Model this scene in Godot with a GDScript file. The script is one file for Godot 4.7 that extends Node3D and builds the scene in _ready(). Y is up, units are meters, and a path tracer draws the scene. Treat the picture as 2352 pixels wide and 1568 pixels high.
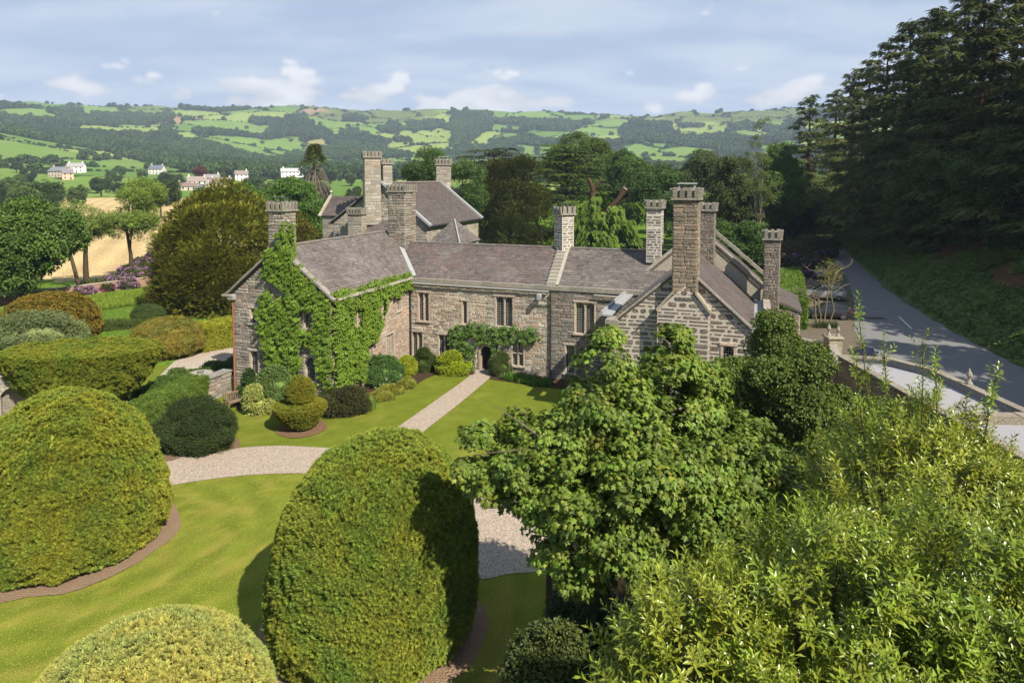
extends Node3D
# A stone manor with topiary gardens seen from the air. Units metres, y up, the camera looks along -Z.
# Picture positions (px of a 2352 x 1568 view) are turned into ground positions with ground_at().

const FOCAL := 1568.0
const MID_X := 1176.0
const HORIZON := 404.5
const EYE := 14.0
const PITCH := 0.0610865
const TURN := 0.345575          # the house front is turned this far from the picture plane
const HOUSE_X := -2.1203
const HOUSE_D := 48.3688

var rng := RandomNumberGenerator.new()
var used := {}
var M := {}
var cluster := {}
var noise_a := FastNoiseLite.new()
var noise_b := FastNoiseLite.new()
var stones_kept := []
var slates_kept := []


class Shape:
	var v := PackedVector3Array()
	var n := PackedVector3Array()
	var c := PackedColorArray()

	# corners run counter-clockwise as seen from outside
	func tri(p: Vector3, q: Vector3, r: Vector3, col: Color) -> void:
		var nn := (q - p).cross(r - p).normalized()
		v.append(p); v.append(r); v.append(q)
		n.append(nn); n.append(nn); n.append(nn)
		c.append(col); c.append(col); c.append(col)

	func quad(p: Vector3, q: Vector3, r: Vector3, s: Vector3, col: Color) -> void:
		tri(p, q, r, col)
		tri(p, r, s, col)

	func smooth(p: Vector3, q: Vector3, r: Vector3, np: Vector3, nq: Vector3, nr: Vector3, cp: Color, cq: Color, cr: Color) -> void:
		v.append(p); v.append(r); v.append(q)
		n.append(np); n.append(nr); n.append(nq)
		c.append(cp); c.append(cr); c.append(cq)

	# a box with axes x, y, z (half extents) round centre o, its edges bevelled by e
	func box(o: Vector3, x: Vector3, y: Vector3, z: Vector3, col: Color) -> void:
		var s := 1.0 if x.cross(y).dot(z) > 0.0 else -1.0
		x *= s
		quad(o + z - x - y, o + z + x - y, o + z + x + y, o + z - x + y, col)
		quad(o - z + x - y, o - z - x - y, o - z - x + y, o - z + x + y, col)
		quad(o + x + z - y, o + x - z - y, o + x - z + y, o + x + z + y, col)
		quad(o - x - z - y, o - x + z - y, o - x + z + y, o - x - z + y, col)
		quad(o + y - x + z, o + y + x + z, o + y + x - z, o + y - x - z, col)
		quad(o - y - x - z, o - y + x - z, o - y + x + z, o - y - x + z, col)

	func block(lo: Vector3, hi: Vector3, col: Color) -> void:
		var h := (hi - lo) / 2.0
		box((lo + hi) / 2.0, Vector3(h.x, 0, 0), Vector3(0, h.y, 0), Vector3(0, 0, h.z), col)

	# a box whose top is drawn in by e, for stones and caps that catch light
	func bevel(lo: Vector3, hi: Vector3, e: float, col: Color) -> void:
		var m := Vector3(lo.x, hi.y - e, lo.z)
		block(lo, Vector3(hi.x, hi.y - e, hi.z), col)
		var a := [Vector3(lo.x, m.y, hi.z), Vector3(hi.x, m.y, hi.z), Vector3(hi.x, m.y, lo.z), Vector3(lo.x, m.y, lo.z)]
		var b := [Vector3(lo.x + e, hi.y, hi.z - e), Vector3(hi.x - e, hi.y, hi.z - e), Vector3(hi.x - e, hi.y, lo.z + e), Vector3(lo.x + e, hi.y, lo.z + e)]
		for i in 4:
			var j := (i + 1) % 4
			quad(a[i], a[j], b[j], b[i], col)
		quad(b[0], b[1], b[2], b[3], col)

	# a round tapered tube through points p with radii r
	func tube(p: PackedVector3Array, r: PackedFloat32Array, sides: int, col: Color, cap := true) -> void:
		var rings := []
		var side := Vector3.RIGHT
		for i in p.size():
			var d := (p[mini(i + 1, p.size() - 1)] - p[maxi(i - 1, 0)]).normalized()
			if absf(d.dot(side)) > 0.9:
				side = Vector3.FORWARD if absf(d.z) < 0.9 else Vector3.UP
			var x := (side - d * side.dot(d)).normalized()
			side = x
			var y := d.cross(x)
			var ring := PackedVector3Array()
			for k in sides:
				var t := TAU * k / sides
				ring.append(x * cos(t) + y * sin(t))
			rings.append(ring)
		for i in p.size() - 1:
			for k in sides:
				var j := (k + 1) % sides
				var a: Vector3 = rings[i][k]
				var b: Vector3 = rings[i][j]
				var e: Vector3 = rings[i + 1][j]
				var f: Vector3 = rings[i + 1][k]
				smooth(p[i] + a * r[i], p[i] + b * r[i], p[i + 1] + e * r[i + 1], a, b, e, col, col, col)
				smooth(p[i] + a * r[i], p[i + 1] + e * r[i + 1], p[i + 1] + f * r[i + 1], a, e, f, col, col, col)
		if cap:
			var l := p.size() - 1
			for k in range(1, sides - 1):
				tri(p[l] + rings[l][0] * r[l], p[l] + rings[l][k] * r[l], p[l] + rings[l][k + 1] * r[l], col)
				tri(p[0] + rings[0][0] * r[0], p[0] + rings[0][k + 1] * r[0], p[0] + rings[0][k] * r[0], col)

	# a turned shape: profile of (radius, height) from bottom to top round axis o
	func lathe(o: Vector3, prof: Array, sides: int, col: Color, lean := Vector3.ZERO, sx := 1.0, sz := 1.0) -> void:
		for i in prof.size() - 1:
			var p0: Vector2 = prof[i]
			var p1: Vector2 = prof[i + 1]
			for k in sides:
				var t0 := TAU * k / sides
				var t1 := TAU * (k + 1) / sides
				var d0 := Vector3(cos(t0) * sx, 0, -sin(t0) * sz)
				var d1 := Vector3(cos(t1) * sx, 0, -sin(t1) * sz)
				var a := o + lean * p0.y + d0 * p0.x + Vector3(0, p0.y, 0)
				var b := o + lean * p0.y + d1 * p0.x + Vector3(0, p0.y, 0)
				var e := o + lean * p1.y + d1 * p1.x + Vector3(0, p1.y, 0)
				var f := o + lean * p1.y + d0 * p1.x + Vector3(0, p1.y, 0)
				if p0.x > 0.001:
					tri(a, b, e, col)
				if p1.x > 0.001:
					tri(a, e, f, col)

	func made() -> ArrayMesh:
		var m := ArrayMesh.new()
		if v.is_empty():
			return m
		var arr := []
		arr.resize(Mesh.ARRAY_MAX)
		arr[Mesh.ARRAY_VERTEX] = v
		arr[Mesh.ARRAY_NORMAL] = n
		arr[Mesh.ARRAY_COLOR] = c
		m.add_surface_from_arrays(Mesh.PRIMITIVE_TRIANGLES, arr)
		return m


func rnd(a: float, b: float) -> float:
	return rng.randf_range(a, b)


func tint(c: Color, by: float) -> Color:
	var k := 1.0 + rnd(-by, by)
	return Color(c.r * k * (1.0 + rnd(-by, by) * 0.35), c.g * k, c.b * k * (1.0 + rnd(-by, by) * 0.35))


# ---- picture to place -------------------------------------------------------------------------
func ray(x: float, y: float) -> Vector3:
	var mid_y := HORIZON + FOCAL * tan(PITCH)
	var u := (x - MID_X) / FOCAL
	var w := (mid_y - y) / FOCAL
	return Vector3(u, w * cos(PITCH) - sin(PITCH), -(w * sin(PITCH) + cos(PITCH)))


func ground_at(x: float, y: float, h := 0.0) -> Vector3:
	var r := ray(x, y)
	var t := (h - EYE) / r.y
	return Vector3(r.x * t, h, r.z * t)


# the point seen at (x, y) at distance d in front of the camera
func depth_at(x: float, y: float, d: float) -> Vector3:
	var r := ray(x, y)
	var t := -d / r.z
	return Vector3(r.x * t, EYE + r.y * t, -d)


# ---- nodes ------------------------------------------------------------------------------------
func numbered(called: String) -> String:
	var k: int = used.get(called, 0)
	used[called] = k + 1
	return called if k == 0 else "%s_%03d" % [called, k]


func thing(called: String, label: String, category: String, at := Vector3.ZERO, turn := 0.0, group := "") -> Node3D:
	var o := Node3D.new()
	o.name = numbered(called)
	add_child(o)
	o.position = at
	o.rotation.y = turn
	o.set_meta("label", label)
	o.set_meta("category", category)
	if group:
		o.set_meta("group", group)
	return o


func part(parent: Node3D, called: String, s, m: Material) -> MeshInstance3D:
	var o := MeshInstance3D.new()
	o.name = called
	o.mesh = s.made() if s is Shape else s
	o.material_override = m
	parent.add_child(o, true)
	return o


func setting(called: String, s: Shape, m: Material, kind := "structure") -> MeshInstance3D:
	var o := part(self, numbered(called), s, m)
	o.set_meta("kind", kind)
	return o


func scatter(parent: Node3D, called: String, mesh: Mesh, m: Material, where: Array, cols: PackedColorArray) -> MultiMeshInstance3D:
	var mm := MultiMesh.new()
	mm.transform_format = MultiMesh.TRANSFORM_3D
	mm.use_colors = true
	mm.mesh = mesh
	mm.instance_count = where.size()
	for i in where.size():
		mm.set_instance_transform(i, where[i])
		mm.set_instance_color(i, cols[i])
	var o := MultiMeshInstance3D.new()
	o.name = called
	o.multimesh = mm
	o.material_override = m
	parent.add_child(o, true)
	o.set_meta("kind", "stuff")
	return o


# ---- materials --------------------------------------------------------------------------------
func noise_texture(freq: float, lo: Color, hi: Color, kind := FastNoiseLite.TYPE_SIMPLEX_SMOOTH, octaves := 4, contrast := 0.0, sd := 1, size := 512) -> NoiseTexture2D:
	var f := FastNoiseLite.new()
	f.noise_type = kind
	f.frequency = freq
	f.fractal_octaves = octaves
	f.seed = sd
	var g := Gradient.new()
	g.set_color(0, lo)
	g.set_color(1, hi)
	g.set_offset(0, contrast)
	g.set_offset(1, 1.0 - contrast)
	var t := NoiseTexture2D.new()
	t.width = size
	t.height = size
	t.seamless = true
	t.noise = f
	t.color_ramp = g
	return t


func grey(x: float) -> Color:
	return Color(x, x, x)


func plain(col: Color, rough: float, metal := 0.0, spec := 0.5) -> StandardMaterial3D:
	var m := StandardMaterial3D.new()
	m.albedo_color = col.linear_to_srgb()
	m.roughness = rough
	m.metallic = metal
	m.metallic_specular = spec
	return m


# vertex colours times a world-mapped grain, with relief
func grained(tex: Texture2D, scale: float, rough: float, relief: Texture2D = null, relief_cm := 0.0, spec := 0.35) -> StandardMaterial3D:
	var m := StandardMaterial3D.new()
	m.vertex_color_use_as_albedo = true
	m.albedo_texture = tex
	m.uv1_triplanar = true
	m.uv1_world_triplanar = true
	m.uv1_scale = Vector3.ONE * scale
	m.roughness = rough
	m.metallic_specular = spec
	if relief:
		m.heightmap_enabled = true
		m.heightmap_texture = relief
		m.heightmap_scale = relief_cm
	return m


func leafy(rough: float, back: Color, spec := 0.4) -> StandardMaterial3D:
	var m := StandardMaterial3D.new()
	m.vertex_color_use_as_albedo = true
	m.roughness = rough
	m.metallic_specular = spec
	m.cull_mode = BaseMaterial3D.CULL_DISABLED
	m.backlight_enabled = true
	m.backlight = back.linear_to_srgb()
	return m


func make_materials() -> void:
	var speck := noise_texture(0.05, grey(0.62), grey(1.0), FastNoiseLite.TYPE_SIMPLEX_SMOOTH, 5, 0.2, 3)
	var fine := noise_texture(0.12, grey(0.55), grey(1.0), FastNoiseLite.TYPE_VALUE_CUBIC, 4, 0.15, 5)
	var relief := noise_texture(0.03, grey(0.0), grey(1.0), FastNoiseLite.TYPE_SIMPLEX_SMOOTH, 5, 0.1, 7)
	var lichen := noise_texture(0.035, Color(0.66, 0.66, 0.61), Color(0.86, 0.86, 0.8), FastNoiseLite.TYPE_SIMPLEX_SMOOTH, 3, 0.1, 9)
	var lichen_mask := noise_texture(0.045, grey(0.0), grey(0.9), FastNoiseLite.TYPE_SIMPLEX_SMOOTH, 4, 0.0, 11)
	var ramp := lichen_mask.color_ramp
	ramp.set_offset(0, 0.6)
	ramp.set_offset(1, 0.72)
	var slate_mask := noise_texture(0.07, grey(0.0), grey(0.7), FastNoiseLite.TYPE_SIMPLEX_SMOOTH, 3, 0.0, 13)
	slate_mask.color_ramp.set_offset(0, 0.68)
	slate_mask.color_ramp.set_offset(1, 0.8)
	for k in ["stone", "slate", "sand", "render"]:
		var m := grained(speck, 1.0, 0.9, relief, 1.5)
		m.detail_enabled = true
		m.detail_albedo = lichen
		m.detail_mask = lichen_mask
		m.detail_uv_layer = BaseMaterial3D.DETAIL_UV_2
		m.uv2_triplanar = true
		m.uv2_world_triplanar = true
		m.uv2_scale = Vector3.ONE * 0.7
		m.uv1_scale = Vector3.ONE * {"stone": 0.8, "slate": 0.55, "sand": 0.4, "render": 0.6}[k]
		if k == "slate":
			m.detail_mask = slate_mask
			m.roughness = 0.62
			m.uv2_scale = Vector3.ONE * 1.8
			m.heightmap_scale = 0.6
		M[k] = m
	M.mortar = grained(fine, 1.3, 0.95, relief, 1.0)
	M.lead = plain(Color(0.27, 0.28, 0.29), 0.6, 0.1)
	M.iron = plain(Color(0.02, 0.02, 0.021), 0.45, 0.0)
	M.rust = plain(Color(0.24, 0.085, 0.04), 0.7)
	M.leads = plain(Color(0.3, 0.3, 0.29), 0.5, 0.2)
	M.glass = plain(Color(0.012, 0.014, 0.017), 0.06, 0.0, 0.6)
	M.wood = grained(noise_texture(0.02, Color(0.5, 0.5, 0.5), Color(1, 1, 1), FastNoiseLite.TYPE_SIMPLEX, 4, 0.1, 21), 1.2, 0.8)
	M.grass = grained(noise_texture(0.11, Color(0.48, 0.52, 0.36), Color(1, 1, 1), FastNoiseLite.TYPE_SIMPLEX_SMOOTH, 5, 0.12, 23), 0.45, 0.95, noise_texture(0.2, grey(0), grey(1), FastNoiseLite.TYPE_VALUE, 3, 0.0, 24), 3.0, 0.15)
	M.gravel = grained(noise_texture(0.22, grey(0.5), grey(1.0), FastNoiseLite.TYPE_VALUE, 3, 0.1, 25), 0.32, 0.95, noise_texture(0.2, grey(0), grey(1), FastNoiseLite.TYPE_VALUE, 2, 0.0, 26), 2.5, 0.2)
	M.soil = grained(noise_texture(0.14, grey(0.45), grey(1.0), FastNoiseLite.TYPE_SIMPLEX_SMOOTH, 5, 0.1, 27), 0.7, 0.95, relief, 5.0, 0.2)
	M.asphalt = grained(noise_texture(0.16, grey(0.75), grey(1.0), FastNoiseLite.TYPE_SIMPLEX_SMOOTH, 4, 0.1, 29), 0.35, 0.85, noise_texture(0.3, grey(0), grey(1), FastNoiseLite.TYPE_VALUE, 2, 0.0, 30), 0.8, 0.3)
	M.land = grained(noise_texture(0.06, grey(0.68), grey(1.0), FastNoiseLite.TYPE_SIMPLEX_SMOOTH, 5, 0.15, 31), 0.06, 1.0, null, 0.0, 0.1)
	M.bark = grained(noise_texture(0.08, grey(0.4), grey(1.0), FastNoiseLite.TYPE_SIMPLEX_SMOOTH, 4, 0.1, 33), 1.5, 0.95, relief, 4.0, 0.2)
	M.leaf = leafy(0.5, Color(0.55, 0.6, 0.14))
	M.gloss = leafy(0.3, Color(0.45, 0.5, 0.1), 0.5)
	M.needle = leafy(0.75, Color(0.22, 0.26, 0.06), 0.25)
	M.far_leaf = leafy(0.9, Color(0.12, 0.15, 0.04), 0.1)
	M.petal = leafy(0.7, Color(0.4, 0.3, 0.4), 0.3)
	M.paint = StandardMaterial3D.new()
	M.paint.vertex_color_use_as_albedo = true
	M.paint.roughness = 0.8
	M.coat = StandardMaterial3D.new()
	M.coat.vertex_color_use_as_albedo = true
	M.coat.roughness = 0.35
	M.coat.metallic = 0.25
	M.coat.clearcoat_enabled = true
	M.coat.clearcoat = 0.9
	M.coat.clearcoat_roughness = 0.05
	M.tyre = plain(Color(0.015, 0.015, 0.015), 0.85)
	M.rim = plain(Color(0.45, 0.45, 0.47), 0.3, 0.9)
	M.tail = plain(Color(0.45, 0.015, 0.015), 0.25)
	M.head = plain(Color(0.6, 0.62, 0.65), 0.1, 0.3)
	M.plate = plain(Color(0.75, 0.5, 0.03), 0.5)
	M.tarp = plain(Color(0.03, 0.1, 0.3), 0.5)


func _ready() -> void:
	rng.seed = 20
	noise_a.seed = 4
	noise_a.frequency = 1.0
	noise_a.fractal_octaves = 3
	noise_b.seed = 9
	noise_b.frequency = 1.0
	noise_b.fractal_octaves = 4
	# camera: a shifted lens, so that walls stay upright
	var cam := Camera3D.new()
	cam.name = "camera"
	add_child(cam)
	cam.projection = Camera3D.PROJECTION_FRUSTUM
	cam.near = 0.5
	cam.far = 12000.0
	cam.size = cam.near * 1568.0 / FOCAL
	cam.frustum_offset = Vector2(0.0, -(784.0 - HORIZON - FOCAL * tan(PITCH)) / FOCAL * cam.near)
	cam.position = Vector3(0, EYE, 0)
	cam.rotation.x = -PITCH
	cam.current = true
	# sky, sun, exposure
	var env := Environment.new()
	env.background_mode = Environment.BG_SKY
	env.sky = Sky.new()
	env.sky.sky_material = painted_sky()
	env.background_energy_multiplier = 0.55
	env.tonemap_mode = Environment.TONE_MAPPER_LINEAR
	env.tonemap_exposure = 1.95
	env.sdfgi_enabled = true
	env.ssao_enabled = true
	env.ssil_enabled = true
	env.fog_enabled = true
	env.fog_density = 0.00015
	env.fog_light_color = Color(0.80, 0.88, 1.0)
	var we := WorldEnvironment.new()
	we.name = "surroundings"
	we.environment = env
	add_child(we)
	var sun := DirectionalLight3D.new()
	sun.name = "sun"
	sun.light_energy = 1.6
	sun.light_color = Color(1.0, 0.955, 0.88)
	sun.light_angular_distance = 0.5
	sun.shadow_enabled = true
	add_child(sun)
	var az := deg_to_rad(40.0)
	var el := deg_to_rad(45.0)
	sun.look_at_from_position(Vector3(sin(az) * cos(el), sin(el), cos(az) * cos(el)) * 100.0, Vector3.ZERO)
	make_materials()
	make_clusters()
	build_land()
	build_garden_ground()
	build_road()
	build_manor()
	build_tower()
	build_outbuildings()
	build_garden()
	build_near_trees()
	build_mid_trees()
	build_bank()
	build_village()
	build_cars()


func painted_sky() -> PanoramaSkyMaterial:
	var w := 2048
	var h := 1024
	var data := PackedFloat32Array()
	data.resize(w * h * 3)
	var top := Color(0.24, 0.37, 0.61)
	var low := Color(0.46, 0.57, 0.75)
	var white := Color(0.93, 0.93, 0.94)
	var n := FastNoiseLite.new()
	n.seed = 77
	n.frequency = 1.0
	n.fractal_octaves = 5
	var puff := FastNoiseLite.new()
	puff.seed = 12
	puff.frequency = 1.0
	puff.fractal_octaves = 5
	for y in h:
		var el := PI * (0.5 - (y + 0.5) / h)
		var up := sin(el)
		var base := low.lerp(top, pow(clampf(up, 0.0, 1.0), 0.55)) if up > 0.0 else Color(0.3, 0.33, 0.3)
		for x in w:
			var c := base
			if up > 0.0:
				var a := TAU * ((x + 0.5) / w - 0.5)
				var d := Vector3(sin(a) * cos(el), up, -cos(a) * cos(el))
				# thin high veil, stretched along the horizon
				var f := 1.0 / (up + 0.16)
				var veil := n.get_noise_3d(d.x * f * 1.1 + 3.0, d.z * f * 2.2, 0.0) * 0.5 + 0.5
				veil = smoothstep(0.25, 0.8, veil) * 0.62 + 0.12
				c = c.lerp(Color(0.66, 0.73, 0.83), veil)
				# a band of small cumulus low over the hills
				var e := rad_to_deg(el)
				if e < 14.0:
					var body := puff.get_noise_3d(d.x * 9.0, e * 0.42, d.z * 9.0)
					var big := n.get_noise_3d(d.x * 3.1 + 9.0, 4.0, d.z * 3.1)
					var band := exp(-pow((e - 6.3) / 1.6, 2.0))
					var q := body * 1.35 + big * 0.75 + band * 0.78 - 0.72
					var k := smoothstep(0.0, 0.26, q)
					var shade := clampf(0.80 + (body - 0.1) * 0.55 + (e - 7.0) * 0.035, 0.70, 1.0)
					c = c.lerp(Color(white.r * shade, white.g * shade, white.b * (shade * 0.9 + 0.1)), k * 0.9)
					var haze := exp(-e / 4.5) * 0.5
					c = c.lerp(Color(0.62, 0.70, 0.80), haze)
			var i := (y * w + x) * 3
			data[i] = c.r
			data[i + 1] = c.g
			data[i + 2] = c.b
	var img := Image.create_from_data(w, h, false, Image.FORMAT_RGBF, data.to_byte_array())
	var m := PanoramaSkyMaterial.new()
	m.panorama = ImageTexture.create_from_image(img)
	return m


# ---- foliage pieces: small meshes that crowns, hedges and climbers repeat ------------------------
func blade(s: Shape, at: Vector3, dir: Vector3, face: Vector3, long: float, wide: float, col: Color, fold := 0.25) -> void:
	var d := dir.normalized()
	var side := d.cross(face).normalized()
	if side.length() < 0.5:
		side = d.cross(Vector3(0.3, 0.8, 0.5)).normalized()
	var up := side.cross(d).normalized()
	var mid := at + d * long * 0.45
	var tip := at + d * long - up * long * fold * 0.35
	var l := mid + side * wide * 0.5 + up * wide * fold
	var r := mid - side * wide * 0.5 + up * wide * fold
	s.tri(at, r, tip, col)
	s.tri(at, tip, l, col)


func star_leaf(s: Shape, at: Vector3, dir: Vector3, face: Vector3, size: float, col: Color) -> void:
	var d := dir.normalized()
	var side := d.cross(face).normalized()
	var up := side.cross(d).normalized()
	var pts := [Vector2(0.0, 0.0), Vector2(0.42, 0.1), Vector2(0.34, 0.36), Vector2(0.6, 0.62), Vector2(0.22, 0.62), Vector2(0.0, 1.1), Vector2(-0.22, 0.62), Vector2(-0.6, 0.62), Vector2(-0.34, 0.36), Vector2(-0.42, 0.1)]
	var mid := at + d * size * 0.45 + up * size * 0.06
	for i in pts.size():
		var a: Vector2 = pts[i]
		var b: Vector2 = pts[(i + 1) % pts.size()]
		var droop := 0.14
		s.tri(mid, at + side * a.x * size + d * a.y * size - up * droop * size * absf(a.x), at + side * b.x * size + d * b.y * size - up * droop * size * absf(b.x), col)


func ball() -> Vector3:
	var z := rnd(-1, 1)
	var t := rnd(0, TAU)
	var q := sqrt(1.0 - z * z)
	return Vector3(q * cos(t), z, q * sin(t))


func make_clusters() -> void:
	for k in [["broad", 20, 0.52, 0.34], ["fine", 34, 0.34, 0.2], ["loose", 16, 0.5, 0.2], ["box", 26, 0.4, 0.3]]:
		var s := Shape.new()
		for i in int(k[1]):
			var p := ball() * pow(rnd(0.05, 1.0), 0.5)
			p.y *= 0.75
			var g := rnd(0.72, 1.2)
			var dir := (p + ball() * 0.6 + Vector3(0, 0.1, 0)).normalized()
			blade(s, p * 0.8, dir, (Vector3.UP + ball() * 0.55), k[2] * rnd(0.75, 1.2), k[3] * rnd(0.8, 1.2), Color(g, g, g * rnd(0.85, 1.1)), 0.2)
		cluster[k[0]] = s.made()
	var s := Shape.new()
	for i in 11:
		var p := ball() * rnd(0.25, 0.9)
		var g := rnd(0.75, 1.2)
		star_leaf(s, p * 0.85, (Vector3(p.x, -0.15, p.z) + ball() * 0.3), Vector3.UP + ball() * 0.45, rnd(0.5, 0.72), Color(g * rnd(0.9, 1.1), g, g * 0.95))
	cluster.maple = s.made()
	s = Shape.new()   # an upright shoot with long shining leaves
	s.tube(PackedVector3Array([Vector3.ZERO, Vector3(0.02, 0.5, 0), Vector3(0, 1.0, 0.02)]), PackedFloat32Array([0.016, 0.012, 0.006]), 4, Color(1.3, 0.9, 0.5), false)
	for i in 15:
		var t := i / 14.0
		var a := i * 2.4 + rnd(-0.3, 0.3)
		var out := Vector3(cos(a), lerpf(0.25, 1.5, t * t), sin(a)).normalized()
		var g := rnd(0.75, 1.25)
		var p := Vector3(0, 0.1 + t * 0.88, 0)
		var long := lerpf(0.42, 0.27, t) * rnd(0.85, 1.15)
		var side := out.cross(Vector3.UP).normalized()
		var up := side.cross(out).normalized()
		var q := p + out * long * 0.55
		var tip := p + out * long - up * long * 0.16
		var wd := long * 0.145
		var col := Color(g * rnd(0.95, 1.2), g, g * 0.9)
		s.tri(p, q - side * wd + up * wd * 0.3, q, col)
		s.tri(p, q, q + side * wd + up * wd * 0.3, col)
		s.tri(q, q - side * wd + up * wd * 0.3, tip, col)
		s.tri(q, tip, q + side * wd + up * wd * 0.3, col)
	cluster.laurel = s.made()
	s = Shape.new()   # clipped yew: a tight fan of short blades
	for i in 10:
		var a := i * 2.4
		var lean := 0.25 + 0.9 * (i / 10.0)
		var dir := Vector3(cos(a) * lean, 1.0, sin(a) * lean).normalized()
		var g := rnd(0.5, 1.5)
		blade(s, Vector3(cos(a), 0, sin(a)) * 0.22 * (i / 10.0) - Vector3(0, 0.15, 0), dir, Vector3(-cos(a), 1, -sin(a)) + ball() * 0.4, rnd(0.7, 1.1), 0.34, Color(g * rnd(0.92, 1.1), g, g * 0.9), 0.15)
	cluster.yew = s.made()
	s = Shape.new()   # conifer spray: flat, along +X, tips hanging
	for i in 15:
		var t := (i + 0.5) / 15.0
		var p := Vector3(t, -0.28 * t * t, 0)
		for w in [-1.0, 1.0]:
			var g := rnd(0.7, 1.25)
			var long := (0.42 * (1.0 - t * 0.65)) * rnd(0.7, 1.15)
			blade(s, p, Vector3(0.75, -0.28 + rnd(-0.15, 0.1), w * rnd(0.8, 1.1)), Vector3.UP + ball() * 0.3, long, 0.09, Color(g, g, g), 0.1)
			if i % 2 == 0:
				blade(s, p, Vector3(0.5, -0.8, w * 0.35), Vector3(0, 0.3, w), long * 0.7, 0.08, Color(g * 0.9, g * 0.9, g * 0.9), 0.1)
	cluster.spray = s.made()
	s = Shape.new()   # creeper leaves lying on a wall, out along +Y, hanging along +Z
	for i in 7:
		var g := rnd(0.72, 1.22)
		star_leaf(s, Vector3(rnd(-0.6, 0.6), rnd(0.05, 0.5), rnd(-0.7, 0.4)), Vector3(rnd(-0.5, 0.5), rnd(-0.1, 0.3), 1.0), Vector3(rnd(-0.4, 0.4), 1.0, rnd(-0.7, 0.1)), rnd(0.42, 0.68), Color(g, g, g * 0.9))
	cluster.ivy = s.made()
	s = Shape.new()   # a whole far crown
	for i in 150:
		var p := ball()
		var r := 0.82 + 0.2 * noise_a.get_noise_3d(p.x * 1.7, p.y * 1.7, p.z * 1.7) * 1.6 + rnd(-0.06, 0.06)
		p *= r
		p.y = p.y * 0.85 + 0.1
		var g := rnd(0.7, 1.3)
		blade(s, p - p.normalized() * 0.1, (ball() + p.normalized() * 0.5), p.normalized() + ball() * 0.5, 0.5, 0.42, Color(g, g, g), 0.1)
	var c := [Vector2(0.02, -0.6), Vector2(0.6, -0.35), Vector2(0.74, 0.1), Vector2(0.55, 0.55), Vector2(0.02, 0.78)]
	s.lathe(Vector3.ZERO, c, 8, Color(1, 1, 1))
	cluster.blob = s.made()
	s = Shape.new()
	for i in 9:
		var a := rnd(0, TAU)
		var g := rnd(0.75, 1.25)
		blade(s, Vector3(cos(a), 0, sin(a)) * rnd(0, 0.5), Vector3(cos(a) * 0.6, 1.0, sin(a) * 0.6), Vector3(-cos(a), 0.4, -sin(a)), rnd(0.6, 1.1), 0.16, Color(g, g, g), 0.1)
	cluster.tuft = s.made()
	s = Shape.new()
	for i in 9:   # fern: arching fronds with side leaflets
		var a := TAU * i / 9.0 + rnd(-0.2, 0.2)
		var o := Vector3(cos(a), 0, sin(a))
		var side := Vector3(-o.z, 0, o.x)
		var g := rnd(0.75, 1.25)
		for j in 6:
			var t := j / 6.0
			var p := o * (0.15 + t * 0.8) + Vector3(0, 0.15 + 0.75 * t - 0.62 * t * t, 0)
			for w in [-1.0, 1.0]:
				blade(s, p, o * 0.7 + side * w, Vector3.UP, 0.34 * (1.1 - t), 0.13, Color(g, g, g * 0.9), 0.1)
	cluster.fern = s.made()
	s = Shape.new()
	for i in 16:
		var p := ball()
		p.y = absf(p.y) * 0.8
		var g := rnd(0.8, 1.15)
		blade(s, p * 0.35, p, ball(), 0.7, 0.5, Color(g, g * rnd(0.85, 1.1), g), 0.3)
	cluster.flower = s.made()


func basis_y(dir: Vector3, roll: float, k: float) -> Basis:
	var y := dir.normalized()
	var x := y.cross(Vector3(0.31, 0.22, 0.92))
	if x.length() < 0.1:
		x = y.cross(Vector3.RIGHT)
	x = x.normalized()
	var b := Basis(x, y, x.cross(y))
	return Basis(y, roll) * b * Basis.from_scale(Vector3.ONE * k)


# basis with +X along dir and +Y as near to up as can be
func basis_x(dir: Vector3, k: float) -> Basis:
	var x := dir.normalized()
	var z := x.cross(Vector3.UP)
	z = Vector3.BACK if z.length() < 0.05 else z.normalized()
	return Basis(x * k, z.cross(x) * k, z * k)


func limb(s: Shape, a: Vector3, b: Vector3, ra: float, rb: float, sides: int, col: Color, bend := 0.12) -> void:
	var l := a.distance_to(b)
	var m1 := a.lerp(b, 0.35) + ball() * l * bend + Vector3(0, l * bend * 0.4, 0)
	var m2 := a.lerp(b, 0.7) + ball() * l * bend * 0.6
	s.tube(PackedVector3Array([a, m1, m2, b]), PackedFloat32Array([ra, lerpf(ra, rb, 0.35), lerpf(ra, rb, 0.7), rb]), sides, col)


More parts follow.
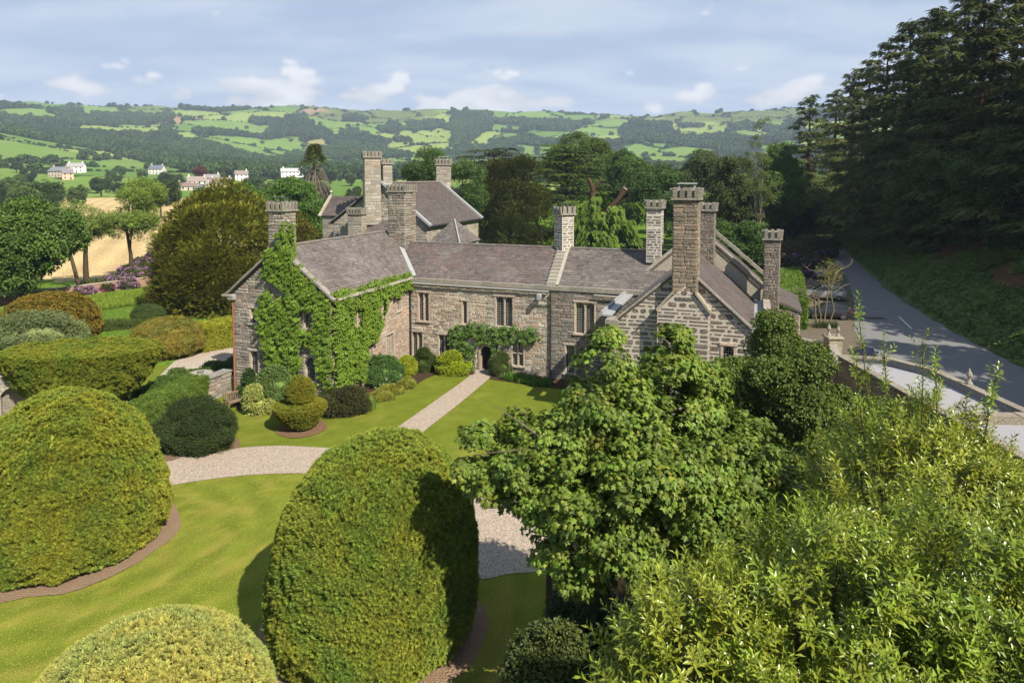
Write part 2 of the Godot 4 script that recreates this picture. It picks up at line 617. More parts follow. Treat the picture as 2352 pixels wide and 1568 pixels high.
# a broadleaf tree: trunk, limbs to every lobe of the crown, leaf clumps round the lobes
func broad_tree(o: Node3D, tall: float, crown_low: float, rx: float, rz: float, lobes: int, lobe_r: float, count: int, size: float, col: Color, leaf := "broad", mat := "leaf", trunk_r := 0.25, vary := 0.22, bark := Color(0.13, 0.1, 0.07), fill := 0.5, lean := Vector3.ZERO) -> void:
	var wood := Shape.new()
	var mid := (tall + crown_low) / 2.0
	var ry := (tall - crown_low) / 2.0
	var fork := Vector3(0, maxf(crown_low * 0.9, tall * 0.25), 0) + lean * 0.4
	wood.tube(PackedVector3Array([Vector3(0, -0.3, 0), Vector3(0, 0.4, 0), fork * 0.55 + Vector3(rnd(-0.1, 0.1), 0, 0), fork]), PackedFloat32Array([trunk_r * 1.5, trunk_r, trunk_r * 0.9, trunk_r * 0.75]), 9, bark)
	limb(wood, fork, Vector3(0, tall * 0.88, 0) + lean, trunk_r * 0.75, trunk_r * 0.12, 7, bark, 0.05)
	var where := []
	var cols := PackedColorArray()
	var cs := []
	for i in lobes:
		var p := ball() * pow(rnd(0.12, 1.0), fill)
		p.y = p.y * 0.95
		var c := Vector3(p.x * (rx - lobe_r * 0.7), mid + p.y * (ry - lobe_r * 0.6), p.z * (rz - lobe_r * 0.7)) + lean * clampf((mid + p.y * ry) / tall, 0, 1)
		cs.append([c, lobe_r * rnd(0.65, 1.25), rnd(0.82, 1.18)])
		if i % 2 == 0 or lobes < 14:
			limb(wood, fork.lerp(Vector3(0, tall * 0.8, 0) + lean, rnd(0.0, 0.7)), c, trunk_r * 0.34, trunk_r * 0.06, 5, bark)
	for i in count:
		var l: Array = cs[i % lobes]
		var d := ball()
		if d.y < -0.25 and rng.randf() < 0.6:
			d.y = -d.y
		var p: Vector3 = l[0] + d * Vector3(1.1, 0.8, 1.1) * float(l[1]) * pow(rnd(0.25, 1.0), 0.45)
		where.append(Transform3D(basis_y((d + Vector3(0, 0.5, 0)).normalized(), rnd(0, TAU), size * rnd(0.7, 1.3)), p))
		cols.append(tint(col, vary) * float(l[2]))
	part(o, "trunk", wood, M.bark)
	scatter(o, "crown", cluster[leaf], M[mat], where, cols)


# a spire conifer: trunk with whorls of boughs that carry flat hanging sprays
func conifer(o: Node3D, tall: float, low: float, reach: float, whorls: int, col: Color, size: float, droop := 0.35, ragged := 0.3, bark := Color(0.1, 0.06, 0.045), flat_top := 0.0) -> void:
	var wood := Shape.new()
	wood.tube(PackedVector3Array([Vector3(0, -0.8, 0), Vector3(0, tall * 0.5, 0), Vector3(0, tall * 0.97, 0)]), PackedFloat32Array([tall * 0.02 + 0.12, tall * 0.013 + 0.06, 0.04]), 9, bark)
	var where := []
	var cols := PackedColorArray()
	for i in whorls:
		var t := (i + rnd(0, 0.8)) / whorls
		var y := lerpf(low, tall, t)
		var r := reach * (lerpf(1.0, 0.2, pow(t, 2.6)) if flat_top <= 0.0 else lerpf(0.75, 1.0, sin(t * PI * 0.8)) * (1.0 if t < 0.9 else 0.75)) * rnd(1.0 - ragged, 1.0 + ragged * 0.5)
		var k := 5 if r > reach * 0.4 else 4
		var a0 := rnd(0, TAU)
		for j in k:
			var a := a0 + TAU * j / k + rnd(-0.35, 0.35)
			var len := r * rnd(0.5, 1.15)
			var o1 := Vector3(cos(a), 0, sin(a))
			var root := Vector3(0, y, 0)
			var tip := root + o1 * len + Vector3(0, -len * droop * rnd(0.6, 1.3) + (0.12 * len if t > 0.75 else 0.0), 0)
			if len > 1.2:
				wood.tube(PackedVector3Array([root, root.lerp(tip, 0.5) + Vector3(0, len * 0.06, 0), tip]), PackedFloat32Array([0.035 + len * 0.012, 0.03 + len * 0.005, 0.01]), 4, bark, false)
			var g := rnd(0.75, 1.2)
			var n := maxi(3, int(len / size * 3.4))
			for q in n:
				var f := pow((q + rnd(0.2, 0.9)) / n, 0.75)
				var p := root.lerp(tip, f) + Vector3(0, len * 0.06 * sin(f * PI), 0)
				var w := rnd(-1, 1)
				var dir := (tip - root).normalized() + Vector3(-o1.z, 0, o1.x) * w * 1.1 + Vector3(0, rnd(-0.35, 0.05), 0)
				where.append(Transform3D(basis_x(dir, size * rnd(0.7, 1.25) * lerpf(1.1, 0.75, f)), p))
				cols.append(tint(col, 0.2) * g)
	part(o, "trunk", wood, M.bark)
	scatter(o, "crown", cluster.spray, M.needle, where, cols)


# clipped bush or hedge: inner foliage and sprigs over a turned profile
func topiary(o: Node3D, prof: Array, count: int, size: float, col: Color, lean := Vector3.ZERO, leaf := "yew", mat := "needle", rough := 0.05, sx := 1.0, sz := 1.0, vary := 0.25, called := "foliage") -> void:
	var core := Shape.new()
	var inner := []
	for p in prof:
		inner.append(Vector2(maxf(p.x - size * 1.5, 0.0), maxf(p.y - (size * 1.5 if p.y > 1.0 else 0.0), 0.0)))
	core.lathe(Vector3.ZERO, inner, 28, col, lean, sx, sz)
	part(o, "inner_foliage", core, M.far_leaf)
	var acc := [0.0]
	for i in prof.size() - 1:
		var p0: Vector2 = prof[i]
		var p1: Vector2 = prof[i + 1]
		acc.append(acc[i] + (p0.x + p1.x) * p0.distance_to(p1))
	var where := []
	var cols := PackedColorArray()
	for i in count:
		var q: float = rng.randf() * acc[-1]
		var k := 0
		while k < prof.size() - 2 and acc[k + 1] < q:
			k += 1
		var p0: Vector2 = prof[k]
		var p1: Vector2 = prof[k + 1]
		var u := rng.randf()
		if p0.x + p1.x > 0.0:   # wider end gets more
			u = u if rng.randf() < 0.5 else (maxf(u, rng.randf()) if p1.x > p0.x else minf(u, rng.randf()))
		var r := lerpf(p0.x, p1.x, u)
		var y := lerpf(p0.y, p1.y, u)
		var a := rnd(0, TAU)
		var nrm2 := Vector2(p1.y - p0.y, p0.x - p1.x).normalized()
		var nrm := Vector3(cos(a) * nrm2.x, nrm2.y, sin(a) * nrm2.x)
		var bump := noise_a.get_noise_3d(cos(a) * r * 1.3, y * 1.3, sin(a) * r * 1.3)
		var pit := noise_b.get_noise_3d(cos(a) * r * 3.6, y * 3.6 + 40.0, sin(a) * r * 3.6)
		if pit > 0.27 and rng.randf() < 0.8:
			continue
		var p := Vector3(cos(a) * r * sx, y, sin(a) * r * sz) + lean * y + nrm * (bump * rough - rnd(0, size * 0.9))
		where.append(Transform3D(basis_y((nrm + ball() * 0.45 + Vector3(0, 0.25, 0)), rnd(0, TAU), size * rnd(0.7, 1.25)), p))
		var patch := noise_b.get_noise_3d(p.x * 0.55, p.y * 0.55 + 9.0, p.z * 0.55)
		var c := tint(col, vary)
		cols.append(Color(c.r * (1.0 + patch * 0.45), c.g * (1.0 + patch * 0.18), c.b))
	scatter(o, called, cluster[leaf], M[mat], where, cols)


# a loose shrub: lobes of leaf clumps from the ground up
func shrub(o: Node3D, rx: float, tall: float, rz: float, count: int, size: float, col: Color, leaf := "broad", mat := "leaf", lobes := 9, vary := 0.22, flower := 0, flower_col := Color(0.5, 0.2, 0.45), called := "foliage") -> void:
	var core := Shape.new()
	core.lathe(Vector3.ZERO, [Vector2(0.1, 0.0), Vector2(rx * 0.42, tall * 0.08), Vector2(rx * 0.45, tall * 0.34), Vector2(rx * 0.25, tall * 0.52), Vector2(0, tall * 0.58)], 12, col, Vector3.ZERO, 1.0, rz / rx)
	part(o, "inner_foliage", core, M.far_leaf)
	var ls := []
	for i in lobes:
		var p := ball()
		p.y = absf(p.y)
		ls.append([Vector3(p.x * rx * 0.6, (0.12 + p.y * 0.55) * tall, p.z * rz * 0.6), rnd(0.35, 0.52), rnd(0.82, 1.18)])
	var where := []
	var cols := PackedColorArray()
	var fw := []
	var fc := PackedColorArray()
	for i in count:
		var l: Array = ls[i % lobes]
		var d := ball()
		if d.y < 0.0 and rng.randf() < 0.7:
			d.y = -d.y
		var p: Vector3 = l[0] + d * Vector3(rx, tall * 0.62, rz) * float(l[1]) * pow(rnd(0.3, 1.0), 0.35)
		if p.y < 0.03:
			p.y = rnd(0.03, 0.2)
		if i % 4 == 0:   # skirts down to the ground
			var sa := rnd(0, TAU)
			var sy := rng.randf() * 0.35
			d = Vector3(cos(sa), 0.1, sin(sa))
			p = Vector3(cos(sa) * rx * (0.66 + sy * 0.5), sy * tall + 0.04, sin(sa) * rz * (0.66 + sy * 0.5)) * rnd(0.9, 1.05)
			p.y = absf(p.y)
		where.append(Transform3D(basis_y((d + Vector3(0, 0.6, 0)), rnd(0, TAU), size * rnd(0.7, 1.3)), p))
		cols.append(tint(col, vary) * float(l[2]))
		if flower > 0 and i % flower == 0:
			fw.append(Transform3D(basis_y(d + Vector3(0, 0.4, 0), rnd(0, TAU), size * rnd(0.5, 0.8)), p + d * size * 0.5))
			fc.append(tint(flower_col, 0.2))
	scatter(o, called, cluster[leaf], M[mat], where, cols)
	if flower > 0:
		scatter(o, "blossoms", cluster.flower, M.petal, fw, fc)


# a clipped hedge along a line of points, with core and leaves
func hedge(o: Node3D, pts: Array, wide: float, tall: float, per_m2: float, size: float, col: Color, leaf := "box", mat := "leaf", top_round := 0.15, vary := 0.22, top_col := Color(0, 0, 0)) -> void:
	var core := Shape.new()
	var where := []
	var cols := PackedColorArray()
	for i in pts.size() - 1:
		var a: Vector3 = pts[i]
		var b: Vector3 = pts[i + 1]
		var d := (b - a).normalized()
		var side := Vector3(-d.z, 0, d.x)
		var l := a.distance_to(b)
		core.box((a + b) / 2.0 + Vector3(0, tall / 2.0 - size, 0), d * (l / 2.0 - size), Vector3(0, tall / 2.0 - size, 0), side * (wide / 2.0 - size * 1.4), col)
		var area := l * (wide + 2.0 * tall) + 2.0 * wide * tall
		for k in int(area * per_m2):
			var f := rng.randf() * (wide + 2.0 * tall + 2.0 * wide * tall / l)
			var t := rng.randf() * l
			var p := Vector3.ZERO
			var nrm := Vector3.UP
			if f < wide:
				var w := f - wide / 2.0
				p = a + d * t + side * w + Vector3(0, tall - top_round * pow(absf(w) / (wide * 0.5), 3.0), 0)
			elif f < wide + 2.0 * tall:
				var sg := 1.0 if f < wide + tall else -1.0
				var y := fmod(f - wide, tall)
				p = a + d * t + side * sg * (wide / 2.0 - top_round * 0.5 * pow(y / tall, 4.0)) + Vector3(0, y, 0)
				nrm = side * sg
			else:
				var e := 0.0 if rng.randf() < 0.5 else 1.0
				p = a.lerp(b, e) + side * rnd(-0.5, 0.5) * wide + Vector3(0, rnd(0, tall), 0)
				nrm = d * (1.0 if e > 0.5 else -1.0)
			p += nrm * (noise_a.get_noise_3d(p.x * 0.9, p.y * 0.9, p.z * 0.9) * 0.22 - rnd(0, size * 0.8))
			where.append(Transform3D(basis_y(nrm + ball() * 0.5 + Vector3(0, 0.3, 0), rnd(0, TAU), size * rnd(0.7, 1.25)), p))
			cols.append(tint(top_col if top_col.g > 0.0 and nrm.y > 0.5 else col, vary))
	part(o, "inner_foliage", core, M.far_leaf)
	scatter(o, "foliage", cluster[leaf], M[mat], where, cols)


# ---- land -------------------------------------------------------------------------------------
const ROAD_RIGHT := [Vector2(-20, 34.0), Vector2(20, 35.2), Vector2(40, 36.6), Vector2(49.5, 37.7), Vector2(60.3, 39.9), Vector2(71.3, 42.9), Vector2(81.5, 45.9), Vector2(99, 52.4), Vector2(124.7, 61.9), Vector2(147.6, 69.5), Vector2(175, 82.0), Vector2(230, 116.0), Vector2(400, 240.0)]
const ROAD_LEFT := [Vector2(-20, 25.0), Vector2(20, 25.3), Vector2(40, 26.2), Vector2(51, 27.5), Vector2(61.1, 31.0), Vector2(76, 38.5), Vector2(92.7, 46.0), Vector2(120, 56.5), Vector2(147, 66.0), Vector2(175, 78.0), Vector2(230, 111.0), Vector2(400, 234.0)]
const HILL_R := [450.0, 650.0, 850.0, 1050.0, 1200.0, 1400.0, 1700.0, 2050.0, 2400.0, 3000.0]
const HILL_X := [-200.0, 420.0, 660.0, 1000.0, 1500.0, 1900.0]
# heights in metres at those distances, for the directions HILL_X
const HILL_H := [
	[3.0, 16.0, 31.6, 60.5, 83.0, 88.0, 127.0, 177.0, 224.0, 200.0],
	[3.0, 14.0, 21.0, 32.0, 43.5, 63.0, 108.0, 166.0, 224.0, 200.0],
	[3.0, 12.5, 17.5, 24.0, 31.0, 48.0, 95.0, 164.0, 244.0, 215.0],
	[3.0, 12.0, 17.0, 23.0, 30.0, 46.0, 92.0, 160.0, 240.0, 210.0],
	[3.0, 12.0, 17.0, 24.0, 33.0, 54.0, 95.0, 153.0, 228.0, 205.0],
	[3.0, 12.0, 17.0, 24.0, 33.0, 55.0, 96.0, 154.0, 230.0, 210.0]]


func along(table: Array, d: float) -> float:
	for i in table.size() - 1:
		if d < table[i + 1].x:
			return lerpf(table[i].y, table[i + 1].y, clampf((d - table[i].x) / (table[i + 1].x - table[i].x), 0.0, 1.0))
	return table[-1].y


func bank_height(x: float, d: float) -> float:
	var off := x - along(ROAD_RIGHT, d) - 0.6
	if off <= 0.0:
		return 0.0
	var k := 1.0 - smoothstep(190.0, 330.0, d)
	return k * minf(off * 0.62 + 0.5 * minf(off, 1.2), 70.0) * (1.0 + 0.12 * noise_a.get_noise_2d(x * 0.08, d * 0.08))


func hill_height(x: float, d: float) -> float:
	var r := sqrt(x * x + d * d)
	if r < HILL_R[0]:
		return 3.0 * smoothstep(150.0, 450.0, r)
	var px := MID_X + FOCAL * x / maxf(d, 1.0)
	var i := 0
	while i < HILL_R.size() - 2 and HILL_R[i + 1] < r:
		i += 1
	var j := 0
	while j < HILL_X.size() - 2 and HILL_X[j + 1] < px:
		j += 1
	var fr: float = clampf((r - HILL_R[i]) / (HILL_R[i + 1] - HILL_R[i]), 0.0, 1.0)
	var fx: float = smoothstep(0.0, 1.0, clampf((px - HILL_X[j]) / (HILL_X[j + 1] - HILL_X[j]), 0.0, 1.0))
	var h := lerpf(lerpf(HILL_H[j][i], HILL_H[j][i + 1], fr), lerpf(HILL_H[j + 1][i], HILL_H[j + 1][i + 1], fr), fx)
	var rough := smoothstep(900.0, 1800.0, r)
	h += rough * (noise_a.get_noise_2d(x * 0.0018, d * 0.0018) * 16.0 + noise_b.get_noise_2d(x * 0.005, d * 0.005) * 9.0)
	return h


func land_height(x: float, d: float) -> float:
	return hill_height(x, d) + bank_height(x, d)


func hash2(i: int, j: int, k: int) -> float:
	var h := (i * 374761393 + j * 668265263 + k * 1274126177) & 0x7fffffff
	h = ((h ^ (h >> 13)) * 1274126177) & 0x7fffffff
	return float((h ^ (h >> 16)) & 0xffff) / 65535.0


# fields as cells: [distance to the hedge line, cell number]
func field_cell(x: float, d: float) -> Vector3:
	x += noise_b.get_noise_2d(x * 0.004, d * 0.004) * 45.0
	d += noise_b.get_noise_2d(x * 0.004 + 50.0, d * 0.004) * 45.0
	var sx := x / 165.0
	var sd := d / 190.0
	var ci := int(floor(sx))
	var cj := int(floor(sd))
	var b1 := 1e9
	var b2 := 1e9
	var id := 0.0
	var id2 := 0.0
	for i in range(ci - 1, ci + 2):
		for j in range(cj - 1, cj + 2):
			var q := Vector2(i + 0.15 + 0.7 * hash2(i, j, 1), j + 0.15 + 0.7 * hash2(i, j, 2))
			var l := Vector2((sx - q.x) * 165.0, (sd - q.y) * 190.0).length()
			if l < b1:
				b2 = b1
				b1 = l
				id = hash2(i, j, 3)
				id2 = hash2(i, j, 4)
			elif l < b2:
				b2 = l
	return Vector3(b2 - b1, id, id2)


func is_wood(x: float, d: float, f: Vector3) -> bool:
	var r := sqrt(x * x + d * d)
	if r < 620.0:
		return false
	var px := MID_X + FOCAL * x / maxf(d, 1.0)
	if r < 1230.0 and px < 470.0:   # the open hill of two meadows
		return px > 240.0 + (1230.0 - r) * 0.5
	if r < 1330.0 and px < 700.0:
		return true
	if px > 1038.0 and px < 1130.0 and r > 1650.0 and r < 2330.0:   # a plantation
		return px - 1038.0 < (r - 1500.0) * 0.2
	var n := noise_a.get_noise_2d(x * 0.0036 + 7.0, d * 0.0028)
	if r > 2150.0:
		return n > 0.4
	return n > 0.1 or f.y < 0.15


func land_color(x: float, d: float, h: float) -> Color:
	var r := sqrt(x * x + d * d)
	var n := noise_a.get_noise_2d(x * 0.05, d * 0.05)
	if r < 420.0:
		var off := x - along(ROAD_RIGHT, d)
		if off > -0.2 and d < 300.0:
			var q := noise_b.get_noise_2d(x * 0.12, d * 0.12)
			return Color(0.13, 0.075, 0.042).lerp(Color(0.05, 0.075, 0.02), smoothstep(-0.1, 0.25, q + 0.25 - off * 0.012))
		if d > 91.0 and x < -22.0 and x > -240.0 and d < 352.0:
			var s := sin((x * 0.9 + d * 0.42) * 1.3) * 0.05
			return Color(0.56 + s, 0.43 + s, 0.22 + s * 0.5) * (1.0 + n * 0.16)
		return Color(0.12, 0.205, 0.028) * (1.0 + n * 0.25)
	var f := field_cell(x, d)
	if is_wood(x, d, f):
		return Color(0.022, 0.04, 0.012)
	if f.x < 4.0 and r > 500.0:
		return Color(0.03, 0.055, 0.015)
	var c := Color(0.17, 0.27, 0.055)
	if f.z < 0.3:
		c = Color(0.25, 0.33, 0.08)
	elif f.z < 0.55:
		c = Color(0.13, 0.23, 0.045)
	elif f.z < 0.6 and r > 1300.0:
		c = Color(0.3, 0.28, 0.11)
	elif f.z > 0.965 and r > 1400.0:
		c = Color(0.36, 0.24, 0.15)
	if r > 2100.0:
		c = c.lerp(Color(0.13, 0.17, 0.05), smoothstep(0.0, 0.3, noise_b.get_noise_2d(x * 0.002, d * 0.002)))
	return c * (1.0 + noise_b.get_noise_2d(x * 0.02, d * 0.02) * 0.14)


func build_land() -> void:
	var s := Shape.new()
	var rs := [0.0]
	var r := 5.0
	while r < 3100.0:
		rs.append(r)
		r *= 1.027 if r < 600.0 else 1.0165
	var az := []
	var k := -180.0
	while k <= 180.01:
		az.append(deg_to_rad(k))
		k += 0.28 if absf(k) < 47.0 else 6.0
	var prev_p := PackedVector3Array()
	var prev_c := PackedColorArray()
	var prev_n := PackedVector3Array()
	for i in rs.size():
		var ps := PackedVector3Array()
		var cs := PackedColorArray()
		for a in az:
			var x: float = rs[i] * sin(a)
			var d: float = rs[i] * cos(a)
			if d < -60.0 and rs[i] > 500.0:
				ps.append(Vector3(x, 3.0, -d))
				cs.append(Color(0.09, 0.15, 0.03))
				continue
			var h := land_height(x, d)
			ps.append(Vector3(x, h, -d))
			cs.append(land_color(x, d, h))
		if i > 0:
			for j in az.size() - 1:
				if cos(az[j]) < 0.0 and rs[i] > 700.0:
					continue
				var q0 := prev_p[j]
				var q1 := prev_p[j + 1]
				var q2 := ps[j + 1]
				var q3 := ps[j]
				var nn := (q1 - q0).cross(q2 - q0)
				if i == 1:
					nn = Vector3.UP
				else:
					nn = ((q1 - q0).cross(q2 - q0) + (q2 - q0).cross(q3 - q0)).normalized()
				s.smooth(q0, q1, q2, nn, nn, nn, prev_c[j], prev_c[j + 1], cs[j + 1])
				s.smooth(q0, q2, q3, nn, nn, nn, prev_c[j], cs[j + 1], cs[j])
		prev_p = ps
		prev_c = cs
	setting("terrain", s, M.land)
	# hedgerows and woods on the hills, far beyond counting
	var where := []
	var cols := PackedColorArray()
	var hw := []
	var hc := PackedColorArray()
	var d := 640.0
	while d < 2560.0:
		var step := 9.0 if d < 1400.0 else 10.5
		var x := -d * 0.80
		while x < d * 0.62:
			var px := x + rnd(-0.45, 0.45) * step
			var pd := d + rnd(-0.45, 0.45) * step
			x += step
			var f := field_cell(px, pd)
			var w := is_wood(px, pd, f)
			var g := rnd(0.75, 1.25)
			if w:
				var open := noise_b.get_noise_2d(px * 0.006, pd * 0.006)
				if open < -0.34:
					continue
				var dark := 0.75 if noise_a.get_noise_2d(px * 0.003 + 90.0, pd * 0.003) > 0.1 else 1.0
				var k2 := step * rnd(0.5, 0.78)
				where.append(Transform3D(Basis(Vector3.UP, rnd(0, TAU)) * Basis.from_scale(Vector3(k2, k2 * rnd(0.9, 1.4), k2)), Vector3(px, land_height(px, pd) + k2 * 0.55, -pd)))
				cols.append(Color(0.052 * g, 0.092 * g, 0.026 * g) * dark)
			elif rng.randf() < 0.006:
				var k4 := rnd(3.0, 7.0)
				where.append(Transform3D(Basis(Vector3.UP, rnd(0, TAU)) * Basis.from_scale(Vector3(k4, k4, k4)), Vector3(px, land_height(px, pd) + k4 * 0.6, -pd)))
				cols.append(Color(0.05 * g, 0.09 * g, 0.022 * g))
		d += step
	d = 560.0
	while d < 2500.0:   # hedge lines, with a tree here and there
		var step := 4.0 if d < 1300.0 else 5.5
		var x := -d * 0.80
		while x < d * 0.62:
			var px := x + rnd(-0.45, 0.45) * step
			var pd := d + rnd(-0.45, 0.45) * step
			x += step
			var f := field_cell(px, pd)
			if f.x < step * 0.75 and not is_wood(px, pd, f):
				var g := rnd(0.75, 1.25)
				var k3 := step * rnd(0.24, 0.4) if rng.randf() < 0.92 else rnd(3.5, 6.0)
				where.append(Transform3D(Basis(Vector3.UP, rnd(0, TAU)) * Basis.from_scale(Vector3(k3 * 1.3, k3, k3 * 1.3)), Vector3(px, land_height(px, pd) + k3 * 0.5, -pd)))
				cols.append(Color(0.045 * g, 0.08 * g, 0.02 * g))
		d += step
	var o := scatter(self, "hill_woods", cluster.blob, M.far_leaf, where, cols)
	o.set_meta("label", "far woods and hedgerows covering the hills across the valley")
	o.set_meta("category", "woods")


# a flat sheet from an outline (x, d) at height y
func sheet(pts: PackedVector2Array, y: float, col: Color) -> Shape:
	var s := Shape.new()
	var t := Geometry2D.triangulate_polygon(pts)
	for i in range(0, t.size(), 3):
		var a := pts[t[i]]
		var b := pts[t[i + 1]]
		var c := pts[t[i + 2]]
		var va := Vector3(a.x, y, -a.y)
		var vb := Vector3(b.x, y, -b.y)
		var vc := Vector3(c.x, y, -c.y)
		if (vb - va).cross(vc - va).y > 0.0:
			s.tri(va, vb, vc, col)
		else:
			s.tri(va, vc, vb, col)
	return s


func smooth_line(p: PackedVector2Array, steps := 5, closed := false) -> PackedVector2Array:
	var out := PackedVector2Array()
	var n := p.size()
	for i in (n if closed else n - 1):
		var a := p[(i - 1 + n) % n] if closed else p[maxi(i - 1, 0)]
		var b := p[i]
		var c := p[(i + 1) % n]
		var e := p[(i + 2) % n] if closed else p[mini(i + 2, n - 1)]
		for k in steps:
			out.append(b.cubic_interpolate(c, a, e, float(k) / steps))
	if not closed:
		out.append(p[n - 1])
	return out


func pixels_to_ground(px: Array) -> PackedVector2Array:
	var out := PackedVector2Array()
	for p in px:
		var g := ground_at(p[0], p[1])
		out.append(Vector2(g.x, -g.z))
	return out


func ribbon(left: PackedVector2Array, right: PackedVector2Array, y: float, col: Color) -> Shape:
	var s := Shape.new()
	for i in left.size() - 1:
		var a := Vector3(left[i].x, y, -left[i].y)
		var b := Vector3(right[i].x, y, -right[i].y)
		var c := Vector3(right[i + 1].x, y, -right[i + 1].y)
		var e := Vector3(left[i + 1].x, y, -left[i + 1].y)
		if (b - a).cross(c - a).y > 0.0:
			s.quad(a, b, c, e, col)
		else:
			s.quad(a, e, c, b, col)
	return s


func disc(x: float, d: float, r: float, wob := 0.04) -> PackedVector2Array:
	var out := PackedVector2Array()
	for k in 48:
		var t := TAU * k / 48.0
		var q := r * (1.0 + wob * noise_a.get_noise_2d(x + cos(t) * 1.5, d + sin(t) * 1.5) * 2.0)
		out.append(Vector2(x + cos(t) * q, d + sin(t) * q))
	return out


func build_garden_ground() -> void:
	# the mown court lawn as a fine sheet: mowing stripes and dry patches are its colour
	var s := Shape.new()
	var step := 0.3
	var nx := int(44.0 / step)
	var nd := int(46.0 / step)
	var ps := []
	var cs := []
	for j in nd + 1:
		var rp := PackedVector3Array()
		var rc := PackedColorArray()
		for i in nx + 1:
			var x := -34.0 + i * step
			var d := 4.0 + j * step
			rp.append(Vector3(x, 0.012 + 0.012 * noise_a.get_noise_2d(x * 0.3, d * 0.3), -d))
			var c := Color(0.225, 0.265, 0.04)
			if d < 33.0:
				var ring := Vector2(x + 16.4, d - 25.2).length() + noise_a.get_noise_2d(x * 0.12, d * 0.12) * 0.25
				var stripe := smoothstep(-0.25, 0.25, sin(ring * 4.4))
				c = c.lerp(Color(0.32, 0.345, 0.06), stripe * 0.6)
				var dry := smoothstep(0.02, 0.42, noise_b.get_noise_2d(ring * 0.9 + 30.0, atan2(d - 25.2, x + 16.4) * 2.2))
				c = c.lerp(Color(0.47, 0.38, 0.11), dry * 0.6)
			var patch := noise_a.get_noise_2d(x * 0.22 + 5.0, d * 0.3)
			c = c.lerp(Color(0.36, 0.34, 0.08), clampf(patch * 1.1 - 0.12, 0.0, 0.45))
			c = c * (1.0 + noise_b.get_noise_2d(x * 0.9, d * 0.9) * 0.22)
			rc.append(c)
		ps.append(rp)
		cs.append(rc)
	for j in nd:
		for i in nx:
			s.smooth(ps[j][i], ps[j][i + 1], ps[j + 1][i + 1], Vector3.UP, Vector3.UP, Vector3.UP, cs[j][i], cs[j][i + 1], cs[j + 1][i + 1])
			s.smooth(ps[j][i], ps[j + 1][i + 1], ps[j + 1][i], Vector3.UP, Vector3.UP, Vector3.UP, cs[j][i], cs[j + 1][i + 1], cs[j + 1][i])
	setting("lawn", s, M.grass)
	var buff := Color(0.57, 0.475, 0.385)
	# carriage sweep: curves from behind the bell yew, past the door path and under the maple
	var up := smooth_line(pixels_to_ground([[180, 1130], [300, 1080], [380, 1058], [500, 1035], [620, 1025], [722, 1028], [900, 1040], [1060, 1072], [1150, 1110], [1250, 1160], [1340, 1210]]), 6)
	var lo := smooth_line(pixels_to_ground([[200, 1190], [320, 1136], [420, 1111], [560, 1093], [690, 1088], [800, 1095], [930, 1130], [1010, 1190], [1080, 1320], [1180, 1318], [1300, 1310]]), 6)
	setting("gravel_path", ribbon(up, lo, 0.034, buff), M.gravel)
	var dl := smooth_line(pixels_to_ground([[1083, 853], [1076, 866], [1000, 921], [912, 983], [850, 1032]]), 5)
	var dr := smooth_line(pixels_to_ground([[1125, 862], [1122, 871], [1052, 930], [972, 993], [925, 1042]]), 5)
	setting("gravel_path", ribbon(dl, dr, 0.038, buff), M.gravel)
	# terrace beyond the low wall
	setting("terrace_path", sheet(pixels_to_ground([[370, 930], [350, 880], [400, 830], [440, 815], [540, 785], [545, 870], [480, 880], [440, 890]]), 0.036, Color(0.62, 0.53, 0.44)), M.gravel)
	setting("court_path", sheet(pixels_to_ground([[-60, 1000], [-60, 960], [90, 950], [120, 985], [60, 1030]]), 0.04, Color(0.42, 0.36, 0.31)), M.gravel)
	# bare earth round the clipped yews
	var earth := Color(0.46, 0.325, 0.215)
	setting("soil_ring", sheet(disc(-4.3, 20.2, 3.5), 0.046, earth), M.soil)
	setting("soil_ring", sheet(disc(-17.05, 25.4, 3.84), 0.046, earth), M.soil)
	var g := ground_at(693, 985)
	setting("soil_ring", sheet(disc(g.x, -g.z, 1.35), 0.046, Color(0.35, 0.21, 0.13)), M.soil)
	setting("soil_bed", sheet(smooth_line(pixels_to_ground([[345, 1040], [380, 1062], [450, 1040], [540, 1032], [546, 1010], [500, 1000], [420, 1005]]), 4, true), 0.042, Color(0.36, 0.24, 0.15)), M.soil)
	# flower border against the house and leaf mould under the trees
	setting("flower_bed", sheet(smooth_line(pixels_to_ground([[545, 940], [640, 955], [760, 955], [850, 930], [945, 890], [1000, 862], [1085, 862], [1080, 835], [900, 835], [560, 890]]), 3, true), 0.042, Color(0.12, 0.08, 0.05)), M.soil)
	setting("flower_bed", sheet(pixels_to_ground([[1125, 872], [1250, 890], [1420, 905], [1420, 870], [1130, 850]]), 0.042, Color(0.12, 0.08, 0.05)), M.soil)
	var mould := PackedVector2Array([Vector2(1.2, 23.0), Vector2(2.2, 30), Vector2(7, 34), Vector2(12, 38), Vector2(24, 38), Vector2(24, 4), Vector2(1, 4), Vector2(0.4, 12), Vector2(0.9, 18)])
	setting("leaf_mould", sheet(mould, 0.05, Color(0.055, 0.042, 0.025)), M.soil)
	# short grass standing in the lawn
	var where := []
	var cols := PackedColorArray()
	for i in 60000:
		var x := rnd(-22.0, 2.0)
		var d := rnd(11.0, 33.5)
		where.append(Transform3D(Basis(Vector3.UP, rnd(0, TAU)) * Basis.from_scale(Vector3(0.05, rnd(0.018, 0.035), 0.05)), Vector3(x, 0.01, -d)))
		cols.append(tint(Color(0.24, 0.28, 0.045), 0.15))
	var gr := scatter(self, "grass", cluster.tuft, M.far_leaf, where, cols)
	gr.set_meta("label", "short mown grass blades of the striped lawn between the yews")
	gr.set_meta("category", "grass")


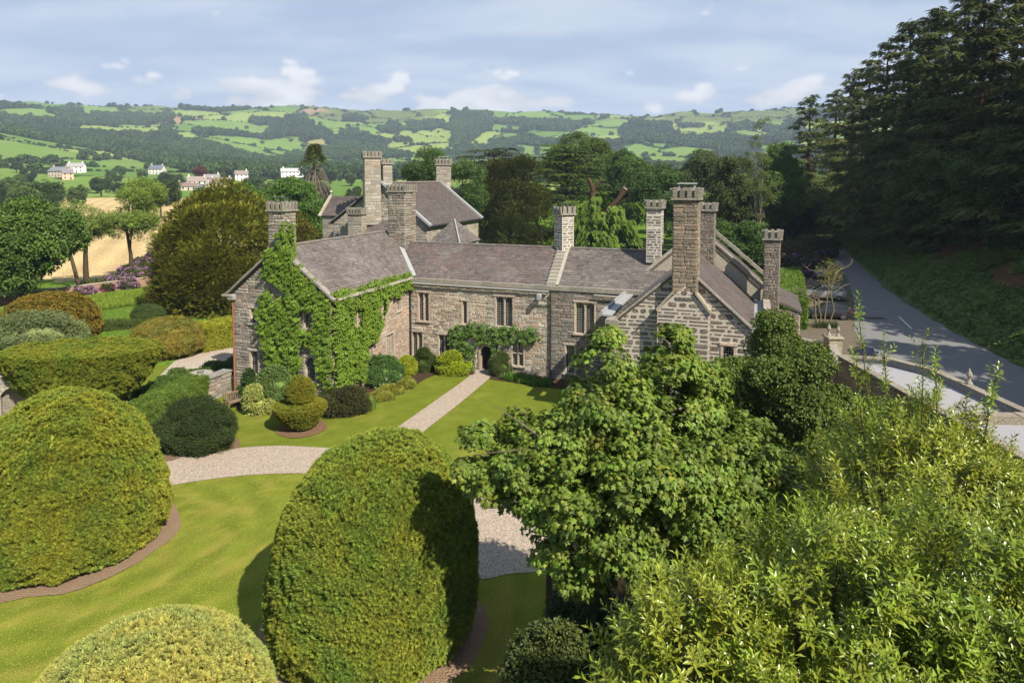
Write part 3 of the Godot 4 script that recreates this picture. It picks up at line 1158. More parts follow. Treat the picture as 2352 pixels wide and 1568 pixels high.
func build_road() -> void:
	var l := PackedVector2Array()
	var r := PackedVector2Array()
	var d := -20.0
	while d < 260.0:
		l.append(Vector2(along(ROAD_LEFT, d), d))
		r.append(Vector2(along(ROAD_RIGHT, d) - 0.15, d))
		d += 3.0
	setting("road", ribbon(l, r, 0.05, Color(0.2, 0.2, 0.207)), M.asphalt)
	# low stone kerb along the foot of the bank, stone by stone
	var kerb := Node3D.new()
	kerb.name = "kerb"
	add_child(kerb)
	kerb.set_meta("kind", "structure")
	d = 40.0
	while d < 120.0:
		var a := Vector3(along(ROAD_RIGHT, d), 0, -d)
		var b := Vector3(along(ROAD_RIGHT, d + 0.9), 0, -d - 0.9)
		var dir := (b - a).normalized()
		var k := Shape.new()
		var h := rnd(0.09, 0.15)
		k.box((a + b) / 2.0 + Vector3(0, h * 0.5, 0), dir * 0.43, Vector3(0, h * 0.55, 0), Vector3(-dir.z, 0, dir.x) * 0.09, tint(Color(0.2, 0.19, 0.17), 0.2))
		part(kerb, "kerb_stone", k, M.stone)
		d += 0.92
	# parking verge between wall and road
	setting("verge", sheet(PackedVector2Array([Vector2(23.5, 50.5), Vector2(27.3, 50.5), Vector2(31, 61), Vector2(38.3, 76), Vector2(46, 92.6), Vector2(52, 108), Vector2(46, 108), Vector2(36, 88), Vector2(28, 72), Vector2(24, 60)]), 0.03, Color(0.22, 0.185, 0.135)), M.gravel)
	var p := ground_at(1930 * 0.9408 + 380, 900)
	# one painted dash, and an old patch in the tar
	var m0 := Vector2(38.53, 67.18)
	var m1 := Vector2(36.64, 61.78)
	var q := (m1 - m0).normalized().orthogonal() * 0.06
	setting("road_marking", sheet(PackedVector2Array([m0 - q, m0 + q, m1 + q, m1 - q]), 0.058, Color(0.62, 0.62, 0.58)), M.paint)
	var c := ground_at(2010, 732)
	setting("road_patch", sheet(PackedVector2Array([Vector2(c.x - 0.95, -c.z - 0.45), Vector2(c.x + 0.95, -c.z - 0.55), Vector2(c.x + 1.0, -c.z + 0.5), Vector2(c.x - 0.9, -c.z + 0.6)]), 0.056, Color(0.09, 0.07, 0.07)), M.asphalt)


# ---- masonry ----------------------------------------------------------------------------------
const BUFF := [Color(0.58, 0.51, 0.42), Color(0.50, 0.43, 0.34), Color(0.66, 0.60, 0.51), Color(0.45, 0.32, 0.235), Color(0.28, 0.24, 0.2), Color(0.54, 0.41, 0.31)]
const GREYISH := [Color(0.24, 0.21, 0.185), Color(0.19, 0.165, 0.145), Color(0.29, 0.255, 0.22), Color(0.23, 0.17, 0.145), Color(0.15, 0.135, 0.12)]
const DARK := [Color(0.115, 0.095, 0.082), Color(0.15, 0.125, 0.105), Color(0.085, 0.074, 0.066), Color(0.17, 0.14, 0.115), Color(0.13, 0.085, 0.07)]
const PALE := [Color(0.40, 0.36, 0.30), Color(0.33, 0.30, 0.255), Color(0.27, 0.24, 0.205), Color(0.46, 0.42, 0.36), Color(0.36, 0.29, 0.225)]
const WARM := [Color(0.47, 0.36, 0.29), Color(0.42, 0.30, 0.235), Color(0.50, 0.42, 0.34), Color(0.37, 0.27, 0.215), Color(0.46, 0.30, 0.225)]
const SANDSTONE := Color(0.52, 0.425, 0.34)

var style_rubble := {"rh": 0.15, "w": 0.38, "gap": 0.022, "deep": 0.032, "cols": BUFF, "mortar": Color(0.55, 0.49, 0.41)}
var style_warm := {"rh": 0.14, "w": 0.36, "gap": 0.022, "deep": 0.045, "cols": WARM, "mortar": Color(0.50, 0.43, 0.35)}
var style_wing := {"rh": 0.17, "w": 0.46, "gap": 0.024, "deep": 0.06, "cols": [Color(0.33, 0.29, 0.25), Color(0.26, 0.225, 0.19), Color(0.38, 0.33, 0.28), Color(0.3, 0.22, 0.18), Color(0.19, 0.165, 0.145)], "mortar": Color(0.38, 0.34, 0.29)}
var style_grey := {"rh": 0.19, "w": 0.55, "gap": 0.018, "deep": 0.04, "cols": GREYISH, "mortar": Color(0.25, 0.22, 0.19)}
var style_joint := {"rh": 0.27, "w": 0.66, "gap": 0.115, "deep": 0.02, "cols": DARK, "mortar": Color(0.72, 0.655, 0.56)}
var style_stack := {"rh": 0.16, "w": 0.42, "gap": 0.035, "deep": 0.03, "cols": DARK, "mortar": Color(0.42, 0.36, 0.29)}
var style_brown := {"rh": 0.17, "w": 0.5, "gap": 0.03, "deep": 0.03, "cols": [Color(0.2, 0.15, 0.105), Color(0.25, 0.19, 0.13), Color(0.15, 0.115, 0.085), Color(0.28, 0.2, 0.135)], "mortar": Color(0.36, 0.29, 0.22)}
var style_tower := {"rh": 0.24, "w": 0.55, "gap": 0.025, "deep": 0.03, "cols": PALE, "mortar": Color(0.42, 0.39, 0.33)}
var style_white := {"rh": 0.15, "w": 0.42, "gap": 0.075, "deep": 0.015, "cols": DARK, "mortar": Color(0.78, 0.74, 0.67)}


func stone(o: Vector3, u: Vector3, n: Vector3, u0: float, u1: float, h0: float, h1: float, deep: float, col: Color) -> Shape:
	var s := Shape.new()
	var w := u1 - u0
	var h := h1 - h0
	var c := minf(w, h) * rnd(0.1, 0.3)
	var flat := [Vector2(u0 + c, h0), Vector2(u1 - c, h0), Vector2(u1, h0 + c), Vector2(u1, h1 - c), Vector2(u1 - c, h1), Vector2(u0 + c, h1), Vector2(u0, h1 - c), Vector2(u0, h0 + c)]
	var mid := Vector2((u0 + u1) / 2.0, (h0 + h1) / 2.0)
	var d := deep * rnd(0.55, 1.3)
	var e := minf(0.03, minf(w, h) * 0.2)
	var outer := []
	var inner := []
	var j := minf(w, h) * 0.07
	for p in flat:
		p += Vector2(rnd(-j, j), rnd(-j, j))
		var q: Vector2 = p + (mid - p).normalized() * e
		outer.append(o + u * p.x + Vector3(0, p.y, 0) - n * 0.01)
		inner.append(o + u * q.x + Vector3(0, q.y, 0) + n * (d + rnd(-0.3, 0.3) * deep * 0.4))
	var top := o + u * mid.x + Vector3(0, mid.y, 0) + n * (d * 1.12)
	for i in 8:
		var k := (i + 1) % 8
		s.quad(outer[i], outer[k], inner[k], inner[i], col)
		s.tri(top, inner[i], inner[k], col)
	return s


# a wall of laid stones on a mortar bed. Runs along u from u0 to u1, outward side n = u x up; gable = [u, height] of an apex
func wall(parent: Node3D, called: String, o: Vector3, u: Vector3, u0: float, u1: float, h0: float, h1: float, gable: Array, holes: Array, st: Dictionary, seen := true, line := Vector2(0, 0)) -> MeshInstance3D:
	var n := u.cross(Vector3.UP)
	var bed := Shape.new()
	var us := [u0, u1]
	var hs := [h0, h1]
	for q in holes:
		us.append_array([q[0], q[1]])
		hs.append_array([q[2], q[3]])
	us.sort()
	hs.sort()
	for i in us.size() - 1:
		for k in hs.size() - 1:
			if us[i + 1] - us[i] < 0.001 or hs[k + 1] - hs[k] < 0.001 or hs[k] < h0 - 0.001:
				continue
			var mid := Vector2((us[i] + us[i + 1]) / 2.0, (hs[k] + hs[k + 1]) / 2.0)
			var open := false
			for q in holes:
				open = open or (mid.x > q[0] and mid.x < q[1] and mid.y > q[2] and mid.y < q[3])
			if not open:
				bed.quad(o + u * us[i] + Vector3(0, hs[k], 0), o + u * us[i + 1] + Vector3(0, hs[k], 0), o + u * us[i + 1] + Vector3(0, hs[k + 1], 0), o + u * us[i] + Vector3(0, hs[k + 1], 0), st.mortar)
	if gable:
		bed.tri(o + u * u0 + Vector3(0, h1, 0), o + u * u1 + Vector3(0, h1, 0), o + u * gable[0] + Vector3(0, gable[1], 0), st.mortar)
	var node := part(parent, called, bed, M.mortar)
	if not seen:
		return node
	var g := parent.global_transform
	var gn := (g.basis * n).normalized()
	var y := h0
	var top: float = gable[1] if gable else h1
	while y < top - 0.06:
		var rh: float = st.rh * rnd(0.6, 1.45)
		rh = minf(rh, top - y)
		var l := u0
		var r := u1
		var yt := y + rh
		if gable and yt > h1:
			var f: float = clampf((yt - h1) / (gable[1] - h1), 0.0, 1.0)
			l = lerpf(u0, gable[0], f)
			r = lerpf(u1, gable[0], f)
		var free := [[l, r]]
		for q in holes:
			if q[3] <= y + 0.02 or q[2] >= yt - 0.02:
				continue
			var next := []
			for f in free:
				if q[1] <= f[0] or q[0] >= f[1]:
					next.append(f)
					continue
				if q[0] > f[0]:
					next.append([f[0], q[0]])
				if q[1] < f[1]:
					next.append([q[1], f[1]])
			free = next
		for f in free:
			var x: float = f[0]
			while x < f[1] - 0.05:
				var w: float = st.w * rnd(0.45, 1.7)
				if f[1] - (x + w) < st.w * 0.4:
					w = f[1] - x
				var a: float = x + st.gap / 2.0
				var b: float = x + w - st.gap / 2.0
				if b - a > 0.04 and rh > st.gap + 0.03:
					var p := o + u * ((a + b) / 2.0) + Vector3(0, y + rh / 2.0, 0)
					var col: Color = st.cols[rng.randi() % st.cols.size()]
					var patch := noise_a.get_noise_3d(p.x * 0.5, p.y * 0.5, p.z * 0.5)
					col = tint(col, 0.16) * (1.0 + patch * 0.35)
					var up: float = rnd(-0.15, 0.15) * st.gap
					var sh := stone(o, u, n, a, b, y + st.gap / 2.0 + up, y + rh - st.gap / 2.0 + up, st.deep, col)
					var at := g * p
					var to := Vector3(0, EYE, 0) - at
					stones_kept.append([(b - a) * rh * maxf(gn.dot(to.normalized()), 0.0) / to.length_squared(), parent if parent.name.begins_with("chimney") else node, sh])
				x += w
		y += rh
	return node


# the largest pieces become nodes of their own, the rest one mesh for each wall or roof
func lay(list: Array, most: int, called: String, rest: String, m: Material) -> void:
	list.sort_custom(func(a, b): return a[0] > b[0])
	var left := {}
	for i in list.size():
		if i < most:
			part(list[i][1], called, list[i][2], m)
			continue
		if not left.has(list[i][1]):
			left[list[i][1]] = Shape.new()
		var s: Shape = left[list[i][1]]
		s.v.append_array(list[i][2].v)
		s.n.append_array(list[i][2].n)
		s.c.append_array(list[i][2].c)
	for k in left:
		part(k, rest, left[k], m).set_meta("kind", "stuff")
	list.clear()


# a slated slope: eave from e0 to e1, ridge from r0 to r1 (all as seen from outside, e0 on the left)
func slope(parent: Node3D, called: String, e0: Vector3, e1: Vector3, r1: Vector3, r0: Vector3, cols: Array, seen := true, skip: Array = []) -> MeshInstance3D:
	var u := (e1 - e0).normalized()
	var n := u.cross(r0 - e0).normalized()
	var up := n.cross(u)
	var tall := (r0 - e0).dot(up)
	var base := Shape.new()
	base.quad(e0, e1, r1, r0, Color(0.09, 0.08, 0.08))
	var under := n * -0.12
	base.quad(e0 + under, r0 + under, r1 + under, e1 + under, Color(0.12, 0.1, 0.09))
	base.quad(e0 + under, e1 + under, e1, e0, Color(0.12, 0.1, 0.09))
	base.quad(e1 + under, r1 + under, r1, e1, Color(0.12, 0.1, 0.09))
	base.quad(r0 + under, e0 + under, e0, r0, Color(0.12, 0.1, 0.09))
	var node := part(parent, called, base, M.slate)
	if not seen:
		return node
	var g := parent.global_transform
	var gn := (g.basis * n).normalized()
	var row := 0.215
	var lr := (r0 - e0).dot(u)
	var rr := (r1 - e0).dot(u)
	var le := (e1 - e0).length()
	var y := 0.0
	var k := 0
	while y < tall - 0.03:
		var hh := row * lerpf(1.15, 0.8, y / tall)
		var f := y / tall
		var a := lr * f
		var b := lerpf(le, rr, f)
		var x := a - rnd(0, 0.25)
		while x < b - 0.02:
			var w := rnd(0.24, 0.4)
			var x0 := maxf(x, a)
			var x1 := minf(x + w - 0.008, b)
			x += w
			if x1 - x0 < 0.03:
				continue
			var mid := e0 + u * ((x0 + x1) / 2.0) + up * (y + hh / 2.0)
			var hid := false
			for q in skip:
				hid = hid or q.has_point(mid)
			if hid:
				continue
			var t := noise_b.get_noise_3d(mid.x * 0.32, mid.y * 0.5, mid.z * 0.32) * 0.9 + rnd(-0.42, 0.42)
			var col: Color = cols[clampi(int((t * 0.5 + 0.5) * cols.size()), 0, cols.size() - 1)]
			col = tint(col, 0.2) * 0.88
			var lift := rnd(0.018, 0.034)
			var top := minf(y + hh * 1.12, tall)
			var p0 := e0 + u * x0 + up * y
			var p1 := e0 + u * x1 + up * (y + rnd(-0.008, 0.008))
			var p2 := e0 + u * x1 + up * top
			var p3 := e0 + u * x0 + up * top
			var s := Shape.new()
			var l := n * lift
			var h := n * 0.004
			s.quad(p0 + l, p1 + l, p2 + h, p3 + h, col)
			s.quad(p0, p1, p1 + l, p0 + l, col)
			s.tri(p1, p2 + h, p1 + l, col)
			s.tri(p0, p0 + l, p3 + h, col)
			var at := g * mid
			var to := Vector3(0, EYE, 0) - at
			slates_kept.append([(x1 - x0) * hh * maxf(gn.dot(to.normalized()), 0.0) / to.length_squared(), node, s])
		y += hh
		k += 1
	return node


# a stone-framed window in a wall: lights side by side, leaded panes, arched heads where asked
func window(parent: Node3D, o: Vector3, u: Vector3, u0: float, u1: float, h0: float, h1: float, lights: int, arched: bool, tiers := 1, label := "") -> Node3D:
	var n := u.cross(Vector3.UP)
	var w := Node3D.new()
	w.name = "window"
	parent.add_child(w, true)
	var jw := 0.13
	var col := tint(SANDSTONE, 0.12)
	var up := Vector3.UP
	for e in [[u0 + jw / 2.0, "jamb"], [u1 - jw / 2.0, "jamb"]]:
		var s := Shape.new()
		s.box(o + u * e[0] + up * ((h0 + h1) / 2.0) - n * 0.09, u * jw / 2.0, up * (h1 - h0) / 2.0, n * 0.135, tint(col, 0.08))
		part(w, "jamb", s, M.sand)
	var hd := Shape.new()
	hd.box(o + u * ((u0 + u1) / 2.0) + up * (h1 + 0.05) - n * 0.085, u * ((u1 - u0) / 2.0 + 0.06), up * 0.07, n * 0.165, tint(col, 0.08))
	part(w, "lintel", hd, M.sand)
	var sl := Shape.new()
	sl.box(o + u * ((u0 + u1) / 2.0) + up * (h0 - 0.04) - n * 0.06, u * ((u1 - u0) / 2.0 + 0.05), up * 0.06, n * 0.19, tint(col, 0.08))
	part(w, "sill", sl, M.sand)
	var a := u0 + jw
	var b := u1 - jw
	var mw := 0.1
	var lw := (b - a - mw * (lights - 1)) / lights
	var th := (h1 - h0 - 0.04 - (tiers - 1) * mw) / tiers
	if tiers > 1:
		var tr := Shape.new()
		tr.box(o + u * ((a + b) / 2.0) + up * (h0 + 0.02 + th + mw / 2.0) - n * 0.1, u * (b - a) / 2.0, up * mw / 2.0, n * 0.09, col)
		part(w, "transom", tr, M.sand)
	for i in lights:
		var x0 := a + i * (lw + mw)
		var x1 := x0 + lw
		if i > 0:
			var ml := Shape.new()
			ml.box(o + u * (x0 - mw / 2.0) + up * ((h0 + h1) / 2.0) - n * 0.1, u * mw / 2.0, up * (h1 - h0) / 2.0, n * 0.085, tint(col, 0.06))
			part(w, "mullion", ml, M.sand)
		for t in tiers:
			var y0 := h0 + 0.02 + t * (th + mw)
			var y1 := y0 + th
			if arched:
				# pointed head cut in the stone
				var ar := Shape.new()
				var hgt := minf(lw * 0.75, 0.34)
				var pts := []
				for k in 9:
					var f := k / 8.0
					var c := 1.0 - pow(absf(f * 2.0 - 1.0), 1.7)
					pts.append(Vector2(lerpf(x0, x1, f), y1 - hgt + hgt * 0.9 * pow(c, 0.8)))
				for k in 8:
					var q0: Vector2 = pts[k]
					var q1: Vector2 = pts[k + 1]
					var f0 := o + n * -0.07
					ar.quad(f0 + u * q0.x + up * q0.y, f0 + u * q1.x + up * q1.y, f0 + u * q1.x + up * y1, f0 + u * q0.x + up * y1, col)
					ar.quad(f0 - n * 0.08 + u * q0.x + up * q0.y, f0 - n * 0.08 + u * q1.x + up * q1.y, f0 + u * q1.x + up * q1.y, f0 + u * q0.x + up * q0.y, col)
				part(w, "arch_head", ar, M.sand)
			var gl := Shape.new()
			gl.quad(o + u * x0 + up * y0 - n * 0.16, o + u * x1 + up * y0 - n * 0.16, o + u * x1 + up * y1 - n * 0.16, o + u * x0 + up * y1 - n * 0.16, Color.WHITE)
			var pane := part(w, "pane", gl, M.glass)
			var ld := Shape.new()
			var nx := maxi(2, int(round(lw / 0.13)))
			var ny := maxi(2, int(round((y1 - y0) / 0.17)))
			for k in range(1, nx):
				ld.box(o + u * lerpf(x0, x1, float(k) / nx) + up * ((y0 + y1) / 2.0) - n * 0.15, u * 0.008, up * (y1 - y0) / 2.0, n * 0.006, Color.WHITE)
			for k in range(1, ny):
				ld.box(o + u * ((x0 + x1) / 2.0) + up * lerpf(y0, y1, float(k) / ny) - n * 0.149, u * (x1 - x0) / 2.0, up * 0.008, n * 0.006, Color.WHITE)
			part(w, "leading", ld, M.leads)
	if label:
		w.set_meta("label", label)
	return w


# a chimney: shaft of laid stone, string course, ring of upright capping slabs, sometimes a lid
func chimney(parent: Node3D, at: Vector3, wx: float, wz: float, h0: float, h1: float, cap: float, st: Dictionary, turn := 0.0, lid := 0, sides := 3) -> Node3D:
	var c := Node3D.new()
	c.name = "chimney"
	parent.add_child(c, true)
	c.position = at
	c.rotation.y = turn
	var x := wx / 2.0
	var z := wz / 2.0
	wall(c, "shaft_face", Vector3(0, 0, z), Vector3.RIGHT, -x, x, h0, h1, [], [], st)
	wall(c, "shaft_face", Vector3(x, 0, 0), Vector3.FORWARD, -z, z, h0, h1, [], [], st)
	wall(c, "shaft_face", Vector3(-x, 0, 0), Vector3.BACK, -z, z, h0, h1, [], [], st)
	wall(c, "shaft_face", Vector3(0, 0, -z), Vector3.LEFT, -x, x, h0, h1, [], [], st, false)
	var k := tint(Color(0.27, 0.24, 0.2), 0.12)
	var s := Shape.new()
	s.bevel(Vector3(-x - 0.13, h1, -z - 0.13), Vector3(x + 0.13, h1 + 0.11, z + 0.13), 0.03, k)
	part(c, "string_course", s, M.stone)
	var inner := Shape.new()
	inner.bevel(Vector3(-x - 0.02, h1 + 0.11, -z - 0.02), Vector3(x + 0.02, h1 + cap * 0.86, z + 0.02), 0.06, k)
	part(c, "cap_core", inner, M.stone)
	# upright slabs stand proud round the cap, leaning out a little
	for side in 4:
		var along_x := side % 2 == 0
		var l := (wx if along_x else wz) + 0.2
		var outv := [Vector3.BACK, Vector3.RIGHT, Vector3.FORWARD, Vector3.LEFT][side] as Vector3
		var al := Vector3.UP.cross(outv)
		var cnt := maxi(3, int(round(l / 0.36)))
		for i in cnt:
			var p: Vector3 = al * (((i + 0.5) / cnt - 0.5) * l) + outv * ((z if along_x else x) + 0.06)
			var sl := Shape.new()
			var wv := l / cnt * rnd(0.5, 0.68)
			var hh := (cap - 0.11) * rnd(0.92, 1.04)
			var tilt := (outv * 0.1 + Vector3.UP).normalized()
			sl.box(p + Vector3(0, h1 + 0.11 + hh / 2.0, 0) + outv * 0.03, al * wv / 2.0, tilt * hh / 2.0, (outv - Vector3.UP * 0.1).normalized() * 0.065, tint(Color(0.25, 0.225, 0.185), 0.22))
			part(c, "cap_slab", sl, M.stone)
	if lid > 0:
		var m := Shape.new()
		for q in [Vector3(-1, 0, -1), Vector3(1, 0, -1), Vector3(1, 0, 1), Vector3(-1, 0, 1)]:
			m.block(Vector3(q.x * x * 0.6 - 0.03, h1 + cap * 0.84, q.z * z * 0.6 - 0.03), Vector3(q.x * x * 0.6 + 0.03, h1 + cap + 0.2, q.z * z * 0.6 + 0.03), Color.WHITE)
		m.bevel(Vector3(-x * 0.74, h1 + cap + 0.2, -z * 0.74), Vector3(x * 0.74, h1 + cap + 0.25, z * 0.74), 0.02, Color.WHITE)
		part(c, "cowl", m, M.iron if lid == 1 else M.lead)
	return c


func bar(parent: Node3D, called: String, a: Vector3, b: Vector3, r: float, m: Material, sides := 7) -> void:
	var s := Shape.new()
	s.tube(PackedVector3Array([a, b]), PackedFloat32Array([r, r]), sides, Color.WHITE)
	part(parent, called, s, m)


# a run of coping or parapet blocks from a to b, each its own stone
func coping(parent: Node3D, a: Vector3, b: Vector3, wide: float, tall: float, each: float, col: Color, called := "coping_stone") -> void:
	var d := (b - a).normalized()
	var side := d.cross(Vector3.UP).normalized()
	var up := side.cross(d).normalized()
	var l := a.distance_to(b)
	var x := 0.0
	while x < l - 0.02:
		var w := minf(each * rnd(0.75, 1.25), l - x)
		var s := Shape.new()
		var h := tall * rnd(0.92, 1.08)
		s.box(a + d * (x + w / 2.0) + up * h / 2.0, d * (w / 2.0 - 0.006), up * h / 2.0, side * wide / 2.0 * rnd(0.96, 1.04), tint(col, 0.15))
		part(parent, called, s, M.stone)
		x += w


func P(a: float, h: float, b: float) -> Vector3:
	return Vector3(a, h, -b)


const SLATE_MAIN := [Color(0.094, 0.076, 0.076), Color(0.122, 0.097, 0.097), Color(0.144, 0.119, 0.119), Color(0.169, 0.119, 0.115), Color(0.180, 0.155, 0.151), Color(0.216, 0.191, 0.180)]
const SLATE_GREY := [Color(0.101, 0.086, 0.085), Color(0.130, 0.112, 0.108), Color(0.155, 0.133, 0.130), Color(0.180, 0.158, 0.151), Color(0.209, 0.187, 0.180)]
const SLATE_WING := [Color(0.122, 0.101, 0.099), Color(0.151, 0.128, 0.124), Color(0.180, 0.153, 0.148), Color(0.209, 0.180, 0.173), Color(0.252, 0.220, 0.205)]
const SLATE_PURPLE := [Color(0.086, 0.066, 0.065), Color(0.104, 0.081, 0.079), Color(0.119, 0.094, 0.090), Color(0.137, 0.108, 0.104)]


func build_manor() -> void:
	var o := thing("manor_house", "rambling grey stone manor with slate roofs, tall crenellated chimneys and a creeper-clad wing", "house", Vector3(HOUSE_X, 0, -HOUSE_D), -TURN)
	var R := Vector3.RIGHT
	var F := Vector3.FORWARD
	# --- gabled wing on the lawn side
	var gw := [[-12.14, -11.48, 4.62, 5.62], [-8.02, -7.21, 4.62, 5.66], [-12.22, -11.38, 1.3, 2.85], [-7.99, -7.05, 1.29, 2.82]]
	wall(o, "gable_wall", P(0, 0, -9.77), R, -13.4, -5.9, -0.6, 6.5, [-9.65, 9.5], gw, style_wing)
	for q in gw:
		window(o, P(0, 0, -9.77), R, q[0], q[1], q[2], q[3], 1, true)
	var sw := [[-6.21, -5.07, 1.23, 2.87], [-3.49, -2.27, 1.22, 2.9], [-1.95, -1.2, 4.3, 5.45], [-4.5, -3.9, 4.3, 5.45], [-7.65, -6.95, 4.35, 5.5]]
	wall(o, "side_wall", P(-5.9, 0, 0), F, -9.77, 0.0, -0.3, 6.6, [], sw, style_warm)
	for i in sw.size():
		window(o, P(-5.9, 0, 0), F, sw[i][0], sw[i][1], sw[i][2], sw[i][3], 3 if i < 2 else 1, false)
	wall(o, "side_wall", P(-13.4, 0, 0), Vector3.BACK, -3.5, 9.77, -0.6, 6.5, [], [], style_wing, false)
	wall(o, "rear_wall", P(0, 0, 3.5), Vector3.LEFT, 5.9, 13.4, -0.6, 6.5, [9.65, 9.5], [], style_wing, false)
	slope(o, "roof", P(-5.62, 6.52, -9.86), P(-5.62, 6.52, 3.2), P(-9.65, 9.62, 3.2), P(-9.65, 9.62, -9.86), SLATE_WING)
	slope(o, "roof", P(-13.7, 6.42, 3.2), P(-13.7, 6.42, -9.86), P(-9.65, 9.62, -9.86), P(-9.65, 9.62, 3.2), SLATE_WING, false)
	coping(o, P(-9.65, 9.6, -9.8), P(-9.65, 9.6, 3.2), 0.26, 0.09, 0.45, Color(0.22, 0.18, 0.175), "ridge_tile")
	coping(o, P(-13.75, 6.32, -9.9), P(-10.6, 8.85, -9.9), 0.42, 0.13, 0.7, Color(0.24, 0.215, 0.19))
	coping(o, P(-8.7, 8.85, -9.9), P(-5.6, 6.45, -9.9), 0.42, 0.13, 0.7, Color(0.24, 0.215, 0.19))
	coping(o, P(-5.62, 6.42, -9.7), P(-5.62, 6.42, -0.2), 0.3, 0.17, 0.8, Color(0.42, 0.385, 0.33), "eave_stone")
	chimney(o, P(-9.9, 0, -9.2), 1.2, 1.1, 8.6, 11.8, 0.62, style_wing, 0.0, 1)
	bar(o, "downpipe", P(-13.28, -0.4, -9.95), P(-13.28, 6.25, -9.95), 0.055, M.rust)
	var hop := Shape.new()
	hop.bevel(P(-13.5, 6.1, -9.86) , P(-13.06, 6.42, -10.16), 0.04, Color(0.35, 0.33, 0.3))
	part(o, "rain_hopper", hop, M.stone)
	coping(o, P(-13.95, 6.3, -9.95), P(-13.1, 6.3, -9.95), 0.5, 0.12, 0.5, Color(0.36, 0.33, 0.29), "kneeler")
	# --- main range
	var mw := [[-5.22, -4.14, 3.31, 5.46], [-1.66, -1.06, 3.35, 5.05], [0.93, 2.43, 3.38, 5.53]]
	var ml := [[-5.75, -4.69, 0.63, 2.48], [-3.58, -2.42, 0.63, 2.43], [2.16, 3.24, 0.64, 2.46]]
	var door := [-0.28, 0.9, -0.2, 2.02]
	wall(o, "front_wall", P(0, 0, 0), R, -5.9, 5.1, -0.2, 6.2, [], mw + ml + [door], style_rubble)
	for i in 3:
		window(o, P(0, 0, 0), R, mw[i][0], mw[i][1], mw[i][2], mw[i][3], 1 if i == 1 else 2, true)
		window(o, P(0, 0, 0), R, ml[i][0], ml[i][1], ml[i][2], ml[i][3], 2, false, 2 if i == 2 else 1)
	front_door(o)
	var rw := [[6.77, 8.31, 3.31, 5.49], [6.1, 6.95, 0.5, 2.49]]
	wall(o, "front_wall", P(0, 0, -0.05), R, 5.1, 12.0, -0.2, 6.2, [], rw, style_grey)
	window(o, P(0, 0, -0.05), R, 6.77, 8.31, 3.31, 5.49, 2, true)
	window(o, P(0, 0, -0.05), R, 6.1, 6.95, 0.5, 2.49, 1, false)
	wall(o, "rear_wall", P(0, 0, 6.6), Vector3.LEFT, -13.0, 8.5, -0.2, 6.2, [], [], style_grey, false)
	wall(o, "end_wall", P(-8.5, 0, 0), Vector3.BACK, -6.6, -0.4, 3.0, 6.2, [-3.3, 8.7], [], style_grey, false)
	coping(o, P(-5.9, 6.18, 0.02), P(12.0, 6.18, 0.02), 0.36, 0.3, 0.75, Color(0.25, 0.225, 0.19), "parapet_stone")
	slope(o, "roof", P(-8.5, 6.4, 0.12), P(4.72, 6.4, 0.12), P(4.72, 8.8, 3.3), P(-8.5, 8.8, 3.3), SLATE_MAIN)
	slope(o, "roof", P(5.42, 6.4, 0.12), P(14.6, 6.4, 0.12), P(14.6, 8.8, 3.3), P(5.42, 8.8, 3.3), SLATE_GREY)
	slope(o, "roof", P(14.6, 6.3, 6.8), P(-8.5, 6.3, 6.8), P(-8.5, 8.8, 3.3), P(14.6, 8.8, 3.3), SLATE_GREY, false)
	coping(o, P(-8.4, 8.77, 3.3), P(4.6, 8.77, 3.3), 0.25, 0.09, 0.45, Color(0.2, 0.165, 0.16), "ridge_tile")
	coping(o, P(5.5, 8.77, 3.3), P(14.4, 8.77, 3.3), 0.25, 0.09, 0.45, Color(0.2, 0.175, 0.17), "ridge_tile")
	# stepped wall that parts the two roofs
	for i in 11:
		var t := i / 10.5
		var st := Shape.new()
		var b0 := lerpf(0.1, 3.0, t)
		st.bevel(P(4.74, lerpf(6.2, 8.4, t), b0 + 0.31), P(5.4, lerpf(6.72, 8.95, t), b0), 0.02, tint(Color(0.4, 0.365, 0.31), 0.15))
		part(o, "crow_step", st, M.stone)
	var fil := Shape.new()
	fil.box(P(5.5, 7.72, 1.72), P(0, 2.4, 3.18) * 0.5, Vector3(0.1, 0, 0), P(0, 3.18, -2.4).normalized() * 0.05, Color(0.5, 0.47, 0.42))
	part(o, "mortar_fillet", fil, M.mortar)
	chimney(o, P(5.1, 0, 3.35), 1.02, 1.02, 8.3, 11.2, 0.62, style_white, deg_to_rad(50.0), 1)
	chimney(o, P(11.8, 0, 2.5), 1.02, 0.95, 8.1, 11.8, 0.58, style_white)
	chimney(o, P(-8.35, 0, 3.5), 1.5, 1.7, 7.4, 12.75, 0.62, style_wing, 0.0, 0)
	# lead in the valley, gutters and pipes
	var lead := Shape.new()
	var v0 := P(-5.6, 6.54, 0.28)
	var v1 := P(-8.5, 8.76, 3.2)
	var vd := (v1 - v0).normalized()
	var vs := vd.cross(Vector3.UP).normalized()
	lead.box((v0 + v1) / 2.0 + Vector3(0, 0.07, 0), (v1 - v0) / 2.0, vs * 0.16, vs.cross(vd) * 0.02, Color.WHITE)
	part(o, "lead_flashing", lead, M.lead)
	bar(o, "gutter", P(-5.6, 6.12, -0.22), P(5.0, 6.08, -0.22), 0.065, M.leads)
	bar(o, "gutter", P(8.2, 6.05, -0.3), P(10.6, 6.0, -0.3), 0.06, M.leads)
	bar(o, "downpipe", P(-5.72, 0.1, -0.12), P(-5.72, 5.95, -0.12), 0.055, M.iron)
	bar(o, "downpipe", P(5.12, 0.1, -0.14), P(5.12, 5.95, -0.14), 0.055, M.iron)
	bar(o, "downpipe", P(4.4, 5.75, -0.42), P(5.12, 5.25, -0.16), 0.045, M.iron)
	var sp := Shape.new()
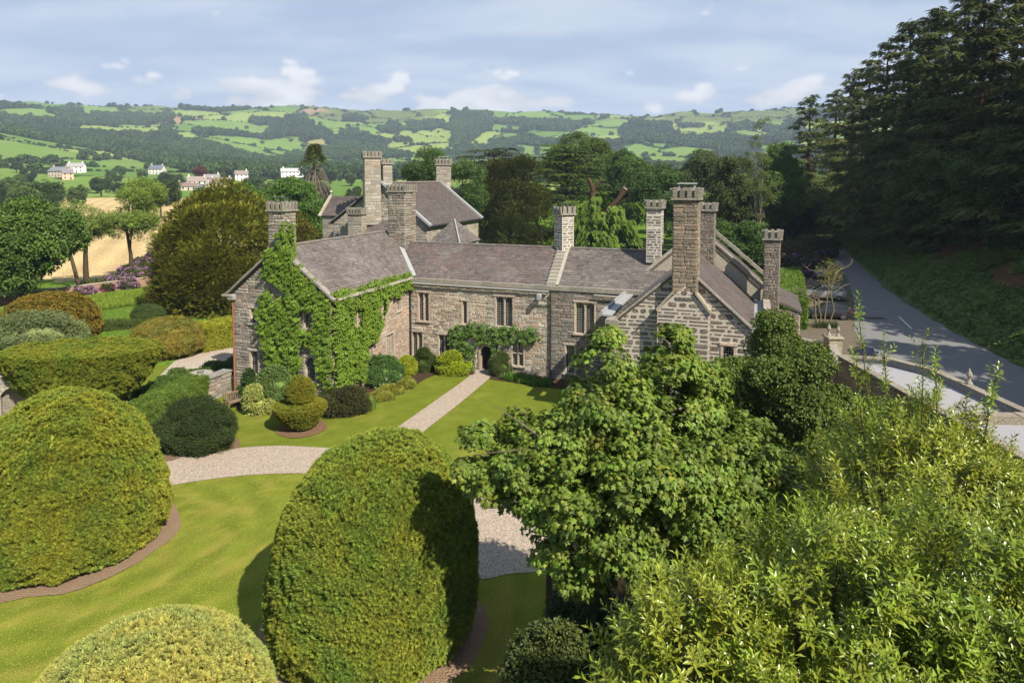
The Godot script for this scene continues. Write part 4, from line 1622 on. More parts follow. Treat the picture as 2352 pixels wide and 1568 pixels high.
	sp.bevel(P(4.28, 5.55, -0.2), P(4.52, 5.95, -0.62), 0.05, Color.WHITE)
	part(o, "rain_hopper", sp, M.lead)
	# --- kitchen wing with the great stack
	var kw := [[16.71, 17.5, 3.75, 5.1]]
	wall(o, "gable_wall", P(0, 0, -7.5), R, 11.05, 18.25, -0.2, 6.05, [14.7, 9.12], kw, style_joint)
	window(o, P(0, 0, -7.5), R, 16.71, 17.5, 3.75, 5.1, 1, true)
	wall(o, "side_wall", P(18.25, 0, 0), F, -7.5, 6.0, -0.2, 6.05, [], [], style_joint, false)
	wall(o, "side_wall", P(11.05, 0, 0), Vector3.BACK, 0.0, 7.5, -0.2, 6.05, [], [], style_joint, false)
	var brd := style_joint
	wall(o, "chimney_breast", P(0, 0, -8.1), R, 13.45, 16.15, -0.2, 6.85, [], [], brd)
	wall(o, "breast_side", P(16.15, 0, 0), F, -8.1, -7.5, -0.2, 6.85, [], [], brd)
	wall(o, "breast_side", P(13.45, 0, 0), Vector3.BACK, 7.5, 8.1, -0.2, 6.85, [], [], brd)
	# shoulders of the breast draw in to the shaft
	wall(o, "breast_shoulder", P(0, 0, -8.1), R, 13.45, 16.15, 6.85, 6.86, [14.85, 8.25], [], brd)
	for e in [[13.4, 6.83, 14.3, 7.85], [16.2, 6.83, 15.4, 7.85]]:
		var q := Shape.new()
		var p0 := P(e[0], e[1], -7.8)
		var p1 := P(e[2], e[3], -7.8)
		q.box((p0 + p1) / 2.0 + Vector3(0, 0.05, 0), (p1 - p0) / 2.0, Vector3(0, 0.09, 0), Vector3(0, 0, 0.42), Color(0.36, 0.31, 0.25))
		part(o, "weathering", q, M.stone)
	chimney(o, P(14.85, 0, -7.42), 1.28, 1.3, 7.7, 12.75, 0.64, style_brown, 0.0, 2)
	slope(o, "roof", P(18.32, 6.05, -7.62), P(18.32, 6.05, 1.6), P(14.7, 9.2, 1.6), P(14.7, 9.2, -7.62), SLATE_PURPLE)
	slope(o, "roof", P(11.0, 6.0, 1.6), P(11.0, 6.0, -7.62), P(14.7, 9.2, -7.62), P(14.7, 9.2, 1.6), SLATE_GREY)
	coping(o, P(14.7, 9.17, -6.6), P(14.7, 9.17, 0.6), 0.25, 0.08, 0.45, Color(0.2, 0.165, 0.16), "ridge_tile")
	coping(o, P(11.0, 5.95, -7.6), P(14.2, 8.72, -7.6), 0.2, 0.1, 0.6, Color(0.38, 0.34, 0.29))
	coping(o, P(15.4, 8.6, -7.6), P(18.3, 6.0, -7.6), 0.2, 0.1, 0.6, Color(0.3, 0.27, 0.24))
	var kn := Shape.new()
	kn.bevel(P(10.55, 5.7, -6.9), P(11.25, 6.12, -7.75), 0.06, Color(0.27, 0.24, 0.2))
	part(o, "kneeler", kn, M.stone)
	bar(o, "downpipe", P(10.98, 0.2, -7.6), P(10.98, 5.7, -7.6), 0.055, M.iron)
	var lv := Shape.new()
	lv.box(P(10.55, 6.2, -3.6), P(0.25, 0, 0), Vector3(0, 0.05, 0), P(0, 0, 3.7), Color.WHITE)
	lv.box(P(10.25, 6.3, -3.6), P(0.06, 0, 0), Vector3(0, 0.12, 0), P(0, 0, 3.7), Color.WHITE)
	part(o, "lead_gutter", lv, M.lead)
	var lg := Shape.new()
	lg.box(P(18.6, 6.02, -2.9), P(0.27, 0, 0), Vector3(0, 0.04, 0), P(0, 0, 4.5), Color.WHITE)
	part(o, "lead_gutter", lg, M.lead)
	wall(o, "parapet_wall", P(19.2, 0, 0), F, -7.5, 1.4, -0.2, 6.35, [], [], style_grey)
	wall(o, "parapet_wall", P(0, 0, -7.5), R, 18.25, 19.2, -0.2, 6.1, [], [], style_joint)
	coping(o, P(19.03, 6.3, -7.4), P(19.03, 6.3, 1.4), 0.4, 0.14, 0.7, Color(0.34, 0.31, 0.26))
	chimney(o, P(15.35, 0, 1.35), 0.95, 0.95, 8.4, 11.75, 0.55, style_stack)
	chimney(o, P(19.3, 0, 0.2), 0.9, 0.9, 0.0, 10.1, 0.6, style_stack, 0.0, 0)
	# taller roof behind, its plastered upstand showing over the slates
	var ups := Shape.new()
	ups.quad(P(14.6, 8.9, 1.75), P(18.7, 5.4, 1.75), P(18.9, 7.0, 1.75), P(14.7, 10.6, 1.75), Color(0.45, 0.40, 0.33))
	ups.quad(P(10.7, 5.4, 1.75), P(14.6, 8.9, 1.75), P(14.7, 10.6, 1.75), P(10.5, 7.0, 1.75), Color(0.45, 0.40, 0.33))
	part(o, "plastered_upstand", ups, M.render)
	coping(o, P(14.75, 10.5, 1.8), P(18.95, 6.9, 1.8), 0.34, 0.1, 0.6, Color(0.3, 0.27, 0.25))
	slope(o, "roof", P(18.7, 6.85, 1.7), P(18.7, 6.85, 6.0), P(14.7, 10.35, 6.0), P(14.7, 10.35, 1.7), SLATE_PURPLE)
	slope(o, "roof", P(10.7, 6.85, 6.0), P(10.7, 6.85, 1.7), P(14.7, 10.35, 1.7), P(14.7, 10.35, 6.0), SLATE_GREY)
	coping(o, P(14.75, 10.6, 6.1), P(18.95, 7.0, 6.1), 0.4, 0.22, 0.5, Color(0.24, 0.22, 0.18))
	wall(o, "side_wall", P(18.7, 0, 0), F, 1.4, 6.0, -0.2, 6.9, [], [], style_grey, false)
	# service rooms beside the road
	wall(o, "service_wall", P(0, 0, 0.9), R, 19.3, 21.0, -0.2, 5.6, [], [], style_wing)
	wall(o, "service_wall", P(21.0, 0, 0), F, 0.9, 7.0, -0.2, 5.6, [], [[1.5, 2.6, 3.4, 5.0], [3.2, 4.3, 3.4, 5.0]], style_warm)
	window(o, P(21.0, 0, 0), F, 1.5, 2.6, 3.4, 5.0, 2, false)
	window(o, P(21.0, 0, 0), F, 3.2, 4.3, 3.4, 5.0, 2, false)
	slope(o, "roof", P(21.15, 5.6, 0.8), P(21.15, 5.6, 7.0), P(19.2, 6.4, 7.0), P(19.2, 6.4, 0.8), SLATE_PURPLE)
	lay(stones_kept, 300, "stone", "small_stones", M.stone)
	lay(slates_kept, 300, "slate", "small_slates", M.slate)


func front_door(o: Node3D) -> void:
	var d := Node3D.new()
	d.name = "door"
	o.add_child(d, true)
	d.set_meta("label", "dark plank door standing open under a stone arch")
	var R := Vector3.RIGHT
	var col := Color(0.42, 0.31, 0.23)
	for x in [-0.2, 0.82]:
		var s := Shape.new()
		s.box(P(x, 0.75, 0.08), R * 0.08, Vector3(0, 0.95, 0), Vector3(0, 0, 0.17), tint(col, 0.1))
		part(d, "jamb", s, M.sand)
	var ar := Shape.new()
	for k in 10:
		var f0 := k / 10.0
		var f1 := (k + 1) / 10.0
		var y0 := 1.42 + 0.42 * sqrt(maxf(0.0, 1.0 - pow(f0 * 2.0 - 1.0, 2.0)))
		var y1 := 1.42 + 0.42 * sqrt(maxf(0.0, 1.0 - pow(f1 * 2.0 - 1.0, 2.0)))
		var x0 := lerpf(-0.12, 0.74, f0)
		var x1 := lerpf(-0.12, 0.74, f1)
		ar.quad(P(x0, y0, -0.06), P(x1, y1, -0.06), P(x1, 2.02, -0.06), P(x0, 2.02, -0.06), col)
		ar.quad(P(x0, y0, 0.25), P(x1, y1, 0.25), P(x1, y1, -0.06), P(x0, y0, -0.06), col)
	part(d, "arch", ar, M.sand)
	var hall := Shape.new()   # the passage behind, closed all round
	hall.quad(P(-0.28, -0.2, 2.4), P(0.9, -0.2, 2.4), P(0.9, 2.05, 2.4), P(-0.28, 2.05, 2.4), Color(0.5, 0.46, 0.38))
	hall.quad(P(-0.28, -0.2, 0.0), P(-0.28, -0.2, 2.4), P(-0.28, 2.05, 2.4), P(-0.28, 2.05, 0.0), Color(0.5, 0.46, 0.38))
	hall.quad(P(0.9, -0.2, 2.4), P(0.9, -0.2, 0.0), P(0.9, 2.05, 0.0), P(0.9, 2.05, 2.4), Color(0.5, 0.46, 0.38))
	hall.quad(P(-0.28, 2.05, 0.0), P(-0.28, 2.05, 2.4), P(0.9, 2.05, 2.4), P(0.9, 2.05, 0.0), Color(0.5, 0.46, 0.38))
	hall.quad(P(-0.28, 0.0, 0.0), P(0.9, 0.0, 0.0), P(0.9, 0.0, 2.4), P(-0.28, 0.0, 2.4), Color(0.3, 0.27, 0.23))
	part(d, "passage", hall, M.paint)
	var hinge := P(-0.1, 0, 0.28)
	var dir := P(0.45, 0, 0.6).normalized()
	var nn := dir.cross(Vector3.UP)
	for k in 5:
		var s := Shape.new()
		s.box(hinge + dir * (0.085 + k * 0.17) + Vector3(0, 0.86, 0), dir * 0.081, Vector3(0, 0.84, 0), nn * 0.03, tint(Color(0.055, 0.042, 0.034), 0.25))
		part(d, "plank", s, M.wood)
	var st := Shape.new()
	st.bevel(P(-0.45, -0.1, 0.3), P(1.05, 0.09, -0.55), 0.03, Color(0.36, 0.32, 0.28))
	part(d, "doorstep", st, M.stone)


func build_tower() -> void:
	var o := thing("hall_tower", "taller stone hall with purple slate roof and clustered stacks rising behind the manor", "house", Vector3(HOUSE_X, 0, -HOUSE_D), -TURN)
	var R := Vector3.RIGHT
	var F := Vector3.FORWARD
	wall(o, "gable_wall", P(0, 0, 11), R, -20.0, -9.9, 3.0, 9.6, [-14.7, 13.3], [], style_tower)
	wall(o, "side_wall", P(-9.9, 0, 0), F, 11.0, 23.0, 3.0, 9.6, [], [], style_tower)
	wall(o, "side_wall", P(-20.0, 0, 0), Vector3.BACK, -23.0, -11.0, 0.0, 9.6, [], [], style_tower, false)
	wall(o, "rear_wall", P(0, 0, 23), Vector3.LEFT, 9.9, 20.0, 0.0, 9.6, [14.7, 13.3], [], style_tower, false)
	slope(o, "roof", P(-9.65, 9.5, 10.9), P(-9.65, 9.5, 23.1), P(-14.7, 13.4, 23.1), P(-14.7, 13.4, 10.9), SLATE_PURPLE)
	slope(o, "roof", P(-20.3, 9.5, 23.1), P(-20.3, 9.5, 10.9), P(-14.7, 13.4, 10.9), P(-14.7, 13.4, 23.1), SLATE_PURPLE, false)
	coping(o, P(-14.7, 13.38, 11.0), P(-14.7, 13.38, 23.0), 0.28, 0.1, 0.5, Color(0.3, 0.26, 0.25), "ridge_tile")
	for e in [[P(-14.6, 13.42, 23.2), P(-9.5, 9.45, 23.2)], [P(-14.6, 13.42, 10.85), P(-9.5, 9.45, 10.85)]]:
		var s := Shape.new()
		var d: Vector3 = (e[1] - e[0]) / 2.0
		s.box((e[0] + e[1]) / 2.0 + Vector3(0.03, 0.06, 0), d, Vector3(0.05, 0.09, 0), Vector3(0, 0, 0.2), Color.WHITE)
		part(o, "lead_verge", s, M.lead)
	coping(o, P(-20.4, 9.4, 10.85), P(-15.8, 12.6, 10.85), 0.3, 0.12, 0.7, Color(0.13, 0.13, 0.13))
	chimney(o, P(-15.5, 0, 10.7), 1.45, 1.2, 9.5, 15.7, 0.62, style_tower, deg_to_rad(40.0))
	chimney(o, P(-14.35, 0, 11.5), 0.85, 0.85, 12.0, 15.1, 0.5, style_tower, deg_to_rad(40.0))
	chimney(o, P(-16.4, 0, 9.6), 1.5, 0.9, 6.0, 10.5, 0.62, style_tower)
	chimney(o, P(-14.4, 0, 23.9), 1.55, 1.5, 8.0, 15.2, 0.72, style_tower, deg_to_rad(22.0), 2)
	bar(o, "gutter", P(-9.6, 9.42, 11.0), P(-9.6, 9.42, 23.0), 0.09, M.iron)
	# little gabled wing with its own slates and a ball finial
	wall(o, "wing_wall", P(0, 0, 12.5), R, -22.3, -20.0, 3.0, 10.2, [], [], style_tower)
	wall(o, "wing_wall", P(-22.3, 0, 0), Vector3.BACK, -16.0, -12.5, 3.0, 10.2, [-14.2, 12.0], [], style_tower, false)
	slope(o, "roof", P(-22.5, 10.1, 12.3), P(-18.4, 10.1, 12.3), P(-18.4, 12.0, 14.2), P(-22.5, 12.0, 14.2), SLATE_PURPLE)
	slope(o, "roof", P(-18.4, 10.1, 16.2), P(-22.5, 10.1, 16.2), P(-22.5, 12.0, 14.2), P(-18.4, 12.0, 14.2), SLATE_PURPLE, false)
	coping(o, P(-22.4, 10.0, 12.2), P(-22.4, 12.0, 14.2), 0.3, 0.14, 0.6, Color(0.42, 0.37, 0.3))
	var fin := Shape.new()
	fin.lathe(P(-22.4, 12.1, 14.2), [Vector2(0.08, 0), Vector2(0.06, 0.15), Vector2(0.16, 0.3), Vector2(0.1, 0.45), Vector2(0.0, 0.52)], 10, Color(0.5, 0.47, 0.42))
	part(o, "finial", fin, M.stone)
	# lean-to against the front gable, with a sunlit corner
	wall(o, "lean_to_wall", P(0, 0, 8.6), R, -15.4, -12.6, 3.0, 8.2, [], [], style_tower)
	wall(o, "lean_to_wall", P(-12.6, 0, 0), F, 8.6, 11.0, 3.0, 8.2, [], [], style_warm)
	slope(o, "roof", P(-15.5, 8.15, 8.4), P(-12.4, 8.15, 8.4), P(-12.4, 9.9, 10.95), P(-15.5, 9.9, 10.95), SLATE_GREY)
	# stair turret with a pointed roof
	wall(o, "turret_wall", P(0, 0, 11.0), R, -9.6, -6.8, 3.0, 7.9, [], [], style_tower)
	wall(o, "turret_wall", P(-6.8, 0, 0), F, 11.0, 15.4, 3.0, 7.9, [], [], style_tower)
	var c := P(-8.2, 9.95, 13.2)
	slope(o, "turret_roof", P(-9.8, 7.9, 10.8), P(-6.6, 7.9, 10.8), c, c, SLATE_GREY)
	slope(o, "turret_roof", P(-6.6, 7.9, 10.8), P(-6.6, 7.9, 15.6), c, c, SLATE_WING)
	var hp := Shape.new()
	hp.tube(PackedVector3Array([P(-6.55, 7.92, 10.75), c + Vector3(0, 0.06, 0)]), PackedFloat32Array([0.07, 0.07]), 6, Color.WHITE)
	part(o, "lead_hip", hp, M.lead)
	var tp := Shape.new()   # blue sheet tucked beside the corner stack
	tp.quad(P(-10.6, 7.7, 4.9), P(-9.5, 7.5, 4.9), P(-9.5, 8.5, 5.4), P(-10.2, 8.5, 5.4), Color.WHITE)
	tp.quad(P(-9.5, 7.5, 4.9), P(-9.3, 7.5, 5.8), P(-9.3, 8.4, 5.8), P(-9.5, 8.5, 5.4), Color.WHITE)
	part(o, "blue_cover", tp, M.tarp)
	lay(stones_kept, 200, "stone", "small_stones", M.stone)
	lay(slates_kept, 200, "slate", "small_slates", M.slate)


# ---- walls and small buildings in the grounds ---------------------------------------------------
# a free-standing wall between two ground points, stones on the sides that show, coping on top
func free_wall(o: Node3D, a: Vector2, b: Vector2, tall: float, thick: float, st: Dictionary, holes: Array = [], cope := 0.12, cope_col := Color(0.33, 0.3, 0.26), wide := 0.12) -> void:
	var p := Vector3(a.x, 0, -a.y)
	var q := Vector3(b.x, 0, -b.y)
	var u := (q - p).normalized()
	var n := u.cross(Vector3.UP)
	var l := p.distance_to(q)
	var flip := []
	for h in holes:
		flip.append([l - h[1], l - h[0], h[2], h[3]])
	wall(o, "wall_face", p + n * thick / 2.0, u, 0.0, l, -0.2, tall, [], holes, st)
	wall(o, "wall_face", q - n * thick / 2.0, -u, 0.0, l, -0.2, tall, [], flip, st, false)
	var e := Shape.new()
	for k in [[p, -1.0], [q, 1.0]]:
		var c: Vector3 = k[0]
		e.box(c + Vector3(0, tall / 2.0 - 0.1, 0) - u * (k[1] * 0.06), u * 0.06, Vector3(0, tall / 2.0 + 0.1, 0), n * thick / 2.0, st.mortar)
	for h in holes:
		for x in [h[0], h[1]]:
			e.box(p + u * x + Vector3(0, (h[2] + h[3]) / 2.0, 0), u * 0.05, Vector3(0, (h[3] - h[2]) / 2.0, 0), n * (thick / 2.0 - 0.01), st.mortar)
	part(o, "wall_end", e, M.mortar)
	if cope > 0.0:
		coping(o, p + Vector3(0, tall - 0.01, 0), q + Vector3(0, tall - 0.01, 0), thick + wide, cope, 0.8, cope_col)
	lay(stones_kept, 90, "stone", "small_stones", M.stone)


func house_point(a: float, b: float) -> Vector2:
	var c := cos(TURN)
	var s := sin(TURN)
	return Vector2(HOUSE_X + a * c + b * s, HOUSE_D - a * s + b * c)


func finial(o: Node3D, at: Vector3, k: float) -> void:
	var f := Shape.new()
	f.lathe(at, [Vector2(0.17 * k, 0), Vector2(0.15 * k, 0.08 * k), Vector2(0.07 * k, 0.2 * k), Vector2(0.07 * k, 0.3 * k), Vector2(0.13 * k, 0.42 * k), Vector2(0.12 * k, 0.52 * k), Vector2(0.05 * k, 0.66 * k), Vector2(0.0, 0.8 * k)], 8, Color(0.3, 0.27, 0.22))
	part(o, "finial", f, M.stone)


func build_outbuildings() -> void:
	# low wall running out from the wing corner
	var w := thing("garden_wall", "low rubble wall with broad flat coping running out from the creeper-clad wing", "wall")
	free_wall(w, house_point(-13.75, -15.8), house_point(-13.75, -10.0), 1.42, 0.45, style_wing, [], 0.1, Color(0.27, 0.25, 0.23), 0.25)
	# tall wall with arched doorways under the flat-topped yew
	w = thing("garden_wall", "tall weathered wall with arched doorways under the flat-topped yew", "wall")
	var a := Vector2(-31.5, 36.3)
	var b := Vector2(-23.6, 39.85)
	free_wall(w, a, b, 2.85, 0.5, style_tower, [[3.1, 4.35, -0.2, 2.25], [5.4, 6.1, -0.2, 2.0]], 0.12, Color(0.42, 0.38, 0.32), 0.15)
	var u := Vector3(b.x - a.x, 0, -(b.y - a.y)).normalized()
	var n := u.cross(Vector3.UP)
	var base := Vector3(a.x, 0, -a.y) + n * 0.27
	for k in 9:   # arch ring of wedge stones
		var t0 := PI * k / 9.0
		var t1 := PI * (k + 1) / 9.0
		var s := Shape.new()
		var ring := []
		for r in [0.58, 0.84]:
			for t in [t0 + 0.02, t1 - 0.02]:
				ring.append(base + u * (3.72 - cos(t) * r) + Vector3(0, 1.62 + sin(t) * r, 0))
		var f := n * 0.08
		s.quad(ring[0] + f, ring[1] + f, ring[3] + f, ring[2] + f, Color.WHITE)
		for i in s.c.size():
			s.c[i] = tint(Color(0.4, 0.36, 0.3), 0.0)
		s.quad(ring[0] - f * 3.0, ring[1] - f * 3.0, ring[1] + f, ring[0] + f, Color(0.36, 0.32, 0.27))
		s.quad(ring[2] + f, ring[3] + f, ring[3] - f, ring[2] - f, Color(0.36, 0.32, 0.27))
		part(w, "arch_stone", s, M.stone)
	var dr := Shape.new()
	dr.box(base - n * 0.34 + u * 3.72 + Vector3(0, 1.0, 0), u * 0.62, Vector3(0, 1.25, 0), n * 0.03, Color(0.2, 0.17, 0.14))
	part(w, "blocked_door", dr, M.stone)
	# pinkish brick wall before the hay field
	w = thing("brick_wall", "long low pinkish brick wall between the rough grass and the hay field", "wall")
	var p := Vector2(-60.0, 66.5)
	var q := Vector2(-38.0, 99.0)
	var d := Vector3(q.x - p.x, 0, -(q.y - p.y))
	var l := d.length()
	d = d.normalized()
	var face := Shape.new()
	var m := Vector3((p.x + q.x) / 2.0, 0, -(p.y + q.y) / 2.0)
	face.box(m + Vector3(0, 0.5, 0), d * l / 2.0, Vector3(0, 0.6, 0), d.cross(Vector3.UP) * 0.16, Color(0.46, 0.29, 0.22))
	part(w, "wall_face", face, M.mortar)
	coping(w, Vector3(p.x, 1.1, -p.y), Vector3(q.x, 1.1, -q.y), 0.46, 0.1, 1.1, Color(0.46, 0.36, 0.29))
	# roadside wall with a finialled pier
	w = thing("roadside_wall", "rough stone wall ending in a square pier with two finials by the parked cars", "wall")
	free_wall(w, Vector2(19.6, 49.6), Vector2(22.2, 47.2), 2.25, 0.45, style_stack, [], 0.1)
	free_wall(w, Vector2(22.3, 46.8), Vector2(20.0, 41.1), 2.3, 0.45, style_brown, [], 0.1)
	var pier := Shape.new()
	for i in 6:
		var hh := 0.46
		pier = Shape.new()
		pier.bevel(Vector3(21.95, i * hh, -47.45), Vector3(22.85, (i + 1) * hh - 0.015, -46.55), 0.03, tint(Color(0.36, 0.31, 0.22), 0.18))
		part(w, "pier_block", pier, M.stone)
	pier = Shape.new()
	pier.bevel(Vector3(21.85, 2.76, -47.55), Vector3(22.95, 2.9, -46.45), 0.04, Color(0.33, 0.29, 0.22))
	part(w, "pier_cap", pier, M.stone)
	finial(w, Vector3(22.15, 2.9, -47.1), 1.1)
	finial(w, Vector3(22.7, 2.9, -46.9), 1.0)
	# flat-roofed gatehouse beside the road
	w = thing("flat_roofed_outbuilding", "low stone outbuilding with pale flat roof, parapet and small finials beside the road", "building")
	var pts := [Vector2(19.9, 41.0), Vector2(22.7, 40.2), Vector2(23.9, 38.0), Vector2(24.0, 30.6), Vector2(23.9, 22.0), Vector2(19.8, 22.0)]
	var roof := sheet(PackedVector2Array(pts), 2.72, Color(0.34, 0.34, 0.365))
	part(w, "flat_roof", roof, M.asphalt)
	for i in pts.size():
		var c: Vector2 = pts[i]
		var e: Vector2 = pts[(i + 1) % pts.size()]
		var cu := Vector3(e.x - c.x, 0, -(e.y - c.y)).normalized()
		var len := c.distance_to(e)
		wall(w, "wall", Vector3(e.x, 0, -e.y), -cu, 0, len, -0.2, 3.05, [], [], style_brown, i < 3 or i == 5)
		var inner := Shape.new()
		var nn := cu.cross(Vector3.UP)
		inner.box(Vector3((c.x + e.x) / 2.0, 2.9, -(c.y + e.y) / 2.0) + nn * 0.2, cu * (len / 2.0), Vector3(0, 0.2, 0), nn * 0.02, Color(0.3, 0.31, 0.34))
		part(w, "parapet_lining", inner, M.render)
		coping(w, Vector3(c.x, 3.05, -c.y) + nn * 0.12, Vector3(e.x, 3.05, -e.y) + nn * 0.12, 0.46, 0.1, 0.9, Color(0.25, 0.215, 0.17))
	coping(w, Vector3(21.3, 2.7, -30.8), Vector3(23.9, 2.7, -30.6), 0.6, 0.42, 0.9, Color(0.27, 0.23, 0.18))
	finial(w, Vector3(23.92, 3.15, -35.1), 1.1)
	lay(stones_kept, 60, "stone", "small_stones", M.stone)
	# wooden seat by the low wall
	var g := ground_at(541, 936)
	var bench := thing("garden_bench", "small weathered wooden bench beside the low garden wall", "bench", Vector3(g.x, 0.0, g.z), 0.9)
	var wood := Color(0.3, 0.22, 0.15)
	for i in 4:
		var s := Shape.new()
		s.block(Vector3(-0.62, 0.42, -0.24 + i * 0.13), Vector3(0.62, 0.45, -0.13 + i * 0.13), tint(wood, 0.15))
		part(bench, "seat_slat", s, M.wood)
	for i in 9:
		var s := Shape.new()
		s.block(Vector3(-0.6 + i * 0.14, 0.47, -0.3), Vector3(-0.53 + i * 0.14, 0.86, -0.27), tint(wood, 0.15))
		part(bench, "back_slat", s, M.wood)
	var rail := Shape.new()
	rail.block(Vector3(-0.66, 0.86, -0.32), Vector3(0.66, 0.94, -0.25), wood)
	part(bench, "back_rail", rail, M.wood)
	for x in [-0.62, 0.55]:
		for z in [-0.31, 0.24]:
			var s := Shape.new()
			s.block(Vector3(x, 0, z), Vector3(x + 0.07, 0.64 if z > 0 else 0.88, z + 0.06), wood)
			part(bench, "leg", s, M.wood)
		var arm := Shape.new()
		arm.block(Vector3(x - 0.01, 0.62, -0.28), Vector3(x + 0.08, 0.66, 0.32), wood)
		part(bench, "armrest", arm, M.wood)
	# stone table on the terrace, in a round kerb
	g = ground_at(461, 882)
	var tb := thing("stone_table", "octagonal stone table on a short pillar on the gravel terrace", "table", Vector3(g.x, 0, g.z))
	var s := Shape.new()
	s.lathe(Vector3.ZERO, [Vector2(0.3, 0.0), Vector2(0.3, 0.1), Vector2(0.16, 0.16), Vector2(0.14, 0.55), Vector2(0.22, 0.68)], 10, Color(0.27, 0.24, 0.2))
	part(tb, "pillar", s, M.stone)
	s = Shape.new()
	s.lathe(Vector3(0, 0.68, 0), [Vector2(0.0, 0.0), Vector2(0.78, 0.0), Vector2(0.8, 0.05), Vector2(0.76, 0.12), Vector2(0.0, 0.13)], 8, Color(0.36, 0.34, 0.3))
	part(tb, "table_top", s, M.stone)
	s = Shape.new()
	s.lathe(Vector3(0, 0.81, 0), [Vector2(0.05, 0.0), Vector2(0.2, 0.02), Vector2(0.24, 0.09), Vector2(0.2, 0.09), Vector2(0.12, 0.04), Vector2(0.0, 0.04)], 10, Color(0.2, 0.15, 0.11))
	part(tb, "bowl", s, M.stone)
	var rg := thing("stone_kerb", "low curved stone kerb set round the octagonal table", "kerb", Vector3(g.x, 0, g.z))
	for i in 22:
		var t := TAU * i / 22.0
		var k := Shape.new()
		var c := Vector3(cos(t) * 1.5, 0.16, sin(t) * 1.5)
		k.box(c, Vector3(-sin(t), 0, cos(t)) * 0.205, Vector3(0, 0.17, 0), Vector3(cos(t), 0, sin(t)) * 0.16, tint(Color(0.3, 0.26, 0.21), 0.18))
		part(rg, "kerb_stone", k, M.stone)


# ---- planting in the court and the gardens ------------------------------------------------------
func plant(called: String, label: String, category: String, px: float, py: float, group := "", turn := 0.0) -> Node3D:
	var g := ground_at(px, py)
	return thing(called, label, category, g, turn, group)


func in_any(p: Vector2, polys: Array) -> bool:
	for q in polys:
		if Geometry2D.is_point_in_polygon(p, q):
			return true
	return false


# creeper over a wall: region polygons in (u, h); each spray lies on the wall and hangs
func creep(where: Array, cols: PackedColorArray, g: Transform3D, o: Vector3, u: Vector3, polys: Array, gaps: Array, lo: Vector2, hi: Vector2, per_m2: float, size: float, col: Color) -> void:
	var n := u.cross(Vector3.UP)
	for i in int((hi.x - lo.x) * (hi.y - lo.y) * per_m2):
		var p := Vector2(rnd(lo.x, hi.x), rnd(lo.y, hi.y))
		var j := Vector2(noise_a.get_noise_2d(p.x * 1.1, p.y * 1.1), noise_a.get_noise_2d(p.x * 1.1 + 30.0, p.y * 1.1)) * 0.45
		if not in_any(p + j, polys):
			continue
		var open := false
		for q in gaps:
			open = open or (p.x > q[0] - 0.05 and p.x < q[1] + 0.05 and p.y > q[2] - 0.1 and p.y < q[3] + 0.05)
		if open:
			continue
		var thick := 0.1 + 0.22 * (noise_b.get_noise_2d(p.x * 0.9, p.y * 0.9) * 0.5 + 0.5)
		var at := o + u * p.x + Vector3(0, p.y, 0) + n * rnd(0.04, thick + 0.12)
		var y := (n + Vector3(0, 0.35, 0) + ball() * 0.3).normalized()
		var z := (Vector3.DOWN + u * rnd(-0.6, 0.6))
		z = (z - y * z.dot(y)).normalized()
		var k := size * rnd(0.75, 1.3)
		where.append(g * Transform3D(Basis(y.cross(z) * k, y * k, z * k), at))
		cols.append(tint(col, 0.24) * (1.0 + 0.25 * noise_a.get_noise_2d(p.x * 0.7, p.y * 0.7)))


func front_px(pts: Array) -> PackedVector2Array:   # wing front, from an enlarged view of it
	var out := PackedVector2Array()
	for p in pts:
		out.append(Vector2(-13.37 + (p[0] - 95) * 0.00952, 6.45 + 0.0005 * (p[0] - 95) - (p[1] - 380) / 128.0))
	return out


func side_px(pts: Array) -> PackedVector2Array:
	var out := PackedVector2Array()
	for p in pts:
		var eave: float = 385.0 - (p[0] - 880) * 0.274
		out.append(Vector2(-9.77 + (p[0] - 880) * 0.0159, 6.84 - (p[1] - eave) / (128.0 - (p[0] - 880) * 0.032)))
	return out


func main_px(pts: Array) -> PackedVector2Array:
	var out := PackedVector2Array()
	for p in pts:
		out.append(Vector2(-5.89 + (p[0] - 165) * 0.00773, (1345.0 + (p[0] - 900) * 0.02 - p[1]) / 139.0))
	return out


